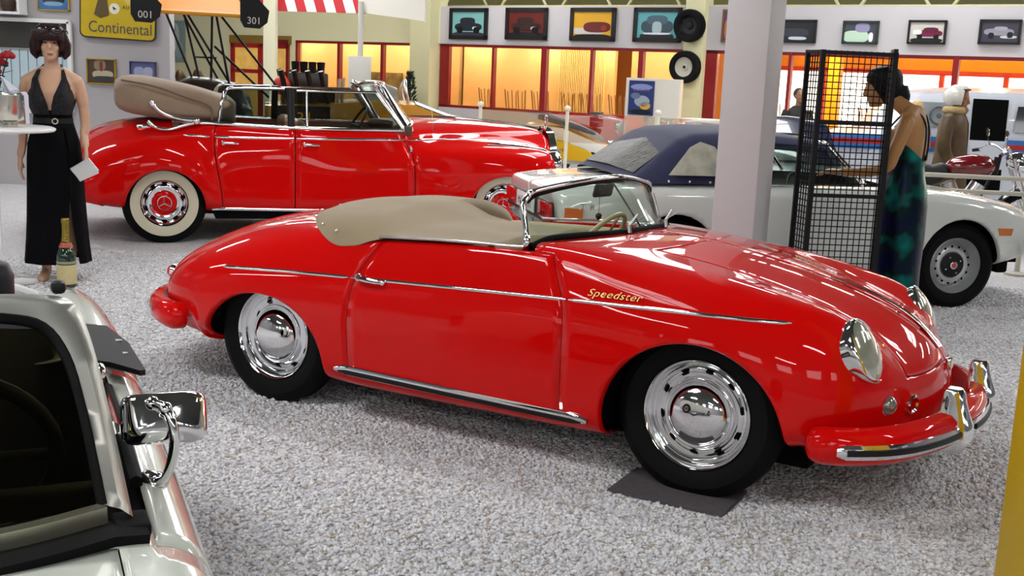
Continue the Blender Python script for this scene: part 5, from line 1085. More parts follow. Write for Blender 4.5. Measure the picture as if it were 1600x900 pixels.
    for i, t in enumerate((.12, .3, .5, .7, .88)):
        x = -1.385 + (.42) * t; zt = .895 + (1.185 - .895) * t; hw_ = .58 - .09 * t
        rr.append([Vector((x - .022 - .008 * (1 - (k / 6) ** 2), hw_ * k / 6, zt + .016 * (1 - abs(k / 6)))) for k in range(-6, 7)])
    q.grid(rr); q.solid(.004); q.build('rear_window', GL, top, 60)
    for sd in (-1, 1):
        pts = [(-1.16, .735, .93), (-.735, .738, .93), (-.755, .672, 1.06), (-.80, .635, 1.125), (-.90, .615, 1.155), (-.98, .632, 1.115)]
        q = MB(); q.poly([(a, sd * b_, c_) for a, b_, c_ in pts], .006, (0, sd, .3)); q.build('quarter_window', CL, top, 0)
        q = MB(); q.poly([(-.69, sd * .705, .885), (.20, sd * .70, .885), (.06, sd * .57, 1.14), (-.69, sd * .60, 1.175)], .005, (0, sd, .3)); q.build('door_glass', MATS['side_glass'], car, 0)
        for k in range(5): q = MB(); q.ball((-1.30 + .15 * k, sd * (.722 + .003 * k), .888), (.009, .006, .009), 8, 5); q.build('snap_fastener', CHROME, top, 60)
    q = MB(); bs = cr([(.36, -.66, .88), (.44, -.3, .90), (.46, 0, .905), (.44, .3, .90), (.36, .66, .88)], 4); tp_ = cr([(.09, -.57, 1.16), (.12, -.3, 1.18), (.125, 0, 1.19), (.12, .3, 1.18), (.09, .57, 1.16)], 4)
    q.grid([bs, tp_]); q.solid(.005); ws = q.build('windscreen', GLASS, car, 60)
    q = MB(); q.tube([bs[0]] + tp_ + [bs[-1]], .016, 6); q.build('screen_frame', CHROME, ws, 60)
    q = MB(); q.box((-.3, 0, .45), (1.6, 1.3, .3)); q.build('cabin_tub', DARK, car, 30)
    return car
build_whiteroadster()
# ---------------------------------------------------------------- white open sports car in the left foreground
WCX, WCY, WCA = -1.138, 1.396, -1.1397
def build_whitecar():
    IV = mat('ivory_paint', 'd6dace', .22, coat=1.)
    car = thing('open_sports_car', 'white open sports car with silver windscreen frame, cut off at the bottom left', 'car', (WCX, WCY, 0), WCA)
    def col(F, zc, w, zs, dF=0., k=1.):
        return [(F + dF, 0, zc), (F + dF, .22, zc - .002), (F + dF * .9, .42, zc - .008), (F + dF * .7, .56, zc - .010), (F + dF * .5, w - .10, zs + .004), (F + dF * .3, w - .03, zs - .03), (F + dF * .1, w, zs - .13), (F, w + .005, .52), (F, w - .01, .38), (F, w - .06, .22), (F, .5, .18)]
    net = [col(-2.33, .62, .60, .62), col(-2.30, .72, .66, .72), col(-2.18, .80, .70, .81), col(-1.95, .83, .735, .855), col(-1.6, .85, .752, .875), col(-1.2, .855, .757, .872), col(-.8, .855, .757, .862), col(-.4, .858, .755, .855), col(.02, .862, .748, .845), col(.4, .85, .738, .825), col(.8, .815, .72, .79), col(1.05, .77, .69, .745), col(1.22, .70, .64, .68), col(1.28, .56, .60, .56), col(1.28, .36, .58, .38)]
    sf = Surf(net); g = .007
    us = samples(15, 7, [5.75, 8.15], [g, g]); vs = np.unique(samples(11, 6, [8.7, 3.35], [.02, .015])); us = np.unique(np.append(us, [5.3, 7.95]))
    def panel(u, v):
        if 5.3 < u < 7.95 and v < 4: return None
        if 5.75 - g < u < 8.15 + g and 4 < v < 8.72:
            if abs(u - 5.75) < g * 1.02 or abs(u - 8.15) < g * 1.02 or v > 8.68: return 'gap@'
            return 'door@'
        if 8.15 < u < 12.4 and v < 3.365:
            if v > 3.335: return 'gap@'
            return 'hood'
        return 'body'
    car_body(sf, us, vs, panel, [(-1.62, .28, .34, .36, 6), (.72, .28, .34, .35, 6)], car, {'*': IV}, {'gap@': 'shut_line'}, DARK, IV, well_y=.4)
    for F in (-1.62, .72):
        for y in (-.63, .63): wheel(car, F, y, .30, .306, .19, .085, 'steel')
    # windscreen: tinted glass in a broad silver frame, black gasket below
    SIL = mat('satin_silver', (.52, .51, .46), .36, metal=.85)
    outer = [(.0, .622, .862), (-.05, .612, .93), (-.13, .598, 1.02), (-.22, .582, 1.10), (-.275, .562, 1.145), (-.295, .52, 1.158), (-.30, .40, 1.163), (-.302, .2, 1.166), (-.302, 0, 1.167)]
    inner = [(-.005, .580, .885), (-.055, .573, .94), (-.12, .562, 1.01), (-.185, .545, 1.075), (-.235, .512, 1.118), (-.255, .455, 1.132), (-.262, .36, 1.138), (-.264, .2, 1.140), (-.264, 0, 1.141)]
    def sym(P): P = [Vector(p) for p in P]; return P + [Vector((p.x, -p.y, p.z)) for p in P[-2::-1]]
    O_, I_ = sym(cr(outer, 4)), sym(cr(inner, 4)); nf = Vector((.68, 0, .55))
    q = MB(); q.grid([[p + nf * -.012 for p in O_], [p + nf * .012 for p in O_], [p.lerp(r, .45) + nf * .026 for p, r in zip(O_, I_)], [p + nf * .012 for p in I_], [p - nf * .012 for p in I_]]); fr = q.build('windscreen_frame', SIL, car, 60)
    q = MB(); q.tube([p + nf * .006 for p in I_], .010, 6); q.build('glass_seal', RUBBER, fr, 60)
    bt = sym(cr([(-.005, .58, .885), (.04, .45, .882), (.075, .25, .880), (.085, 0, .880)], 8)); bt = bt[:]; n = len(I_)
    def at(P, t): x = t * (len(P) - 1); i = min(int(x), len(P) - 2); return P[i].lerp(P[i + 1], x - i)
    rows = []; Itop = I_[16:-16]
    for k in range(7):
        t = k / 6; row = []
        for j in range(25):
            s_ = j / 24; b0 = at(bt, s_); tp = at(Itop, s_); row.append(b0.lerp(tp, t))
        rows.append(row)
    # widen rows to meet the pillars
    side = [Vector(p) for p in cr(inner, 4)[:17]]
    for k in range(7):
        p = at(side, k / 6); w_ = p.y
        for j in range(25):
            v = rows[k][j]; f = abs(j - 12) / 12; rows[k][j] = Vector((v.x * (1 - f ** 3) + p.x * f ** 3, (j - 12) / -12 * w_ * -1 if False else (w_ if rows[0][0].y > 0 else -w_) * (12 - j) / 12, v.z * (1 - f ** 3) + p.z * f ** 3))
    q = MB(); q.grid(rows); q.solid(.005); q.build('windscreen_glass', glassmat('tinted_glass', (.42, .39, .26), .8), fr, 60)
    q = MB(); q.sweep([p + Vector((.012, 0, -.008)) for p in bt], [(-.012, -.018), (.012, -.018), (.016, 0), (.01, .016), (-.012, .016)]); q.build('lower_rail', mat('brass_silver', (.58, .56, .42), .25, metal=.9), fr, 50)
    q = MB(); q.sweep([Vector((.02, .635, .852))] + [p + Vector((.03, 0, -.028)) for p in bt] + [Vector((.02, -.635, .852))] if bt[0].y > 0 else [Vector((.02, -.635, .852))] + [p + Vector((.03, 0, -.028)) for p in bt] + [Vector((.02, .635, .852))], [(-.05, -.02), (.04, -.02), (.03, .006), (-.02, .014), (-.05, .01)]); q.build('cowl_gasket', RUBBER, fr, 50)
    for sd in (-1, 1):
        q = MB(); q.box((.012, sd * .618, .858), (.07, .055, .022), None, .006); q.build('pillar_foot', RUBBER, fr, 50)
        for y in (.54, .40):
            q = MB(); q.box((-.315, sd * y, 1.172), (.03, .024 if y > .5 else .06, .022), None, .008); q.build('roof_latch', BLACKP if y > .5 else STEEL, fr)
        # folded side curtain: black wing on the door top with two slots
        pts = [(-1.20, .635, .885), (-1.22, .69, .872), (-1.05, .725, .866), (-.80, .735, .862), (-.775, .72, .868), (-.80, .66, .885), (-.80, .635, .89)]
        q = MB(); q.poly([(a, sd * b_, c_ + .012) for a, b_, c_ in pts], .012, (0, 0, 1)); fl_ = q.build('side_flap', mat('black_vinyl', (.006, .0055, .006), .6, spec=.2), car, 30)
        for F in (-1.06, -.93):
            q = MB(); n_ = 14; q.poly([(F + .010 * math.sin(2 * PI * k / n_), sd * (.69 + .022 * math.cos(2 * PI * k / n_)), .8935) for k in range(n_)], .002, (0, 0, 1)); q.build('slot', mat('slot_white', 'b9b4a6', .5), fl_, 0)
        q = MB(); q.tube([(-.78, sd * .632, .885), (-.30, sd * .628, .895), (-.16, sd * .61, .96)], .012, 6); q.build('window_channel', CHROME, car, 60)
        q = MB(); q.tube([(-.74, sd * .648, .868), (-.45, sd * .648, .868), (-.16, sd * .645, .862)], .012, 6); q.build('door_seal', RUBBER, car, 60)
        q = MB(); q.ball((-.76, sd * .637, .90), (.03, .014, .018), 8, 6); q.build('latch', CHROME, car, 60)
        if sd > 0:
            # door mirror: chrome shell on a bent arm
            rows = []; M = frame((-.175, .693, .965), (.06, 1, 0), (-.40, 0, .85))
            for h, k in ((.0, 1.0), (.014, 1.0), (.026, .93), (.036, .75), (.042, .4), (.043, .05)):
                rr = []
                for i in range(32):
                    a = 2 * PI * i / 32; c_, s_ = math.cos(a), math.sin(a); rr.append(M @ Vector((-.070 * k * math.copysign(abs(c_) ** .35, c_), .043 * k * math.copysign(abs(s_) ** .35, s_), h)))
                rows.append(rr)
            q = MB(); q.grid(rows, closed=True); q.f.append(tuple(range(32))); q.mi.append(0); q.f.append(tuple(range(len(q.v) - 32, len(q.v)))); q.mi.append(0); mr = q.build('door_mirror', CHROME, car, 50)
            q = MB(); q.tube(cr([(-.15, .672, 1.0), (-.12, .690, .998), (-.105, .70, .965), (-.115, .70, .92), (-.15, .692, .87), (-.19, .680, .85)], 6), .0085, 8); q.ball((-.15, .672, 1.0), .013, 8, 6); q.ball((-.12, .690, .998), .012, 8, 6); q.build('mirror_arm', CHROME, mr, 60)
            q = MB(); q.lathe([(.026, -.006), (.026, .004), (.018, .014), (.0005, .016)], 18, axis_m((-.20, .678, .848), (-.1, .35, 1))); q.build('mirror_foot', CHROME, mr, 60)
    # cabin: tub, dash, wheel, seats
    q = MB(); q.box((-.85, 0, .25), (1.4, 1.28, .04)); q.box((-1.48, 0, .55), (.05, 1.28, .6)); q.box((.03, 0, .55), (.05, 1.28, .6))
    for sd in (-1, 1): q.box((-.7, sd * .64, .54), (1.5, .04, .60))
    q.build('cabin_tub', DARK, car, 30)
    q = MB(); q.tube(cr([(-.10, -.58, .85), (-.06, -.3, .865), (-.05, 0, .87), (-.06, .3, .865), (-.10, .58, .85)], 5), .045, 8); q.build('dashboard', BLACKP, car, 60)
    M = axis_m((-.36, .34, .86), (-.9, 0, .42)); q = MB(); q.tube([M @ Vector((.19 * math.cos(k * PI / 18), .19 * math.sin(k * PI / 18), 0)) for k in range(36)], .015, 8, True); q.tube([M @ Vector((-.18, 0, 0)), M @ Vector((.18, 0, 0))], .012, 6); q.tube([M @ Vector((0, 0, 0)), M @ Vector((0, 0, -.3))], .02, 8); q.build('steering_wheel', BLACKP, car, 60)
    for y in (-.34, .34):
        q = MB(); q.box((-.80, y, .42), (.50, .48, .16), None, .05); q.box((-1.12, y, .70), (.14, .46, .56), Matrix.Rotation(-.2, 3, 'Y'), .06); q.box((-1.19, y, 1.0), (.10, .28, .16), None, .04); q.build('seat', mat('black_leather', (.012, .013, .02), .45), car, 50)
    q = MB(); q.box((-.5, 0, .2), (2.9, 1.0, .1)); q.build('chassis', DARK, car, 30)
    return car
build_whitecar()
# ---------------------------------------------------------------- figures: one continuous skin each, clothes as children
def remesh(mb, name, m, parent, voxel=.007, smooth=6):
    me = bpy.data.meshes.new('tmp'); me.from_pydata([tuple(v) for v in mb.v], [], mb.f); bm = bmesh.new(); bm.from_mesh(me); bmesh.ops.recalc_face_normals(bm, faces=bm.faces[:]); bm.to_mesh(me); bm.free()
    o = bpy.data.objects.new('tmp', me); C.objects.link(o); r = o.modifiers.new('r', 'REMESH'); r.mode = 'VOXEL'; r.voxel_size = voxel; s_ = o.modifiers.new('s', 'SMOOTH'); s_.factor = .5; s_.iterations = smooth
    dg = bpy.context.evaluated_depsgraph_get(); m2 = bpy.data.meshes.new_from_object(o.evaluated_get(dg)); bpy.data.objects.remove(o); bpy.data.meshes.remove(me)
    m2.name = name; m2.materials.clear(); m2.materials.append(m); m2.shade_smooth(); o = bpy.data.objects.new(name, m2); C.objects.link(o); o.parent = parent; return o
def loft(mb, rings, n=24, cap=True):
    """rings: (cx, cy, z, rx, ry)"""
    rows = [[Vector((cx + rx * math.cos(2 * PI * k / n), cy + ry * math.sin(2 * PI * k / n), z)) for k in range(n)] for cx, cy, z, rx, ry in rings]
    o = len(mb.v); mb.grid(rows, closed=True)
    if cap: mb.f.append(tuple(range(o + n - 1, o - 1, -1))); mb.f.append(tuple(range(len(mb.v) - n, len(mb.v)))); mb.mi += [0, 0]
def head(mb, c, s_=1., yaw=0., tilt=0.):
    """head facing -y in local frame, centre c (mid head); height about .23"""
    R = Matrix.Rotation(yaw, 3, 'Z') @ Matrix.Rotation(tilt, 3, 'X'); c = Vector(c); t = MB()
    loft(t, [(0, .01, -.118, .012, .018), (0, -.045, -.112, .026, .022), (0, -.035, -.09, .045, .048), (0, -.012, -.06, .058, .072), (0, 0, -.02, .068, .088), (0, .005, .03, .073, .094), (0, .008, .07, .066, .086), (0, .01, .10, .045, .06), (0, .01, .115, .012, .018)], 20)
    t.tube([(0, -.088, .018), (0, -.100, -.008), (0, -.108, -.028), (0, -.092, -.034)], [.010, .011, .014, .010], 8)      # nose
    t.ball((0, -.082, -.060), (.024, .014, .008), 10, 6); t.ball((0, -.080, -.072), (.020, .014, .008), 10, 6)                # lips
    t.ball((0, -.072, -.098), (.02, .018, .016), 10, 6)                                                                         # chin
    for sx in (-1, 1):
        t.ball((sx * .030, -.080, .012), (.015, .010, .009), 8, 6); t.tube([(sx * .014, -.090, .030), (sx * .045, -.080, .032)], [.007, .006], 6); t.ball((sx * .074, .010, -.008), (.010, .022, .032), 8, 8); t.ball((sx * .042, -.062, -.028), (.02, .022, .02), 8, 6)
    mb.add([c + R @ (Vector(v) * s_) for v in t.v], t.f); return R
def hand(mb, wrist, d, n, s_=1., curl=.5, thumb=1):
    """wrist point, direction d of the fingers, palm normal n; five fingers"""
    d = Vector(d).normalized(); n = Vector(n); n = (n - d * n.dot(d)).normalized(); w_ = d.cross(n); P = Vector(wrist)
    t0 = len(mb.v); mb.tube([P - d * .02, P + d * .02 * s_, P + d * .055 * s_, P + d * .09 * s_], [.023 * s_, .034 * s_, .041 * s_, .036 * s_], 12, flat=.45, up=w_)
    for i, (o_, L) in enumerate(((-.030, .062), (-.010, .075), (.010, .078), (.029, .068))):
        b0 = P + d * .085 * s_ + w_ * o_ * s_; c1 = b0 + (d * math.cos(curl * .4) + n * math.sin(curl * .4)) * L * .5 * s_; c2 = c1 + (d * math.cos(curl * 1.3) + n * math.sin(curl * 1.3)) * L * .35 * s_; c3 = c2 + (d * math.cos(curl * 2.) + n * math.sin(curl * 2.)) * L * .25 * s_
        mb.tube([b0 - d * .01, b0, c1, c2, c3], [.0095 * s_, .0095 * s_, .009 * s_, .0085 * s_, .006 * s_], 8)
    b0 = P + d * .025 * s_ + w_ * thumb * -.030 * s_; c1 = b0 + (d * .7 + w_ * thumb * -.6 + n * .25).normalized() * .035 * s_; c2 = c1 + (d * .9 + w_ * thumb * -.2 + n * .35).normalized() * .030 * s_
    mb.tube([b0, c1, c2], [.013 * s_, .0105 * s_, .008 * s_], 8)
def sheet_between(rows, name, m, parent, t=.004, ang=60, closed=False):
    q = MB(); q.grid(rows, closed=closed); q.solid(t); return q.build(name, m, parent, ang)

# --- mannequin in a black halter gown (left); local -y is towards the camera
mq = thing('gown_mannequin', 'female mannequin in a long black halter gown holding a white booklet', 'mannequin', (-3.22, 7.90, 0), .22)
b = MB()
loft(b, [(0, .0, .86, .155, .115), (0, 0, .95, .165, .118), (0, -.005, 1.03, .145, .105), (0, -.01, 1.11, .118, .090), (0, -.015, 1.18, .122, .092), (0, -.025, 1.25, .142, .105), (0, -.025, 1.31, .150, .110), (0, -.012, 1.37, .146, .086), (0, 0, 1.42, .125, .064), (0, .005, 1.455, .095, .055), (0, .005, 1.475, .055, .048)], 28)
for sx in (-1, 1):
    b.ball((sx * .072, -.088, 1.275), (.062, .055, .060), 14, 10); b.ball((sx * .158, .004, 1.380), (.048, .048, .048), 14, 10); b.tube([(sx * .05, .01, 1.45), (sx * .15, .006, 1.395)], [.045, .040], 12)
    b.tube(cr([(sx * .16, .002, 1.385), (sx * .178, .01, 1.33), (sx * .195, .02, 1.22), (sx * .205, .015, 1.10), (sx * .20, -.01, .98 + .04 * (sx > 0)), (sx * .215, -.045 - .02 * (sx > 0), .86 + .08 * (sx > 0))], 4), [.042] * 4 + [.041] * 4 + [.036] * 4 + [.032] * 4 + [.028] * 4 + [.021], 12)
    b.tube([(sx * .085, 0, .90), (sx * .09, -.01, .70), (sx * .085, -.01, .48), (sx * .085, .01, .30), (sx * .08, .02, .09), (sx * .08, .01, .05)], [.09, .078, .055, .055, .034, .036], 12)
    b.tube([(sx * .08, .04, .06), (sx * .085, -.03, .045), (sx * .09, -.11, .022), (sx * .092, -.15, .020)], [.030, .034, .034, .020], 10)
b.tube([(0, .008, 1.44), (0, .0, 1.50), (0, -.012, 1.57)], [.060, .048, .046], 14)
R = head(b, (0, -.018, 1.632), 1.0, .12, -.05)
hand(b, (-.215, -.045, .865), (-.02, -.12, -1), (1, .1, 0), 1., .35, 1); hand(b, (.215, -.065, .945), (.05, -.30, -1), (-1, -.2, 0), 1., .9, -1)
remesh(b, 'body', SKIN, mq)
BG = mat('black_gown', (.002, .002, .003), .7, spec=.1); SEQ = mat('black_sequins', (.003, .003, .004), .4, spec=.25, noise=(60, .9, (.02, .02, .025)), bump=(250, .6))
def ring(cx, cy, z, rx, ry, n=40, a0=0., a1=2 * PI): return [Vector((cx + rx * math.cos(a0 + (a1 - a0) * k / n), cy + ry * math.sin(a0 + (a1 - a0) * k / n), z)) for k in range(n + 1)]
# skirt: hem above the floor, slit open on the camera-right side
rows = [ring(0, -.01, 1.12, .127, .100), ring(0, -.005, 1.05, .147, .113), ring(0, 0, .96, .173, .130), ring(0, 0, .86, .182, .138), ring(0, 0, .60, .192, .150), ring(0, 0, .35, .205, .165), ring(0, 0, .13, .222, .185)]
A0 = -.95
rows = []
for z, rx, ry, gap in ((1.12, .127, .100, .0), (1.05, .147, .113, 0), (.96, .173, .130, 0), (.86, .182, .138, 0), (.60, .192, .150, .01), (.45, .198, .158, .06), (.30, .207, .168, .14), (.13, .222, .185, .22)):
    row = []
    for k in range(61):
        a = A0 + gap + (2 * PI - 2 * gap) * k / 60; f = 1 + .035 * math.sin(9 * a) * max(0, (1. - z)); row.append(Vector((rx * f * math.cos(a), ry * f * math.sin(a) - .003, z)))
    rows.append(row)
sheet_between(rows, 'gown_skirt', BG, mq)
# bodice: wraps the waist and back, two panels rising to the neck with a deep V
q = MB(); q.grid([ring(0, -.012, 1.19, .128, .100), ring(0, -.01, 1.11, .126, .098), ring(0, -.008, 1.07, .142, .110)]); q.grid([ring(0, -.008, 1.19, .129, .100, 24, .15, PI - .15), ring(0, -.0, 1.27, .153, .104, 24, .15, PI - .15)]); q.solid(.004); q.build('gown_waist', BG, mq, 60)
for sx in (-1, 1):
    rows = []
    for t, xi, xo, y, z in ((0, .005, .130, -.115, 1.16), (.25, .012, .150, -.135, 1.22), (.5, .030, .152, -.152, 1.285), (.7, .055, .130, -.130, 1.345), (.85, .075, .112, -.092, 1.40), (1, .068, .090, -.045, 1.455), (1.1, .045, .062, .045, 1.50)):
        row = []
        for k in range(9):
            u = k / 8; x = xi + (xo - xi) * u; yy = y + (.0 if t > .8 else 1) * (.075 * (max(0, u - .35) / .65) ** 2) - .012 * math.sin(u * PI) * (t < .75); row.append(Vector((sx * x, yy, z)))
        rows.append(row)
    sheet_between(rows, 'halter_panel', SEQ, mq, .005)
q = MB(); q.grid([ring(0, -.011, 1.135, .131, .104), ring(0, -.010, 1.10, .132, .105)]); q.solid(.004); bl = q.build('belt', BLACKP, mq, 60)
q = MB(); q.tube([Vector((.03 + .018 * math.cos(k * PI / 6), -.118, 1.117 + .018 * math.sin(k * PI / 6))) for k in range(12)], .006, 6, True); q.build('buckle', mat('silver_buckle', 'd9d4c4', .2, metal=.8), bl, 60)
# hair: dark auburn bob with a fringe
HB = mat('auburn_hair', '1c0709', .4, spec=.3, noise=(40, .5, '320f10'), bump=(90, .5))
b = MB(); hc = Vector((0, -.018, 1.632)); Rh = Matrix.Rotation(.12, 3, 'Z')
def hp(x, y, z): return hc + Rh @ Vector((x, y, z))
t_ = MB(); loft(t_, [(0, .03, -.085, .080, .065), (0, .035, -.06, .098, .085), (0, .03, -.01, .104, .100), (0, .022, .05, .105, .112), (0, .018, .09, .094, .104), (0, .015, .125, .062, .072), (0, .012, .138, .02, .025)], 24)
for k in range(11):
    a = -1.05 + 2.1 * k / 10; t_.tube(cr([(.06 * math.sin(a), -.03, .132), (.088 * math.sin(a), -.085 * math.cos(a), .098), (.097 * math.sin(a), -.112 * math.cos(a) + .004, .05), (.098 * math.sin(a), -.112 * math.cos(a) + .006, .022 if abs(a) < .75 else -.05)], 4), [.014] * 5 + [.020] * 4 + [.018] * 3 + [.008], 7)
for sx in (-1, 1):
    for y in (-.05, -.02, .02): t_.tube([(sx * .085, y, .08), (sx * .108, y + .005, .0), (sx * .106, y + .01, -.06), (sx * .085, y, -.10)], [.02, .026, .024, .008], 8)
b.add([hc + Rh @ Vector(v) for v in t_.v], t_.f); remesh(b, 'hair', HB, mq, .007, 2)
q = MB(); q.ball(hp(0, -.090, -.066), (.020, .008, .010), 12, 8); q.build('lips', mat('mannequin_lips', 'a05a50', .4), mq, 60)
for sx in (-1, 1):
    q = MB(); q.ball(hp(sx * .030, -.088, .010), (.013, .006, .006), 10, 6); q.build('eye', mat('mannequin_eye', '2a1f1c', .3), mq, 60)
sg = tag(bpy.data.objects.new('sunglasses', None), 'dark sunglasses pushed up on the auburn hair of the mannequin', 'sunglasses'); C.objects.link(sg); sg.location = (-3.22, 7.89, 1.668); sg.rotation_euler = (-.12, 0, .34)
LENS = mat('dark_lens', (.02, .012, .012), .08, coat=1.)
for sx in (-1, 1):
    q = MB(); q.ball((sx * .045, -.125, .045), (.040, .012, .026), 16, 10); q.build('lens', LENS, sg, 60)
    q = MB(); q.tube(cr([(sx * .08, -.122, .05), (sx * .108, -.06, .05), (sx * .112, .03, .045)], 4), .004, 6); q.build('temple', BLACKP, sg, 60)
q = MB(); q.tube([(-.015, -.133, .052), (0, -.138, .055), (.015, -.133, .052)], .004, 6); q.build('bridge', BLACKP, sg, 60)
bk = thing('booklet', 'white booklet in the hand of the mannequin in black', 'booklet', (-2.955, 7.745, .80), 0)
q = MB(); q.box((0, 0, 0), (.15, .012, .11), Matrix.Rotation(-.55, 3, 'Y') @ Matrix.Rotation(.4, 3, 'X')); q.build('cover', mat('booklet_white', 'cfd3d6', .4), bk, 0)
for k in range(3):
    q = MB(); q.box((.006 * k, -.010 - .006 * k, -.004 * k), (.145, .004, .105), Matrix.Rotation(-.55 + .05 * k, 3, 'Y') @ Matrix.Rotation(.4, 3, 'X')); q.build('page', mat('booklet_page', 'e2e2de', .6), bk, 0)

# --- mannequin in a sequinned gown, seen from behind (right); local +y is the direction she faces
m2 = thing('sequin_mannequin', 'mannequin in a green and blue sequinned gown seen from behind', 'mannequin', (2.42, 7.06, 0), 1.05)
b = MB()
loft(b, [(0, .0, .80, .165, .125), (0, 0, .90, .172, .13), (0, .005, .98, .150, .115), (0, .01, 1.06, .125, .095), (0, .012, 1.13, .125, .092), (0, .015, 1.22, .145, .10), (0, .01, 1.30, .160, .10), (0, 0, 1.36, .165, .085), (0, -.005, 1.405, .150, .068), (0, -.01, 1.44, .10, .055), (0, -.01, 1.46, .055, .048)], 28)
for sx in (-1, 1):
    b.ball((sx * .07, .10, 1.27), (.062, .055, .06), 14, 10); b.ball((sx * .163, 0, 1.370), (.048, .048, .048), 14, 10); b.tube([(sx * .05, 0, 1.435), (sx * .15, 0, 1.39)], [.05, .048], 12)
    b.tube([(sx * .085, 0, .85), (sx * .09, .01, .65), (sx * .085, .01, .45), (sx * .085, -.01, .28), (sx * .08, -.02, .08)], [.09, .078, .055, .055, .034], 12)
    b.tube([(sx * .08, -.04, .06), (sx * .085, .03, .045), (sx * .09, .13, .020)], [.030, .034, .022], 10)
# right arm bent to the hip, left arm reaching forward
b.tube(cr([(.165, 0, 1.37), (.195, .0, 1.33), (.255, -.01, 1.24), (.30, -.02, 1.13), (.255, .04, 1.05), (.20, .09, .99)], 5), [.043] * 6 + [.042] * 5 + [.037] * 5 + [.033] * 5 + [.028] * 4 + [.022], 12)
b.tube(cr([(-.165, 0, 1.37), (-.195, .01, 1.32), (-.23, .04, 1.20), (-.22, .08, 1.10), (-.20, .22, 1.06), (-.18, .36, 1.05)], 5), [.043] * 6 + [.042] * 5 + [.037] * 5 + [.033] * 5 + [.028] * 4 + [.022], 12)
hand(b, (.20, .09, .99), (-.5, .45, -.6), (-1, 0, 0), 1., .4, -1); hand(b, (-.18, .36, 1.05), (.1, 1, -.05), (0, 0, -1), 1., .5, 1)
b.tube([(0, -.01, 1.41), (-.005, .06, 1.46), (-.01, .155, 1.53)], [.06, .048, .046], 14); head(b, (-.012, .205, 1.575), 1., PI + .35, .2)
remesh(b, 'body', mat('mannequin_tan', 'b0814e', .45, noise=(5, .3, '9c6f40')), m2)
def sequin_mat():
    m = bpy.data.materials.new('sequin_gown'); m.use_nodes = True; nt = m.node_tree; bs = nt.nodes['Principled BSDF']; bs.inputs['Metallic'].default_value = .75; bs.inputs['Roughness'].default_value = .32
    tc = nt.nodes.new('ShaderNodeTexCoord'); vo = nt.nodes.new('ShaderNodeTexVoronoi'); vo.inputs['Scale'].default_value = 130; nt.links.new(tc.outputs['Object'], vo.inputs['Vector'])
    n = nt.nodes.new('ShaderNodeTexNoise'); n.inputs['Scale'].default_value = 5; n.inputs['Detail'].default_value = 2; nt.links.new(tc.outputs['Object'], n.inputs['Vector'])
    ra = nt.nodes.new('ShaderNodeValToRGB'); e = ra.color_ramp.elements; e[0].position = .36; e[0].color = (.003, .004, .05, 1); e[1].position = .72; e[1].color = (.0, .20, .17, 1); k = e.new(.52); k.color = (.0, .012, .014, 1)
    nt.links.new(n.outputs['Fac'], ra.inputs[0]); nt.links.new(ra.outputs[0], bs.inputs['Base Color'])
    bp = nt.nodes.new('ShaderNodeBump'); bp.inputs['Strength'].default_value = .5; bp.inputs['Distance'].default_value = .004; nt.links.new(vo.outputs['Color'], bp.inputs['Height']); nt.links.new(bp.outputs['Normal'], bs.inputs['Normal']); return m
SQ = sequin_mat(); rows = []
for z, rx, ry in ((1.24, .152, .108), (1.18, .137, .102), (1.10, .130, .100), (1.03, .145, .112), (.95, .172, .132), (.85, .185, .142), (.65, .178, .145), (.45, .165, .14), (.28, .165, .145), (.12, .185, .17), (.03, .23, .21)):
    rows.append([Vector((rx * math.cos(2 * PI * k / 48) * (1 + .02 * math.sin(8 * 2 * PI * k / 48) * (z < .8)), ry * math.sin(2 * PI * k / 48) + .008, z - (.10 * max(0, -math.sin(2 * PI * k / 48)) ** 1.5 if z > 1.2 else (.05 * max(0, -math.sin(2 * PI * k / 48)) if z > 1.15 else 0)))) for k in range(49)])
sheet_between(rows, 'sequin_gown', SQ, m2)
for sx in (-1, 1):
    q = MB(); q.tube(cr([(sx * .055, -.092, 1.14), (sx * .05, -.098, 1.25), (sx * .045, -.088, 1.36), (sx * .075, -.05, 1.425), (sx * .085, .03, 1.43), (sx * .08, .12, 1.33)], 5), .006, 6); q.build('strap', BLACKP, m2, 60)
b = MB(); hc = Vector((-.012, .205, 1.575)); Rh = Matrix.Rotation(PI + .35, 3, 'Z') @ Matrix.Rotation(.2, 3, 'X'); t_ = MB(); loft(t_, [(0, .045, -.10, .055, .05), (0, .04, -.06, .085, .085), (0, .03, 0, .098, .10), (0, .025, .05, .10, .11), (0, .02, .09, .09, .10), (0, .015, .12, .055, .065), (0, .012, .132, .015, .02)], 22); t_.tube([(0, .11, -.02), (.01, .12, -.08), (.03, .115, -.13), (.05, .10, -.155)], [.05, .045, .03, .012], 10)
b.add([hc + Rh @ Vector(v) for v in t_.v], t_.f); remesh(b, 'hair', mat('black_hair', (.003, .0025, .003), .5, spec=.2, bump=(80, .4)), m2, .007, 2)

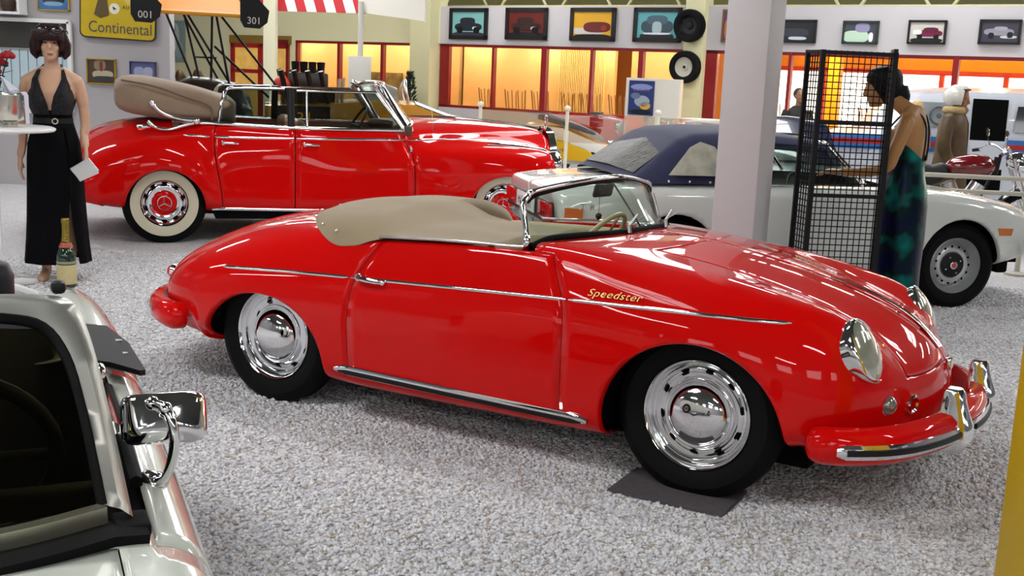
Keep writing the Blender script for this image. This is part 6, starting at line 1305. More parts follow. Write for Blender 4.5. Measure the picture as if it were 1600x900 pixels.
# --- rider mannequin: brown leather coat, white open-face helmet; local -y is where he faces
m3 = thing('rider_mannequin', 'rider mannequin in a brown leather coat and white open-face helmet', 'mannequin', (4.66, 12.3, 0), .95)
b = MB(); loft(b, [(0, 0, .70, .17, .12), (0, 0, .95, .18, .125), (0, 0, 1.10, .185, .125), (0, 0, 1.24, .20, .12), (0, 0, 1.32, .17, .09), (0, 0, 1.36, .07, .06)], 24)
for sx in (-1, 1):
    b.tube([(sx * .09, 0, .75), (sx * .09, 0, .42), (sx * .09, .01, .08)], [.095, .07, .05], 12); b.tube([(sx * .09, .05, .05), (sx * .09, -.06, .05), (sx * .09, -.15, .03)], [.045, .045, .03], 10)
    b.tube(cr([(sx * .18, 0, 1.27), (sx * .24, .01, 1.10), (sx * .25, .0, .95), (sx * .22, -.08, .80)], 4), [.06] * 5 + [.055] * 4 + [.045] * 3 + [.028], 12); hand(b, (sx * .22, -.08, .80), (0, -.25, -1), (-sx, 0, 0), 1., .5, 1 if sx < 0 else -1)
b.tube([(0, 0, 1.33), (0, -.02, 1.43)], [.06, .052], 12); head(b, (0, -.03, 1.495), 1., 0, .15); remesh(b, 'body', mat('mannequin_face', '9c6c4a', .45), m3, .008)
LE = mat('brown_leather', '5a4424', .5, noise=(7, .7, '3c2c16'), bump=(14, .5)); rows = []
for z, rx, ry in ((.52, .255, .20), (.70, .245, .185), (.88, .228, .165), (.98, .222, .158), (1.12, .232, .155), (1.24, .235, .145), (1.31, .19, .115), (1.365, .10, .085), (1.40, .085, .078)):
    rows.append([Vector((rx * math.cos(a) * (1 + .05 * math.sin(7 * a) * (1.2 - z)), ry * math.sin(a) * (1 + .05 * math.sin(7 * a + 1) * (1.2 - z)), z)) for a in [-PI / 2 + .06 + (2 * PI - .12) * k / 48 for k in range(49)]])
sheet_between(rows, 'coat', LE, m3, .008)
for sx in (-1, 1):
    q = MB(); q.tube(cr([(sx * .19, 0, 1.285), (sx * .255, .01, 1.12), (sx * .265, .0, .96), (sx * .235, -.075, .82)], 5), [.075] * 6 + [.072] * 5 + [.065] * 4 + [.06], 14); q.build('coat_sleeve', LE, m3, 60)
q = MB(); q.tube([Vector((.10 * math.cos(a), .095 * math.sin(a) + .0, 1.375)) for a in [-1.1 + (PI + 2.2) * k / 20 for k in range(21)]], .042, 10); q.build('fur_collar', mat('sheepskin', 'b39a6c', .9, bump=(60, .8)), m3, 60)
hm = thing('helmet', 'white open-face helmet worn by the rider mannequin', 'helmet', (4.66, 12.3, 1.505), .95)
rows = []
for i in range(13):
    th = PI * .5 * i / 12 * 1.42
    row = []
    for k in range(33):
        a = -PI / 2 + 2 * PI * k / 32; open_ = (abs(((a + PI / 2 + PI) % (2 * PI)) - PI) < .95); thm = min(th, .95) if open_ else th
        row.append(Vector((.135 * math.sin(thm) * math.cos(a), .150 * math.sin(thm) * math.sin(a) - .01, .135 * math.cos(thm) + .01)))
    rows.append(row)
q = MB(); q.grid(rows); q.solid(.012); q.build('shell', mat('helmet_white', 'd8d6cc', .2, coat=1.), hm, 50)
q = MB(); q.tube([r for r in [Vector((.128 * math.sin(.95) * math.cos(-PI / 2 + t), .146 * math.sin(.95) * math.sin(-PI / 2 + t) - .012, .135 * math.cos(.95) + .01)) for t in [-.95 + 1.9 * k / 14 for k in range(15)]]], .007, 6); q.build('trim', BLACKP, hm, 60)

# --- bald mannequin further back and a visitor in a dark shirt
def simple_figure(name, lab, cat, loc, rz, hgt, shirt, trous, skin, hair=None):
    t = thing(name, lab, cat, loc, rz); k = hgt / 1.75; b = MB(); loft(b, [(0, 0, .80 * k, .16 * k, .11 * k), (0, 0, 1.0 * k, .16 * k, .11 * k), (0, 0, 1.2 * k, .18 * k, .115 * k), (0, 0, 1.36 * k, .19 * k, .10 * k), (0, 0, 1.43 * k, .12 * k, .07 * k), (0, 0, 1.47 * k, .055 * k, .05 * k)], 20)
    for sx in (-1, 1):
        b.tube([(sx * .09 * k, 0, .85 * k), (sx * .09 * k, -.005, .48 * k), (sx * .09 * k, .01, .08 * k)], [.09 * k, .06 * k, .04 * k], 10); b.tube([(sx * .09 * k, .04, .045), (sx * .09 * k, -.12, .03)], [.04, .03], 8)
        b.tube(cr([(sx * .18 * k, 0, 1.39 * k), (sx * .22 * k, .01, 1.15 * k), (sx * .22 * k, -.03, .90 * k)], 4), [.055 * k] * 4 + [.045 * k] * 4 + [.03 * k], 10); hand(b, (sx * .22 * k, -.03, .90 * k), (0, -.15, -1), (-sx, 0, 0), k, .5, 1 if sx < 0 else -1)
    b.tube([(0, 0, 1.44 * k), (0, -.015, 1.55 * k)], [.055 * k, .05 * k], 12); head(b, (0, -.02, 1.63 * k), k, 0, 0); remesh(b, 'body', skin, t, .010)
    rows = [[Vector((rx * k * math.cos(a), ry * k * math.sin(a), z * k)) for a in [2 * PI * j / 32 for j in range(33)]] for z, rx, ry in ((.84, .185, .135), (1.0, .178, .13), (1.2, .198, .135), (1.36, .205, .12), (1.44, .13, .09), (1.48, .07, .065))]
    sheet_between(rows, 'shirt', shirt, t, .006)
    for sx in (-1, 1):
        q = MB(); q.tube(cr([(sx * .185 * k, 0, 1.395 * k), (sx * .228 * k, .01, 1.25 * k), (sx * .235 * k, .0, 1.08 * k)], 4), [.07 * k] * 5 + [.062 * k] * 4, 12); q.build('sleeve', shirt, t, 60)
        q = MB(); q.tube([(sx * .09 * k, 0, .90 * k), (sx * .092 * k, -.005, .48 * k), (sx * .092 * k, .01, .07 * k)], [.105 * k, .078 * k, .062 * k], 12); q.build('trouser_leg', trous, t, 60)
    if hair:
        q = MB(); q.ball((0, .012, 1.665 * k), (.085 * k, .098 * k, .095 * k), 16, 10); q.build('hair', hair, t, 60)
    return t
simple_figure('person', 'person in a dark shirt standing beyond the grid screen in front of bright windows', 'person', (3.85, 15.9, 0), .3, 1.53, mat('dark_shirt', '25231f', .8), mat('dark_trousers', '23262e', .8), mat('visitor_skin', '8a6448', .5), mat('short_hair', '2a2018', .7))
simple_figure('bald_mannequin', 'bald pale mannequin standing behind the sequinned gown', 'mannequin', (4.55, 13.2, 0), .4, 1.47, mat('grey_jacket', '8d8a84', .7), mat('dark_trousers', '23262e', .8), mat('pale_mannequin', 'c7a67c', .5))
# ---------------------------------------------------------------- black wire-grid screen beside the column
sc_ = thing('grid_screen', 'black wire-grid screen of three hinged panels in front of the sequinned gown', 'screen', (0, 0, 0), 0)
def grid_panel(A, B, z0, z1, nx, nz, rad, fr, mid=True):
    A, B = Vector(A), Vector(B); d = B - A; up = Vector((0, 0, 1)); fw = fr
    q = MB(); dn = d.normalized(); rot = Matrix((( dn.x, -dn.y, 0), (dn.y, dn.x, 0), (0, 0, 1)))
    for p in (A, B): q.box((p.x, p.y, (z0 + z1) / 2), (fw, .025, z1 - z0), rot)
    for z in (z0 + fw / 2, z1 - fw / 2) + (((1.36), (.935)) if mid else ()): q.box(((A.x + B.x) / 2, (A.y + B.y) / 2, z), (d.length, .025, fw * .8), rot)
    pn = q.build('panel_frame', BLACKM, sc_, 0)
    for k in range(1, nx):
        p = A + d * (k / nx); q = MB(); q.tube([p + up * z0, p + up * z1], rad, 4); q.build('upright_wire', BLACKM, pn, 0)
    for k in range(1, nz):
        z = z0 + (z1 - z0) * k / nz; q = MB(); q.tube([A + up * z, B + up * z], rad, 4); q.build('cross_wire', BLACKM, pn, 0)
GA, GB = (1.735, 6.68, 0), (2.165, 6.72, 0)
grid_panel(GA, GB, .02, 1.775, 12, 48, .0032, .028)
grid_panel((1.735, 6.68, 0), (1.695, 6.87, 0), .02, 1.775, 6, 48, .004, .02, False)
grid_panel((2.165, 6.72, 0), (2.195, 6.86, 0), .02, 1.795, 5, 48, .004, .022, False)
# ---------------------------------------------------------------- bar table with bucket, flowers, napkin; champagne bottle
tb = thing('bar_table', 'round white bar table at the left edge of the picture', 'table', (-3.37, 7.36, 0), 0)
q = MB(); q.lathe([(.0005, 1.095), (.34, 1.095), (.355, 1.088), (.358, 1.078), (.35, 1.068), (.0005, 1.062)], 48); q.build('table_top', WHITE, tb, 40)
q = MB(); q.tube([(-.03, 0, .04), (-.03, 0, 1.07)], .032, 12); q.build('column', WHITE, tb, 40)
for k in range(4):
    a = k * PI / 2 - .35; q = MB(); q.tube([(-.03, 0, .05), (-.03 + .17 * math.cos(a), .17 * math.sin(a), .045), (-.03 + .34 * math.cos(a), .34 * math.sin(a), .02)], [.03, .026, .02], 8, flat=.7); q.build('foot', WHITE, tb, 40)
ib = thing('ice_bucket', 'dented silver ice bucket with side rings on the white bar table', 'bucket', (-3.27, 7.34, 1.097), 0)
q = MB(); q.lathe([(.0005, 0), (.045, 0), (.048, .012), (.03, .02), (.035, .03), (.082, .045), (.095, .075), (.10, .13), (.102, .20), (.107, .205), (.104, .212), (.098, .205), (.094, .13), (.088, .08), (.0005, .05)], 40); q.build('bowl', mat('silver_plate', (.66, .63, .56), .22, metal=.95, bump=(14, .15)), ib, 40)
for sx in (-1, 1):
    q = MB(); q.tube([Vector((sx * .112, .018 * math.cos(k * PI / 6), .15 + .022 * math.sin(k * PI / 6))) for k in range(12)], .004, 6, True); q.ball((sx * .103, 0, .175), .010, 8, 6); q.build('ring_handle', CHROME, ib, 60)
nk = MB(); rows = [[Vector((.01 + .0 * u, -.06 + .12 * u, .19 + .02)) for u in (0, .25, .5, .75, 1)], [Vector((-.02, -.03 + .06 * u, .25)) for u in (0, .25, .5, .75, 1)], [Vector((-.045, -.005 + .01 * u, .315)) for u in (0, .25, .5, .75, 1)]]
nk.grid(rows); nk.grid([[Vector((.02, -.07 + .10 * u, .205)) for u in (0, .5, 1)], [Vector((.10, -.06 + .08 * u, .222)) for u in (0, .5, 1)], [Vector((.118, -.05 + .06 * u, .20)) for u in (0, .5, 1)], [Vector((.125, -.05 + .05 * u, .02)) for u in (0, .5, 1)]]); nk.grid([[Vector((-.045, 0, .315)), Vector((-.044, .002, .314)), Vector((-.043, .004, .313))], [Vector((.03, -.06, .225)), Vector((.05, -.02, .235)), Vector((.06, .02, .23))]])
nk.solid(.004); o = nk.build('napkin', mat('white_linen', 'c9cbd6', .85), None, 60); tag(o, 'folded white napkin draped over the silver ice bucket', 'napkin'); o.location = (-3.27, 7.34, 1.10)
vs_ = thing('rose_vase', 'glass vase with red roses behind the ice bucket at the left edge', 'vase', (-3.42, 7.47, 1.097), 0)
q = MB(); q.lathe([(.0005, 0), (.045, 0), (.04, .05), (.032, .14), (.045, .22), (.041, .22), (.028, .14), (.036, .05), (.0005, .01)], 24); q.build('vase', MATS['side_glass'], vs_, 40)
PET = mat('rose_red', '9c0d16', .6); GRN = mat('rose_leaf', '1c3320', .6); rr = random.Random(5)
for x, y, z in ((.10, -.02, .44), (.02, -.05, .34), (-.05, .02, .46), (.03, .03, .39)):
    q = MB(); q.tube(cr([(0, 0, .1), (x * .4, y * .4, z * .6), (x, y, z)], 4), .004, 5); st_ = q.build('stem', GRN, vs_, 60)
    q = MB()
    for L in range(3):
        for k in range(5):
            a = k * 1.257 + L * .6; rd = .012 + .010 * L; q.ball((x + rd * math.cos(a), y + rd * math.sin(a), z + .022 - .008 * L), (.014 + .004 * L, .014 + .004 * L, .020), 8, 6)
    q.build('rose', PET, vs_, 60)
    for k in range(3):
        a = rr.random() * 6.28; zz = z * (.55 + .15 * k); px, py = x * zz / z, y * zz / z; q = MB(); d = Vector((math.cos(a), math.sin(a), .25)); s_ = Vector((-d.y, d.x, 0)); P = Vector((px, py, zz)); q.poly([P, P + d * .03 + s_ * .022, P + d * .065 + s_ * .015, P + d * .085, P + d * .065 - s_ * .015, P + d * .03 - s_ * .022], .0015, (0, 0, 1)); q.build('leaf', GRN, vs_, 30)
bt_ = thing('champagne_bottle', 'large champagne bottle with gold foil standing on the gravel by the black gown', 'bottle', (-3.05, 7.62, 0), 0); K = .97
q = MB(); q.lathe([(r * K, z * K) for r, z in ((.0005, 0), (.062, 0), (.066, .01), (.066, .215), (.062, .245), (.045, .295), (.030, .33), (.024, .36))], 32); q.build('glass', mat('green_glass', (.006, .03, .014), .08, coat=1.), bt_, 40)
q = MB(); q.lathe([(r * K, z * K) for r, z in ((.032, .318), (.0265, .36), (.024, .40), (.024, .455), (.028, .462), (.028, .485), (.024, .492), (.0005, .495))], 28); q.build('foil', mat('gold_foil', '9c8a3a', .3, metal=.8, bump=(60, .5)), bt_, 40)
q = MB(); q.lathe([(.0665 * K, .03 * K), (.0668 * K, .032 * K), (.0668 * K, .165 * K), (.0665 * K, .167 * K)], 32); lb = q.build('label', mat('cream_label', 'cdbf8e', .6, noise=(30, .3, 'b3a372')), bt_, 40)
q = MB(); q.lathe([(.0480 * K, .289 * K), (.0488 * K, .2895 * K), (.0345 * K, .322 * K), (.034 * K, .322 * K)], 28); q.build('neck_label', mat('salmon_seal', 'b0503c', .5), bt_, 40)
q = MB(); q.lathe([(.0668 * K, .175 * K), (.067 * K, .177 * K), (.067 * K, .19 * K), (.0665 * K, .192 * K)], 32); q.build('label_band', mat('silver_band', 'a8a48f', .35, metal=.5), bt_, 40)
# ---------------------------------------------------------------- dragster with a high wing behind the red convertible
DA = math.atan2(1.05, 4.6)
dg_ = thing('dragster', 'long yellow dragster with a black engine behind the red convertible', 'racing car', (-2.95, 13.5, 0), DA)
YELP = mat('racing_yellow', 'c08a14', .3, coat=.8); ORP = mat('wing_orange', 'd08212', .6, spec=.2); GREYP = mat('grey_cowl', '6c6f78', .35, coat=.5)
q = MB(); rows = []
for x, y0, z0, y1, z1 in ((-.05, .30, .35, .28, 1.12), (.6, .34, .30, .32, 1.15), (1.1, .34, .28, .32, 1.20), (1.7, .34, .28, .30, 1.18), (2.07, .30, .28, .26, 1.05), (2.5, .26, .28, .21, .95), (2.94, .22, .30, .17, .85), (3.34, .17, .33, .12, .74), (3.56, .10, .36, .07, .64)):
    rows.append([Vector((x, -y0, z0)), Vector((x, -y0 - .02, (z0 + z1) / 2)), Vector((x, -y1, z1 - .03)), Vector((x, -y1 * .6, z1)), Vector((x, 0, z1 + .01)), Vector((x, y1 * .6, z1)), Vector((x, y1, z1 - .03)), Vector((x, y0 + .02, (z0 + z1) / 2)), Vector((x, y0, z0))])
q.grid(rows); q.solid(.01); q.build('body', YELP, dg_, 40)
q = MB(); q.grid([[Vector((r[k].x, r[k].y * 1.02, r[k].z + .012)) for k in (2, 3, 4, 5, 6)] for r in rows[3:]]); q.solid(.006); q.build('cowl', GREYP, dg_, 40)
q = MB(); q.poly([(.75 + .55 * (1 - math.cos(k * PI / 14)), -.375, .62 + .44 * math.sin(k * PI / 14)) for k in range(15)], .006, (0, -1, 0)); q.build('side_panel', ORP, dg_, 0)
strokes('side_lettering', 7, .62, .10, mat('lettering_brown', '6b4a14', .5), dg_, frame((1.33, -.386, .86), (1, 0, 0), (0, 0, 1)), 3)
q = MB(); q.box((.36, -.375, .93), (.66, .02, .34), None, .006); np_ = q.build('number_panel', BLACKP, dg_, 0)
text('number', '31', .20, mat('number_yellow', 'e8b800', .4), np_, frame((.40, -.388, .95), (1, 0, 0), (0, 0, 1)), .001)
# windscreen hoop, head fairing
q = MB(); q.tube(cr([(1.62, -.22, 1.16), (1.58, -.22, 1.34), (1.60, 0, 1.43), (1.58, .22, 1.34), (1.62, .22, 1.16)], 6), .02, 8); q.build('roll_hoop', STEEL, dg_, 60)
q = MB(); rows = []
for x, w_, z in ((1.0, .10, 1.22), (1.05, .19, 1.33), (1.2, .22, 1.38), (1.38, .23, 1.38), (1.5, .22, 1.34)): rows.append([Vector((x, w_ * math.cos(a), 1.15 + (z - 1.15) * math.sin(a))) for a in [PI * k / 10 for k in range(11)]])
q.grid(rows); q.solid(.008); q.build('head_fairing', mat('fairing_silver', '8f8d88', .3, metal=.4), dg_, 50)
# engine: block, blower, stacks, headers, scoop
q = MB(); q.box((.45, 0, 1.16), (.62, .50, .28), None, .03); eg = q.build('engine_block', mat('cast_black', (.02, .02, .022), .45, metal=.4), dg_)
q = MB(); q.box((.45, 0, 1.38), (.46, .28, .20), None, .03); q.build('blower', mat('dull_alloy', '4c4a46', .4, metal=.8), eg)
for i in range(4):
    for sy in (-1, 1):
        x = .22 + .15 * i; q = MB(); q.tube(cr([(x, sy * .25, 1.14), (x - .02, sy * .40, 1.18), (x - .06, sy * .46, 1.34), (x - .10, sy * .50, 1.50)], 4), [.03] * 8 + [.033] * 5, 8); q.build('header_pipe', mat('heat_black', (.03, .025, .022), .35, metal=.7), eg, 60)
        q = MB(); q.tube([(.30 + .10 * i, sy * .07, 1.46), (.30 + .10 * i, sy * .085, 1.60)], [.034, .045], 8, cap=False); q.build('intake_stack', BLACKM, eg, 60)
q = MB(); q.ball((.14, -.22, 1.32), (.10, .10, .11), 12, 8); q.build('red_cap', mat('signal_red', 'c42a18', .4), eg, 60)
q = MB(); q.tube([(.78, -.28, 1.15), (.80, -.30, 1.42)], .02, 6); q.tube([(.83, -.26, 1.15), (.85, -.28, 1.44)], .02, 6); q.build('breather', mat('cream_tube', 'b8a888', .5), eg, 60)
# rear slicks and front wheels
for x, R_, wd, y in ((-.35, .44, .20, .62), (3.42, .24, .05, .30)):
    for sy in (-1, 1):
        M = axis_m((x, sy * y, R_), (0, sy, 0)); q = MB(); q.lathe([(R_ * .5, -wd * .8), (R_ * .9, -wd), (R_, -wd * .8), (R_, wd * .8), (R_ * .9, wd), (R_ * .52, wd * .85)], 36, M); wl = q.build('tyre', RUBBER, dg_, 40); q = MB(); q.lathe([(R_ * .53, wd * .8), (R_ * .45, wd * .3), (R_ * .1, wd * .3), (.0005, wd * .4)], 28, M); q.build('rim', STEEL, wl, 40)
q = MB(); q.tube([(-.35, -.5, .44), (-.35, .5, .44)], .05, 8); q.tube([(3.42, -.28, .24), (3.42, .28, .24)], .02, 8); q.build('axle', BLACKM, dg_, 40)
# ---------------------------------------------------------------- orange aerofoil on tall struts
wg = thing('aerofoil_stand', 'orange aerofoil with black end plates numbered 301 on tall black struts', 'aerofoil', (-3.42, 12.1, 0), .45)
rows = []
for x in (-.52, 0, .52): rows.append([Vector((x, y, z)) for y, z in ((-.30, 2.02), (-.15, 2.045), (.15, 2.12), (.42, 2.24), (.42, 2.27), (.15, 2.17), (-.15, 2.085), (-.29, 2.05))])
q = MB(); q.grid(rows, closed=True); q.f.append(tuple(range(8))); q.f.append(tuple(range(16, 24))); q.mi += [0, 0]; q.build('wing', ORP, wg, 40)
q = MB(); q.tube([(-.53, -.31, 2.035), (.53, -.31, 2.035)], .022, 8); q.build('leading_edge', mat('wing_amber', 'e8a02a', .35), wg, 60)
for sx in (-1, 1):
    q = MB(); q.poly([(sx * .54 - .14, -.34 - sx * .0, 1.99), (sx * .54 - .10, -.34, 1.92), (sx * .54 + .06, -.34, 1.915), (sx * .54 + .14, -.34, 1.98), (sx * .54 + .16, -.34, 2.10), (sx * .54 + .02, -.34, 2.24), (sx * .54 - .14, -.34, 2.20)], .015, (0, 1, 0)); ep = q.build('end_plate', BLACKP, wg, 0)
    text('number', '001' if sx < 0 else '301', .10, mat('number_white', 'd9d9d4', .5), ep, frame((sx * .54 + .0, -.343, 1.99), (1, 0, 0), (0, 0, 1)), .001)
for a_, c_ in (((-.30, 0, 2.06), (.0, 0, 1.30)), ((-.10, .1, 2.08), (.06, .0, 1.30)), ((-.14, -.1, 2.04), (.32, .1, 1.25)), ((.18, 0, 2.08), (.16, 0, 1.30)), ((.20, -.1, 2.05), (.34, -.1, 1.28)), ((.24, -.15, 2.03), (.95, .0, 1.22)), ((.20, 0, 1.72), (.80, .1, 1.20)), ((-.08, .12, 2.08), (.42, .1, 1.27))):
    q = MB(); q.tube([a_, c_], .013, 6); q.build('strut', BLACKM, wg, 40)
q = MB(); q.tube([(-.02, 0, 1.60), (.22, 0, 1.60)], .009, 6); q.build('cross_tube', BLACKM, wg, 40)
rows = []
for x, z in ((-.36, 1.12), (-.26, 1.31), (-.05, 1.40), (.20, 1.39), (.42, 1.35), (.55, 1.22), (.58, 1.0)): rows.append([Vector((x, .26 * math.cos(a), .25 + (z - .25) * abs(math.sin(a)) ** .35)) for a in [PI * k / 14 for k in range(15)]])
q = MB(); q.grid(rows); q.solid(.01); q.build('cowl', mat('black_cowl', (.008, .006, .005), .4, coat=.4), wg, 50)
q = MB(); q.tube([(-.30, 0, .0), (-.2, 0, .30)], .04, 8); q.tube([(.45, 0, .0), (.35, 0, .30)], .04, 8); q.tube([(-.25, 0, .27), (.4, 0, .27)], .04, 8); q.build('stand_frame', BLACKM, wg, 40)
# ---------------------------------------------------------------- low white single-seater in front of the cafe windows
rc = thing('single_seater', 'low white racing car with a yellow side panel in front of the cafe windows', 'racing car', (1.10, 17.0, 0), -.25)
q = MB(); rows = []
for x, w_, z0, z1 in ((-.95, .30, .36, .85), (-.4, .36, .30, .80), (.1, .36, .28, .62), (.6, .34, .25, .46), (1.0, .28, .22, .36)): rows.append([Vector((x, -w_, z0)), Vector((x, -w_ - .02, (z0 + z1) / 2)), Vector((x, -w_ * .8, z1)), Vector((x, 0, z1 + .02)), Vector((x, w_ * .8, z1)), Vector((x, w_ + .02, (z0 + z1) / 2)), Vector((x, w_, z0))])
q.grid(rows); q.solid(.01); q.build('body', mat('race_white', 'c9c6c0', .35, coat=.5), rc, 40)
q = MB(); q.poly([(-.92, -.40, .38), (.12, -.405, .34), (.18, -.405, .40), (.0, -.40, .52), (-.4, -.40, .64), (-.92, -.37, .68)], .008, (0, -1, 0)); q.build('side_panel', mat('race_yellow', 'd3a616', .35), rc, 0)
strokes('side_lettering', 9, .40, .06, mat('lettering_brown', '6b4a14', .5), rc, frame((-.52, -.412, .52), (1, 0, -.12), (0, 0, 1)), 5)
strokes('side_lettering', 14, .40, .045, mat('lettering_mauve', '8d86a0', .5), rc, frame((.42, -.372, .36), (1, 0, -.14), (0, 0, 1)), 6)
for k in range(5):
    q = MB(); q.box((-.75 + .22 * k, -.375 - .012 * (k > 1), .74 - .07 * k), (.13, .012, .035), Matrix.Rotation(.3, 3, 'Y')); q.build('side_slot', BLACKP, rc)
q = MB(); q.box((-.35, 0, .86), (.9, .5, .08), Matrix.Rotation(.22, 3, 'Y'), .02); q.box((.05, 0, .95), (.14, .4, .22), None, .02); q.build('cockpit_rim', mat('dark_cockpit', (.03, .025, .03), .5), rc)
for x, y, R_ in ((.85, -.60, .30), (.85, .60, .30), (-.75, -.62, .31), (-.75, .62, .31)):
    s_ = -1 if y < 0 else 1; M = axis_m((x, y, R_), (0, s_, 0)); q = MB(); q.lathe([(R_ * .72, -.09), (R_ * .92, -.10), (R_, -.08), (R_, .08), (R_ * .93, .10), (R_ * .76, .09)], 40, M); tw = q.build('tyre', RUBBER, rc, 40)
    q = MB(); q.lathe([(R_ * .80, .095), (R_ * .72, .07), (R_ * .45, .03), (R_ * .42, .05), (R_ * .12, .05), (.0005, .06)], 36, M); q.build('rim', mat('pale_wheel', 'cfc8b4', .4), tw, 40)
    q = MB(); q.lathe([(R_ * .30, .052), (R_ * .27, .06), (.0005, .062)], 24, M); q.build('hub', mat('brass_hub', '9c7a2c', .35, metal=.8), tw, 40)
    q = MB(); q.tube([(x, y * .95, R_), (x - .1, y * .5, .42)], .02, 6); q.build('suspension_arm', BLACKM, rc, 40)
# ---------------------------------------------------------------- white van with blue and red stripes
vn = thing('striped_van', 'white van with blue and red side stripes behind the motorcycle', 'van', (5.35, 14.25, 0), -.10)
VW = mat('van_white', 'cfd3dc', .3, coat=.7)
def vsec(x, w_, zb, zt, rf): return [Vector((x, -w_, zb)), Vector((x, -w_ - .01, .7)), Vector((x, -w_, .98)), Vector((x, -w_ + .04, zt - .18)), Vector((x, -w_ + .16, zt - .03)), Vector((x, 0, zt + .02)), Vector((x, w_ - .16, zt - .03)), Vector((x, w_ - .04, zt - .18)), Vector((x, w_, .98)), Vector((x, w_ + .01, .7)), Vector((x, w_, zb))]
rows = [vsec(-1.85, .60, .35, .85, 0), vsec(-1.80, .74, .30, .95, 0), vsec(-1.45, .80, .28, 1.02, 0), vsec(-1.0, .82, .28, 1.12, 0), vsec(-.82, .83, .28, 1.36, 0), vsec(-.55, .83, .28, 1.55, 0), vsec(-.1, .83, .28, 1.60, 0), vsec(.6, .83, .28, 1.62, 0), vsec(1.6, .83, .28, 1.63, 0), vsec(2.2, .82, .30, 1.62, 0), vsec(2.3, .74, .34, 1.52, 0)]
q = MB(); q.grid(rows); q.f.append(tuple(range(11))); q.f.append(tuple(range(len(q.v) - 11, len(q.v)))); q.mi += [0, 0]; q.build('body', VW, vn, 35)
def vpanel(name, x0, x1, z0, z1, m, d=.012, lean=.0):
    q = MB(); yb = lambda z: -.845 + max(0, z - .98) * .085
    q.poly([(x0, yb(z0), z0), (x1, yb(z0), z0), (x1 - lean, yb(z1), z1), (x0 + lean, yb(z1), z1)], d, (0, -1, 0)); return q.build(name, m, vn, 0)
vpanel('doorway', .02, .42, .42, 1.50, DARK, .006)
vpanel('side_window', .50, 1.35, 1.13, 1.43, mat('van_glass', (.02, .022, .025), .08, coat=1.), .008, .03); vpanel('front_window', -.62, -.02, 1.16, 1.44, mat('van_glass_pale', '9aa2a6', .15, coat=1.), .008, .06)
for z0, z1, m in ((.985, 1.04, mat('stripe_blue', '2f6bb0', .4)), (.925, .985, mat('stripe_red', 'b32626', .4)), (.865, .925, MATS['stripe_blue'])):
    vpanel('stripe', .43, 2.2, z0, z1, m, .006); vpanel('stripe', -1.7, .0, z0 - .0, z1, m, .006)
text('side_lettering', 'We d', .10, mat('lettering_grey', '3f4248', .5), vn, frame((1.02, -.868, .70), (1, 0, 0), (0, 0, 1)), .001)
q = MB(); M = axis_m((-.36, -.835, 1.29), (0, -1, .08)); q.tube([M @ Vector((.10 * math.cos(k * PI / 12), .10 * math.sin(k * PI / 12), .01)) for k in range(24)], .012, 6, True); q.lathe([(.03, .01), (.025, .016), (.0005, .017)], 12, M); q.build('round_emblem', mat('emblem_grey', '5f6468', .5), vn, 40)
q = MB(); q.tube([(.98, -.86, 1.05), (.98, -.95, 1.12)], .01, 6); q.box((.98, -.97, 1.25), (.06, .05, .30), None, .02); q.build('wing_mirror', BLACKP, vn)
for x in (-1.2, 1.5):
    for y in (-.74, .74): wheel(vn, x, y, .31, .316, .19, .085, 'steel')
# ---------------------------------------------------------------- motorcycle with a red tank
mc = thing('motorcycle', 'chrome motorcycle with a dark red tank in front of the striped van', 'motorcycle', (4.38, 11.35, 0), -.12)
DR = mat('tank_red', '6b0e12', .2, coat=1.)
for x in (-.70, .72):
    M = axis_m((x, 0, .33), (0, -1, 0)); q = MB(); q.tube([M @ Vector((.285 * math.cos(k * PI / 18), .285 * math.sin(k * PI / 18), 0)) for k in range(36)], .048, 10, True); ty = q.build('tyre', RUBBER, mc, 60); q = MB(); q.tube([M @ Vector((.235 * math.cos(k * PI / 18), .235 * math.sin(k * PI / 18), 0)) for k in range(36)], .016, 8, True); q.lathe([(.0005, -.05), (.06, -.05), (.06, .05), (.0005, .05)], 16, M); q.build('rim', CHROME, ty, 60)
    for k in range(16):
        a = 2 * PI * k / 16; q = MB(); q.tube([M @ Vector((.05 * math.cos(a + .3), .05 * math.sin(a + .3), .03 * (-1) ** k)), M @ Vector((.235 * math.cos(a), .235 * math.sin(a), 0))], .003, 4); q.build('spoke', CHROME, ty, 0)
    q = MB(); rows = []
    for k in range(15):
        a = .2 + (PI - .4) * k / 14; rows.append([Vector((x + .355 * math.cos(a), y, .33 + .355 * math.sin(a) - .03 * (y / .07) ** 2)) for y in (-.075, -.04, 0, .04, .075)])
    q.grid(rows); q.solid(.006); q.build('mudguard', mat('guard_black', (.015, .012, .012), .2, coat=1.) , mc, 60)
q = MB(); rows = []
for x, w_, z0, z1 in ((-.12, .04, .80, .86), (-.05, .11, .74, .93), (.12, .145, .72, .97), (.28, .13, .74, .96), (.36, .05, .80, .90)): rows.append([Vector((x, w_ * math.cos(2 * PI * k / 16), (z0 + z1) / 2 + (z1 - z0) / 2 * math.sin(2 * PI * k / 16))) for k in range(16)])
q.grid(rows, closed=True); q.f.append(tuple(range(16))); q.f.append(tuple(range(64, 80))); q.mi += [0, 0]; q.build('fuel_tank', DR, mc, 60)
q = MB(); q.tube(cr([(-.60, 0, .80), (-.45, 0, .75), (-.25, 0, .74), (-.10, 0, .82)], 4), [.05, .09, .11, .12, .13, .13, .12, .12, .11, .10, .09, .08, .06], 12, flat=1.2, up=(0, 0, 1)); q.build('saddle', mat('black_saddle', (.012, .011, .011), .5), mc, 60)
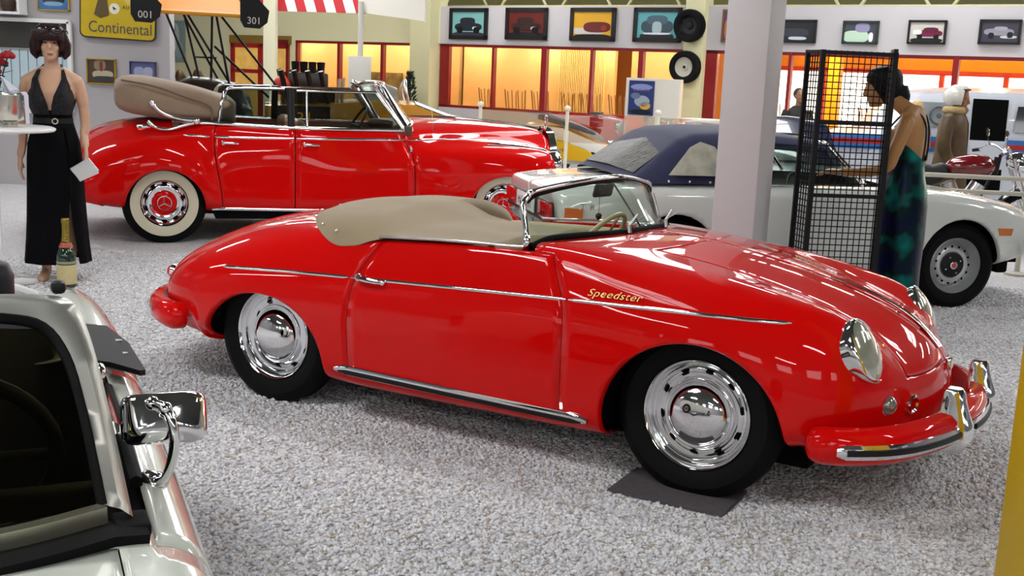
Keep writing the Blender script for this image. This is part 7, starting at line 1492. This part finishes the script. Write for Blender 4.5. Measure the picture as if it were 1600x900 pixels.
q = MB(); q.box((.05, 0, .38), (.40, .26, .20), None, .04); q.tube([(.02, 0, .45), (-.08, 0, .68)], [.09, .075], 14); q.tube([(.10, 0, .45), (.22, 0, .68)], [.09, .075], 14); q.build('engine', STEEL, mc, 40)
for y in (-.10, .10):
    q = MB(); q.tube([(.72, y, .33), (.50, y * 1.1, .95)], .022, 10); q.build('fork_leg', CHROME, mc, 60)
q = MB(); q.tube(cr([(.30, -.40, 1.0), (.38, -.25, 1.06), (.47, -.08, 1.0), (.47, .08, 1.0), (.38, .25, 1.06), (.30, .40, 1.0)], 5), .012, 8); hb = q.build('handlebar', CHROME, mc, 60)
for y in (-.40, .40):
    q = MB(); q.tube([(.30, y, 1.0), (.26, y * 1.2, .985)], .018, 8); q.build('grip', BLACKP, hb, 60)
    q = MB(); q.tube([(.36, y * .7, 1.05), (.34, y * .8, 1.16)], .005, 6); q.lathe([(.0005, 0), (.045, 0), (.04, .012), (.0005, .014)], 16, axis_m((.34, y * .82, 1.18), (1, 0, .1))); q.build('mirror', CHROME, hb, 60)
q = MB(); q.lathe([(.0005, -.10), (.06, -.09), (.085, -.03), (.09, .03), (.082, .045), (.0005, .055)], 24, axis_m((.56, 0, .92), (1, 0, 0))); q.build('headlamp', CHROME, mc, 50)
for y in (-.14, .14):
    q = MB(); q.lathe([(.0005, -.05), (.045, -.045), (.05, .02), (.0005, .035)], 16, axis_m((.58, y, .87), (1, 0, 0))); q.build('spot_lamp', CHROME, mc, 50)
    q = MB(); q.tube(cr([(.25, y * 1.1, .42), (.20, y * 1.3, .22), (-.10, y * 1.35, .20), (-.75, y * 1.4, .26)], 5), [.025] * 8 + [.035] * 8, 10); q.build('exhaust_pipe', CHROME, mc, 60)
q = MB(); q.tube([(-.70, .0, .33), (-.10, 0, .45), (.15, 0, .30), (.35, 0, .80), (-.15, 0, .78), (-.70, 0, .33)], .025, 8); q.tube([(.38, 0, .95), (.36, 0, .78)], .035, 8); q.build('frame', BLACKM, mc, 40)
q = MB(); q.tube([(-.05, -.1, .25), (-.12, -.30, .0)], .012, 6); q.build('side_stand', CHROME, mc, 40)
# ---------------------------------------------------------------- white rail fence behind the soft-top car
rf = thing('rail_fence', 'white two-rail barrier behind the white soft-top car', 'barrier', (0, 0, 0), 0); RA, RB = Vector((3.30, 9.95, 0)), Vector((5.6, 9.85, 0))
for z in (.85, .72):
    q = MB(); q.tube([RA + Vector((0, 0, z + .0)), RB + Vector((0, 0, z - .01))], .020, 8); q.build('rail', mat('rail_cream', 'bdb8a8', .5), rf, 40)
for t in (0, .5, 1.):
    P = RA.lerp(RB, t); q = MB(); q.tube([P, P + Vector((0, 0, .92))], .024, 8); q.lathe([(.0005, 0), (.11, 0), (.11, .02), (.03, .035)], 16, Matrix.Translation(P)); q.build('post', MATS['rail_cream'], rf, 40)
# ---------------------------------------------------------------- dark saloon glimpsed between column and grid
sl = thing('dark_saloon', 'dark blue saloon with pale windows glimpsed between the column and the grid screen', 'car', (2.75, 12.0, 0), 1.45); sl.scale = (.72, .70, .90)
NV = mat('navy_paint', '1c2038', .25, coat=1.)
def ssec(x, w_, zb, zt): return [Vector((x, -w_, zb)), Vector((x, -w_ - .03, .55)), Vector((x, -w_ + .0, zt - .06)), Vector((x, -w_ + .08, zt)), Vector((x, 0, zt + .02)), Vector((x, w_ - .08, zt)), Vector((x, w_, zt - .06)), Vector((x, w_ + .03, .55)), Vector((x, w_, zb))]
rows = [ssec(-1.9, .70, .35, .62), ssec(-1.85, .76, .30, .82), ssec(-1.2, .80, .26, .90), ssec(-.4, .80, .25, .93), ssec(.5, .80, .25, .93), ssec(1.2, .78, .26, .88), ssec(1.75, .74, .30, .80), ssec(1.85, .68, .35, .62)]
q = MB(); q.grid(rows); q.f.append(tuple(range(9))); q.f.append(tuple(range(len(q.v) - 9, len(q.v)))); q.mi += [0, 0]; q.build('body', [mat('silver_body', '9aa0a4', .3, coat=.8)], sl, 40)
q = MB(); cab = [(-1.25, .66, .90), (-.85, .56, 1.30), (-.5, .54, 1.36), (.25, .54, 1.34), (.75, .66, .92)]
q.grid([[Vector((x, -w_ - .06 if z < 1 else -w_, z)), Vector((x, -w_ * .8, z + .02)), Vector((x, 0, z + .04)), Vector((x, w_ * .8, z + .02)), Vector((x, w_ + .06 if z < 1 else w_, z))] for x, w_, z in cab]); q.solid(.02); q.build('roof', NV, sl, 40)
for sy in (-1, 1):
    q = MB(); q.poly([(-1.1, sy * .72, .93), (.62, sy * .72, .93), (.22, sy * .56, 1.30), (-.78, sy * .57, 1.28)], .01, (0, sy, .3)); q.build('side_window', mat('saloon_glass', '8fa09a', .15, coat=1.), sl, 0)
    q = MB(); q.box((0, sy * .815, .80), (3.4, .03, .10), None, .01); q.build('waist_band', NV, sl)
q = MB(); q.sweep(cr([(-1.75, -.82, .46), (-1.93, -.6, .46), (-1.97, 0, .46), (-1.93, .6, .46), (-1.75, .82, .46)], 5), [(-.05, -.05), (.0, -.05), (.0, .05), (-.05, .05)]); q.build('bumper', CHROME, sl)
for x in (-1.15, 1.2):
    for y in (-.70, .70): wheel(sl, x, y, .30, .306, .18, .08, 'steel')
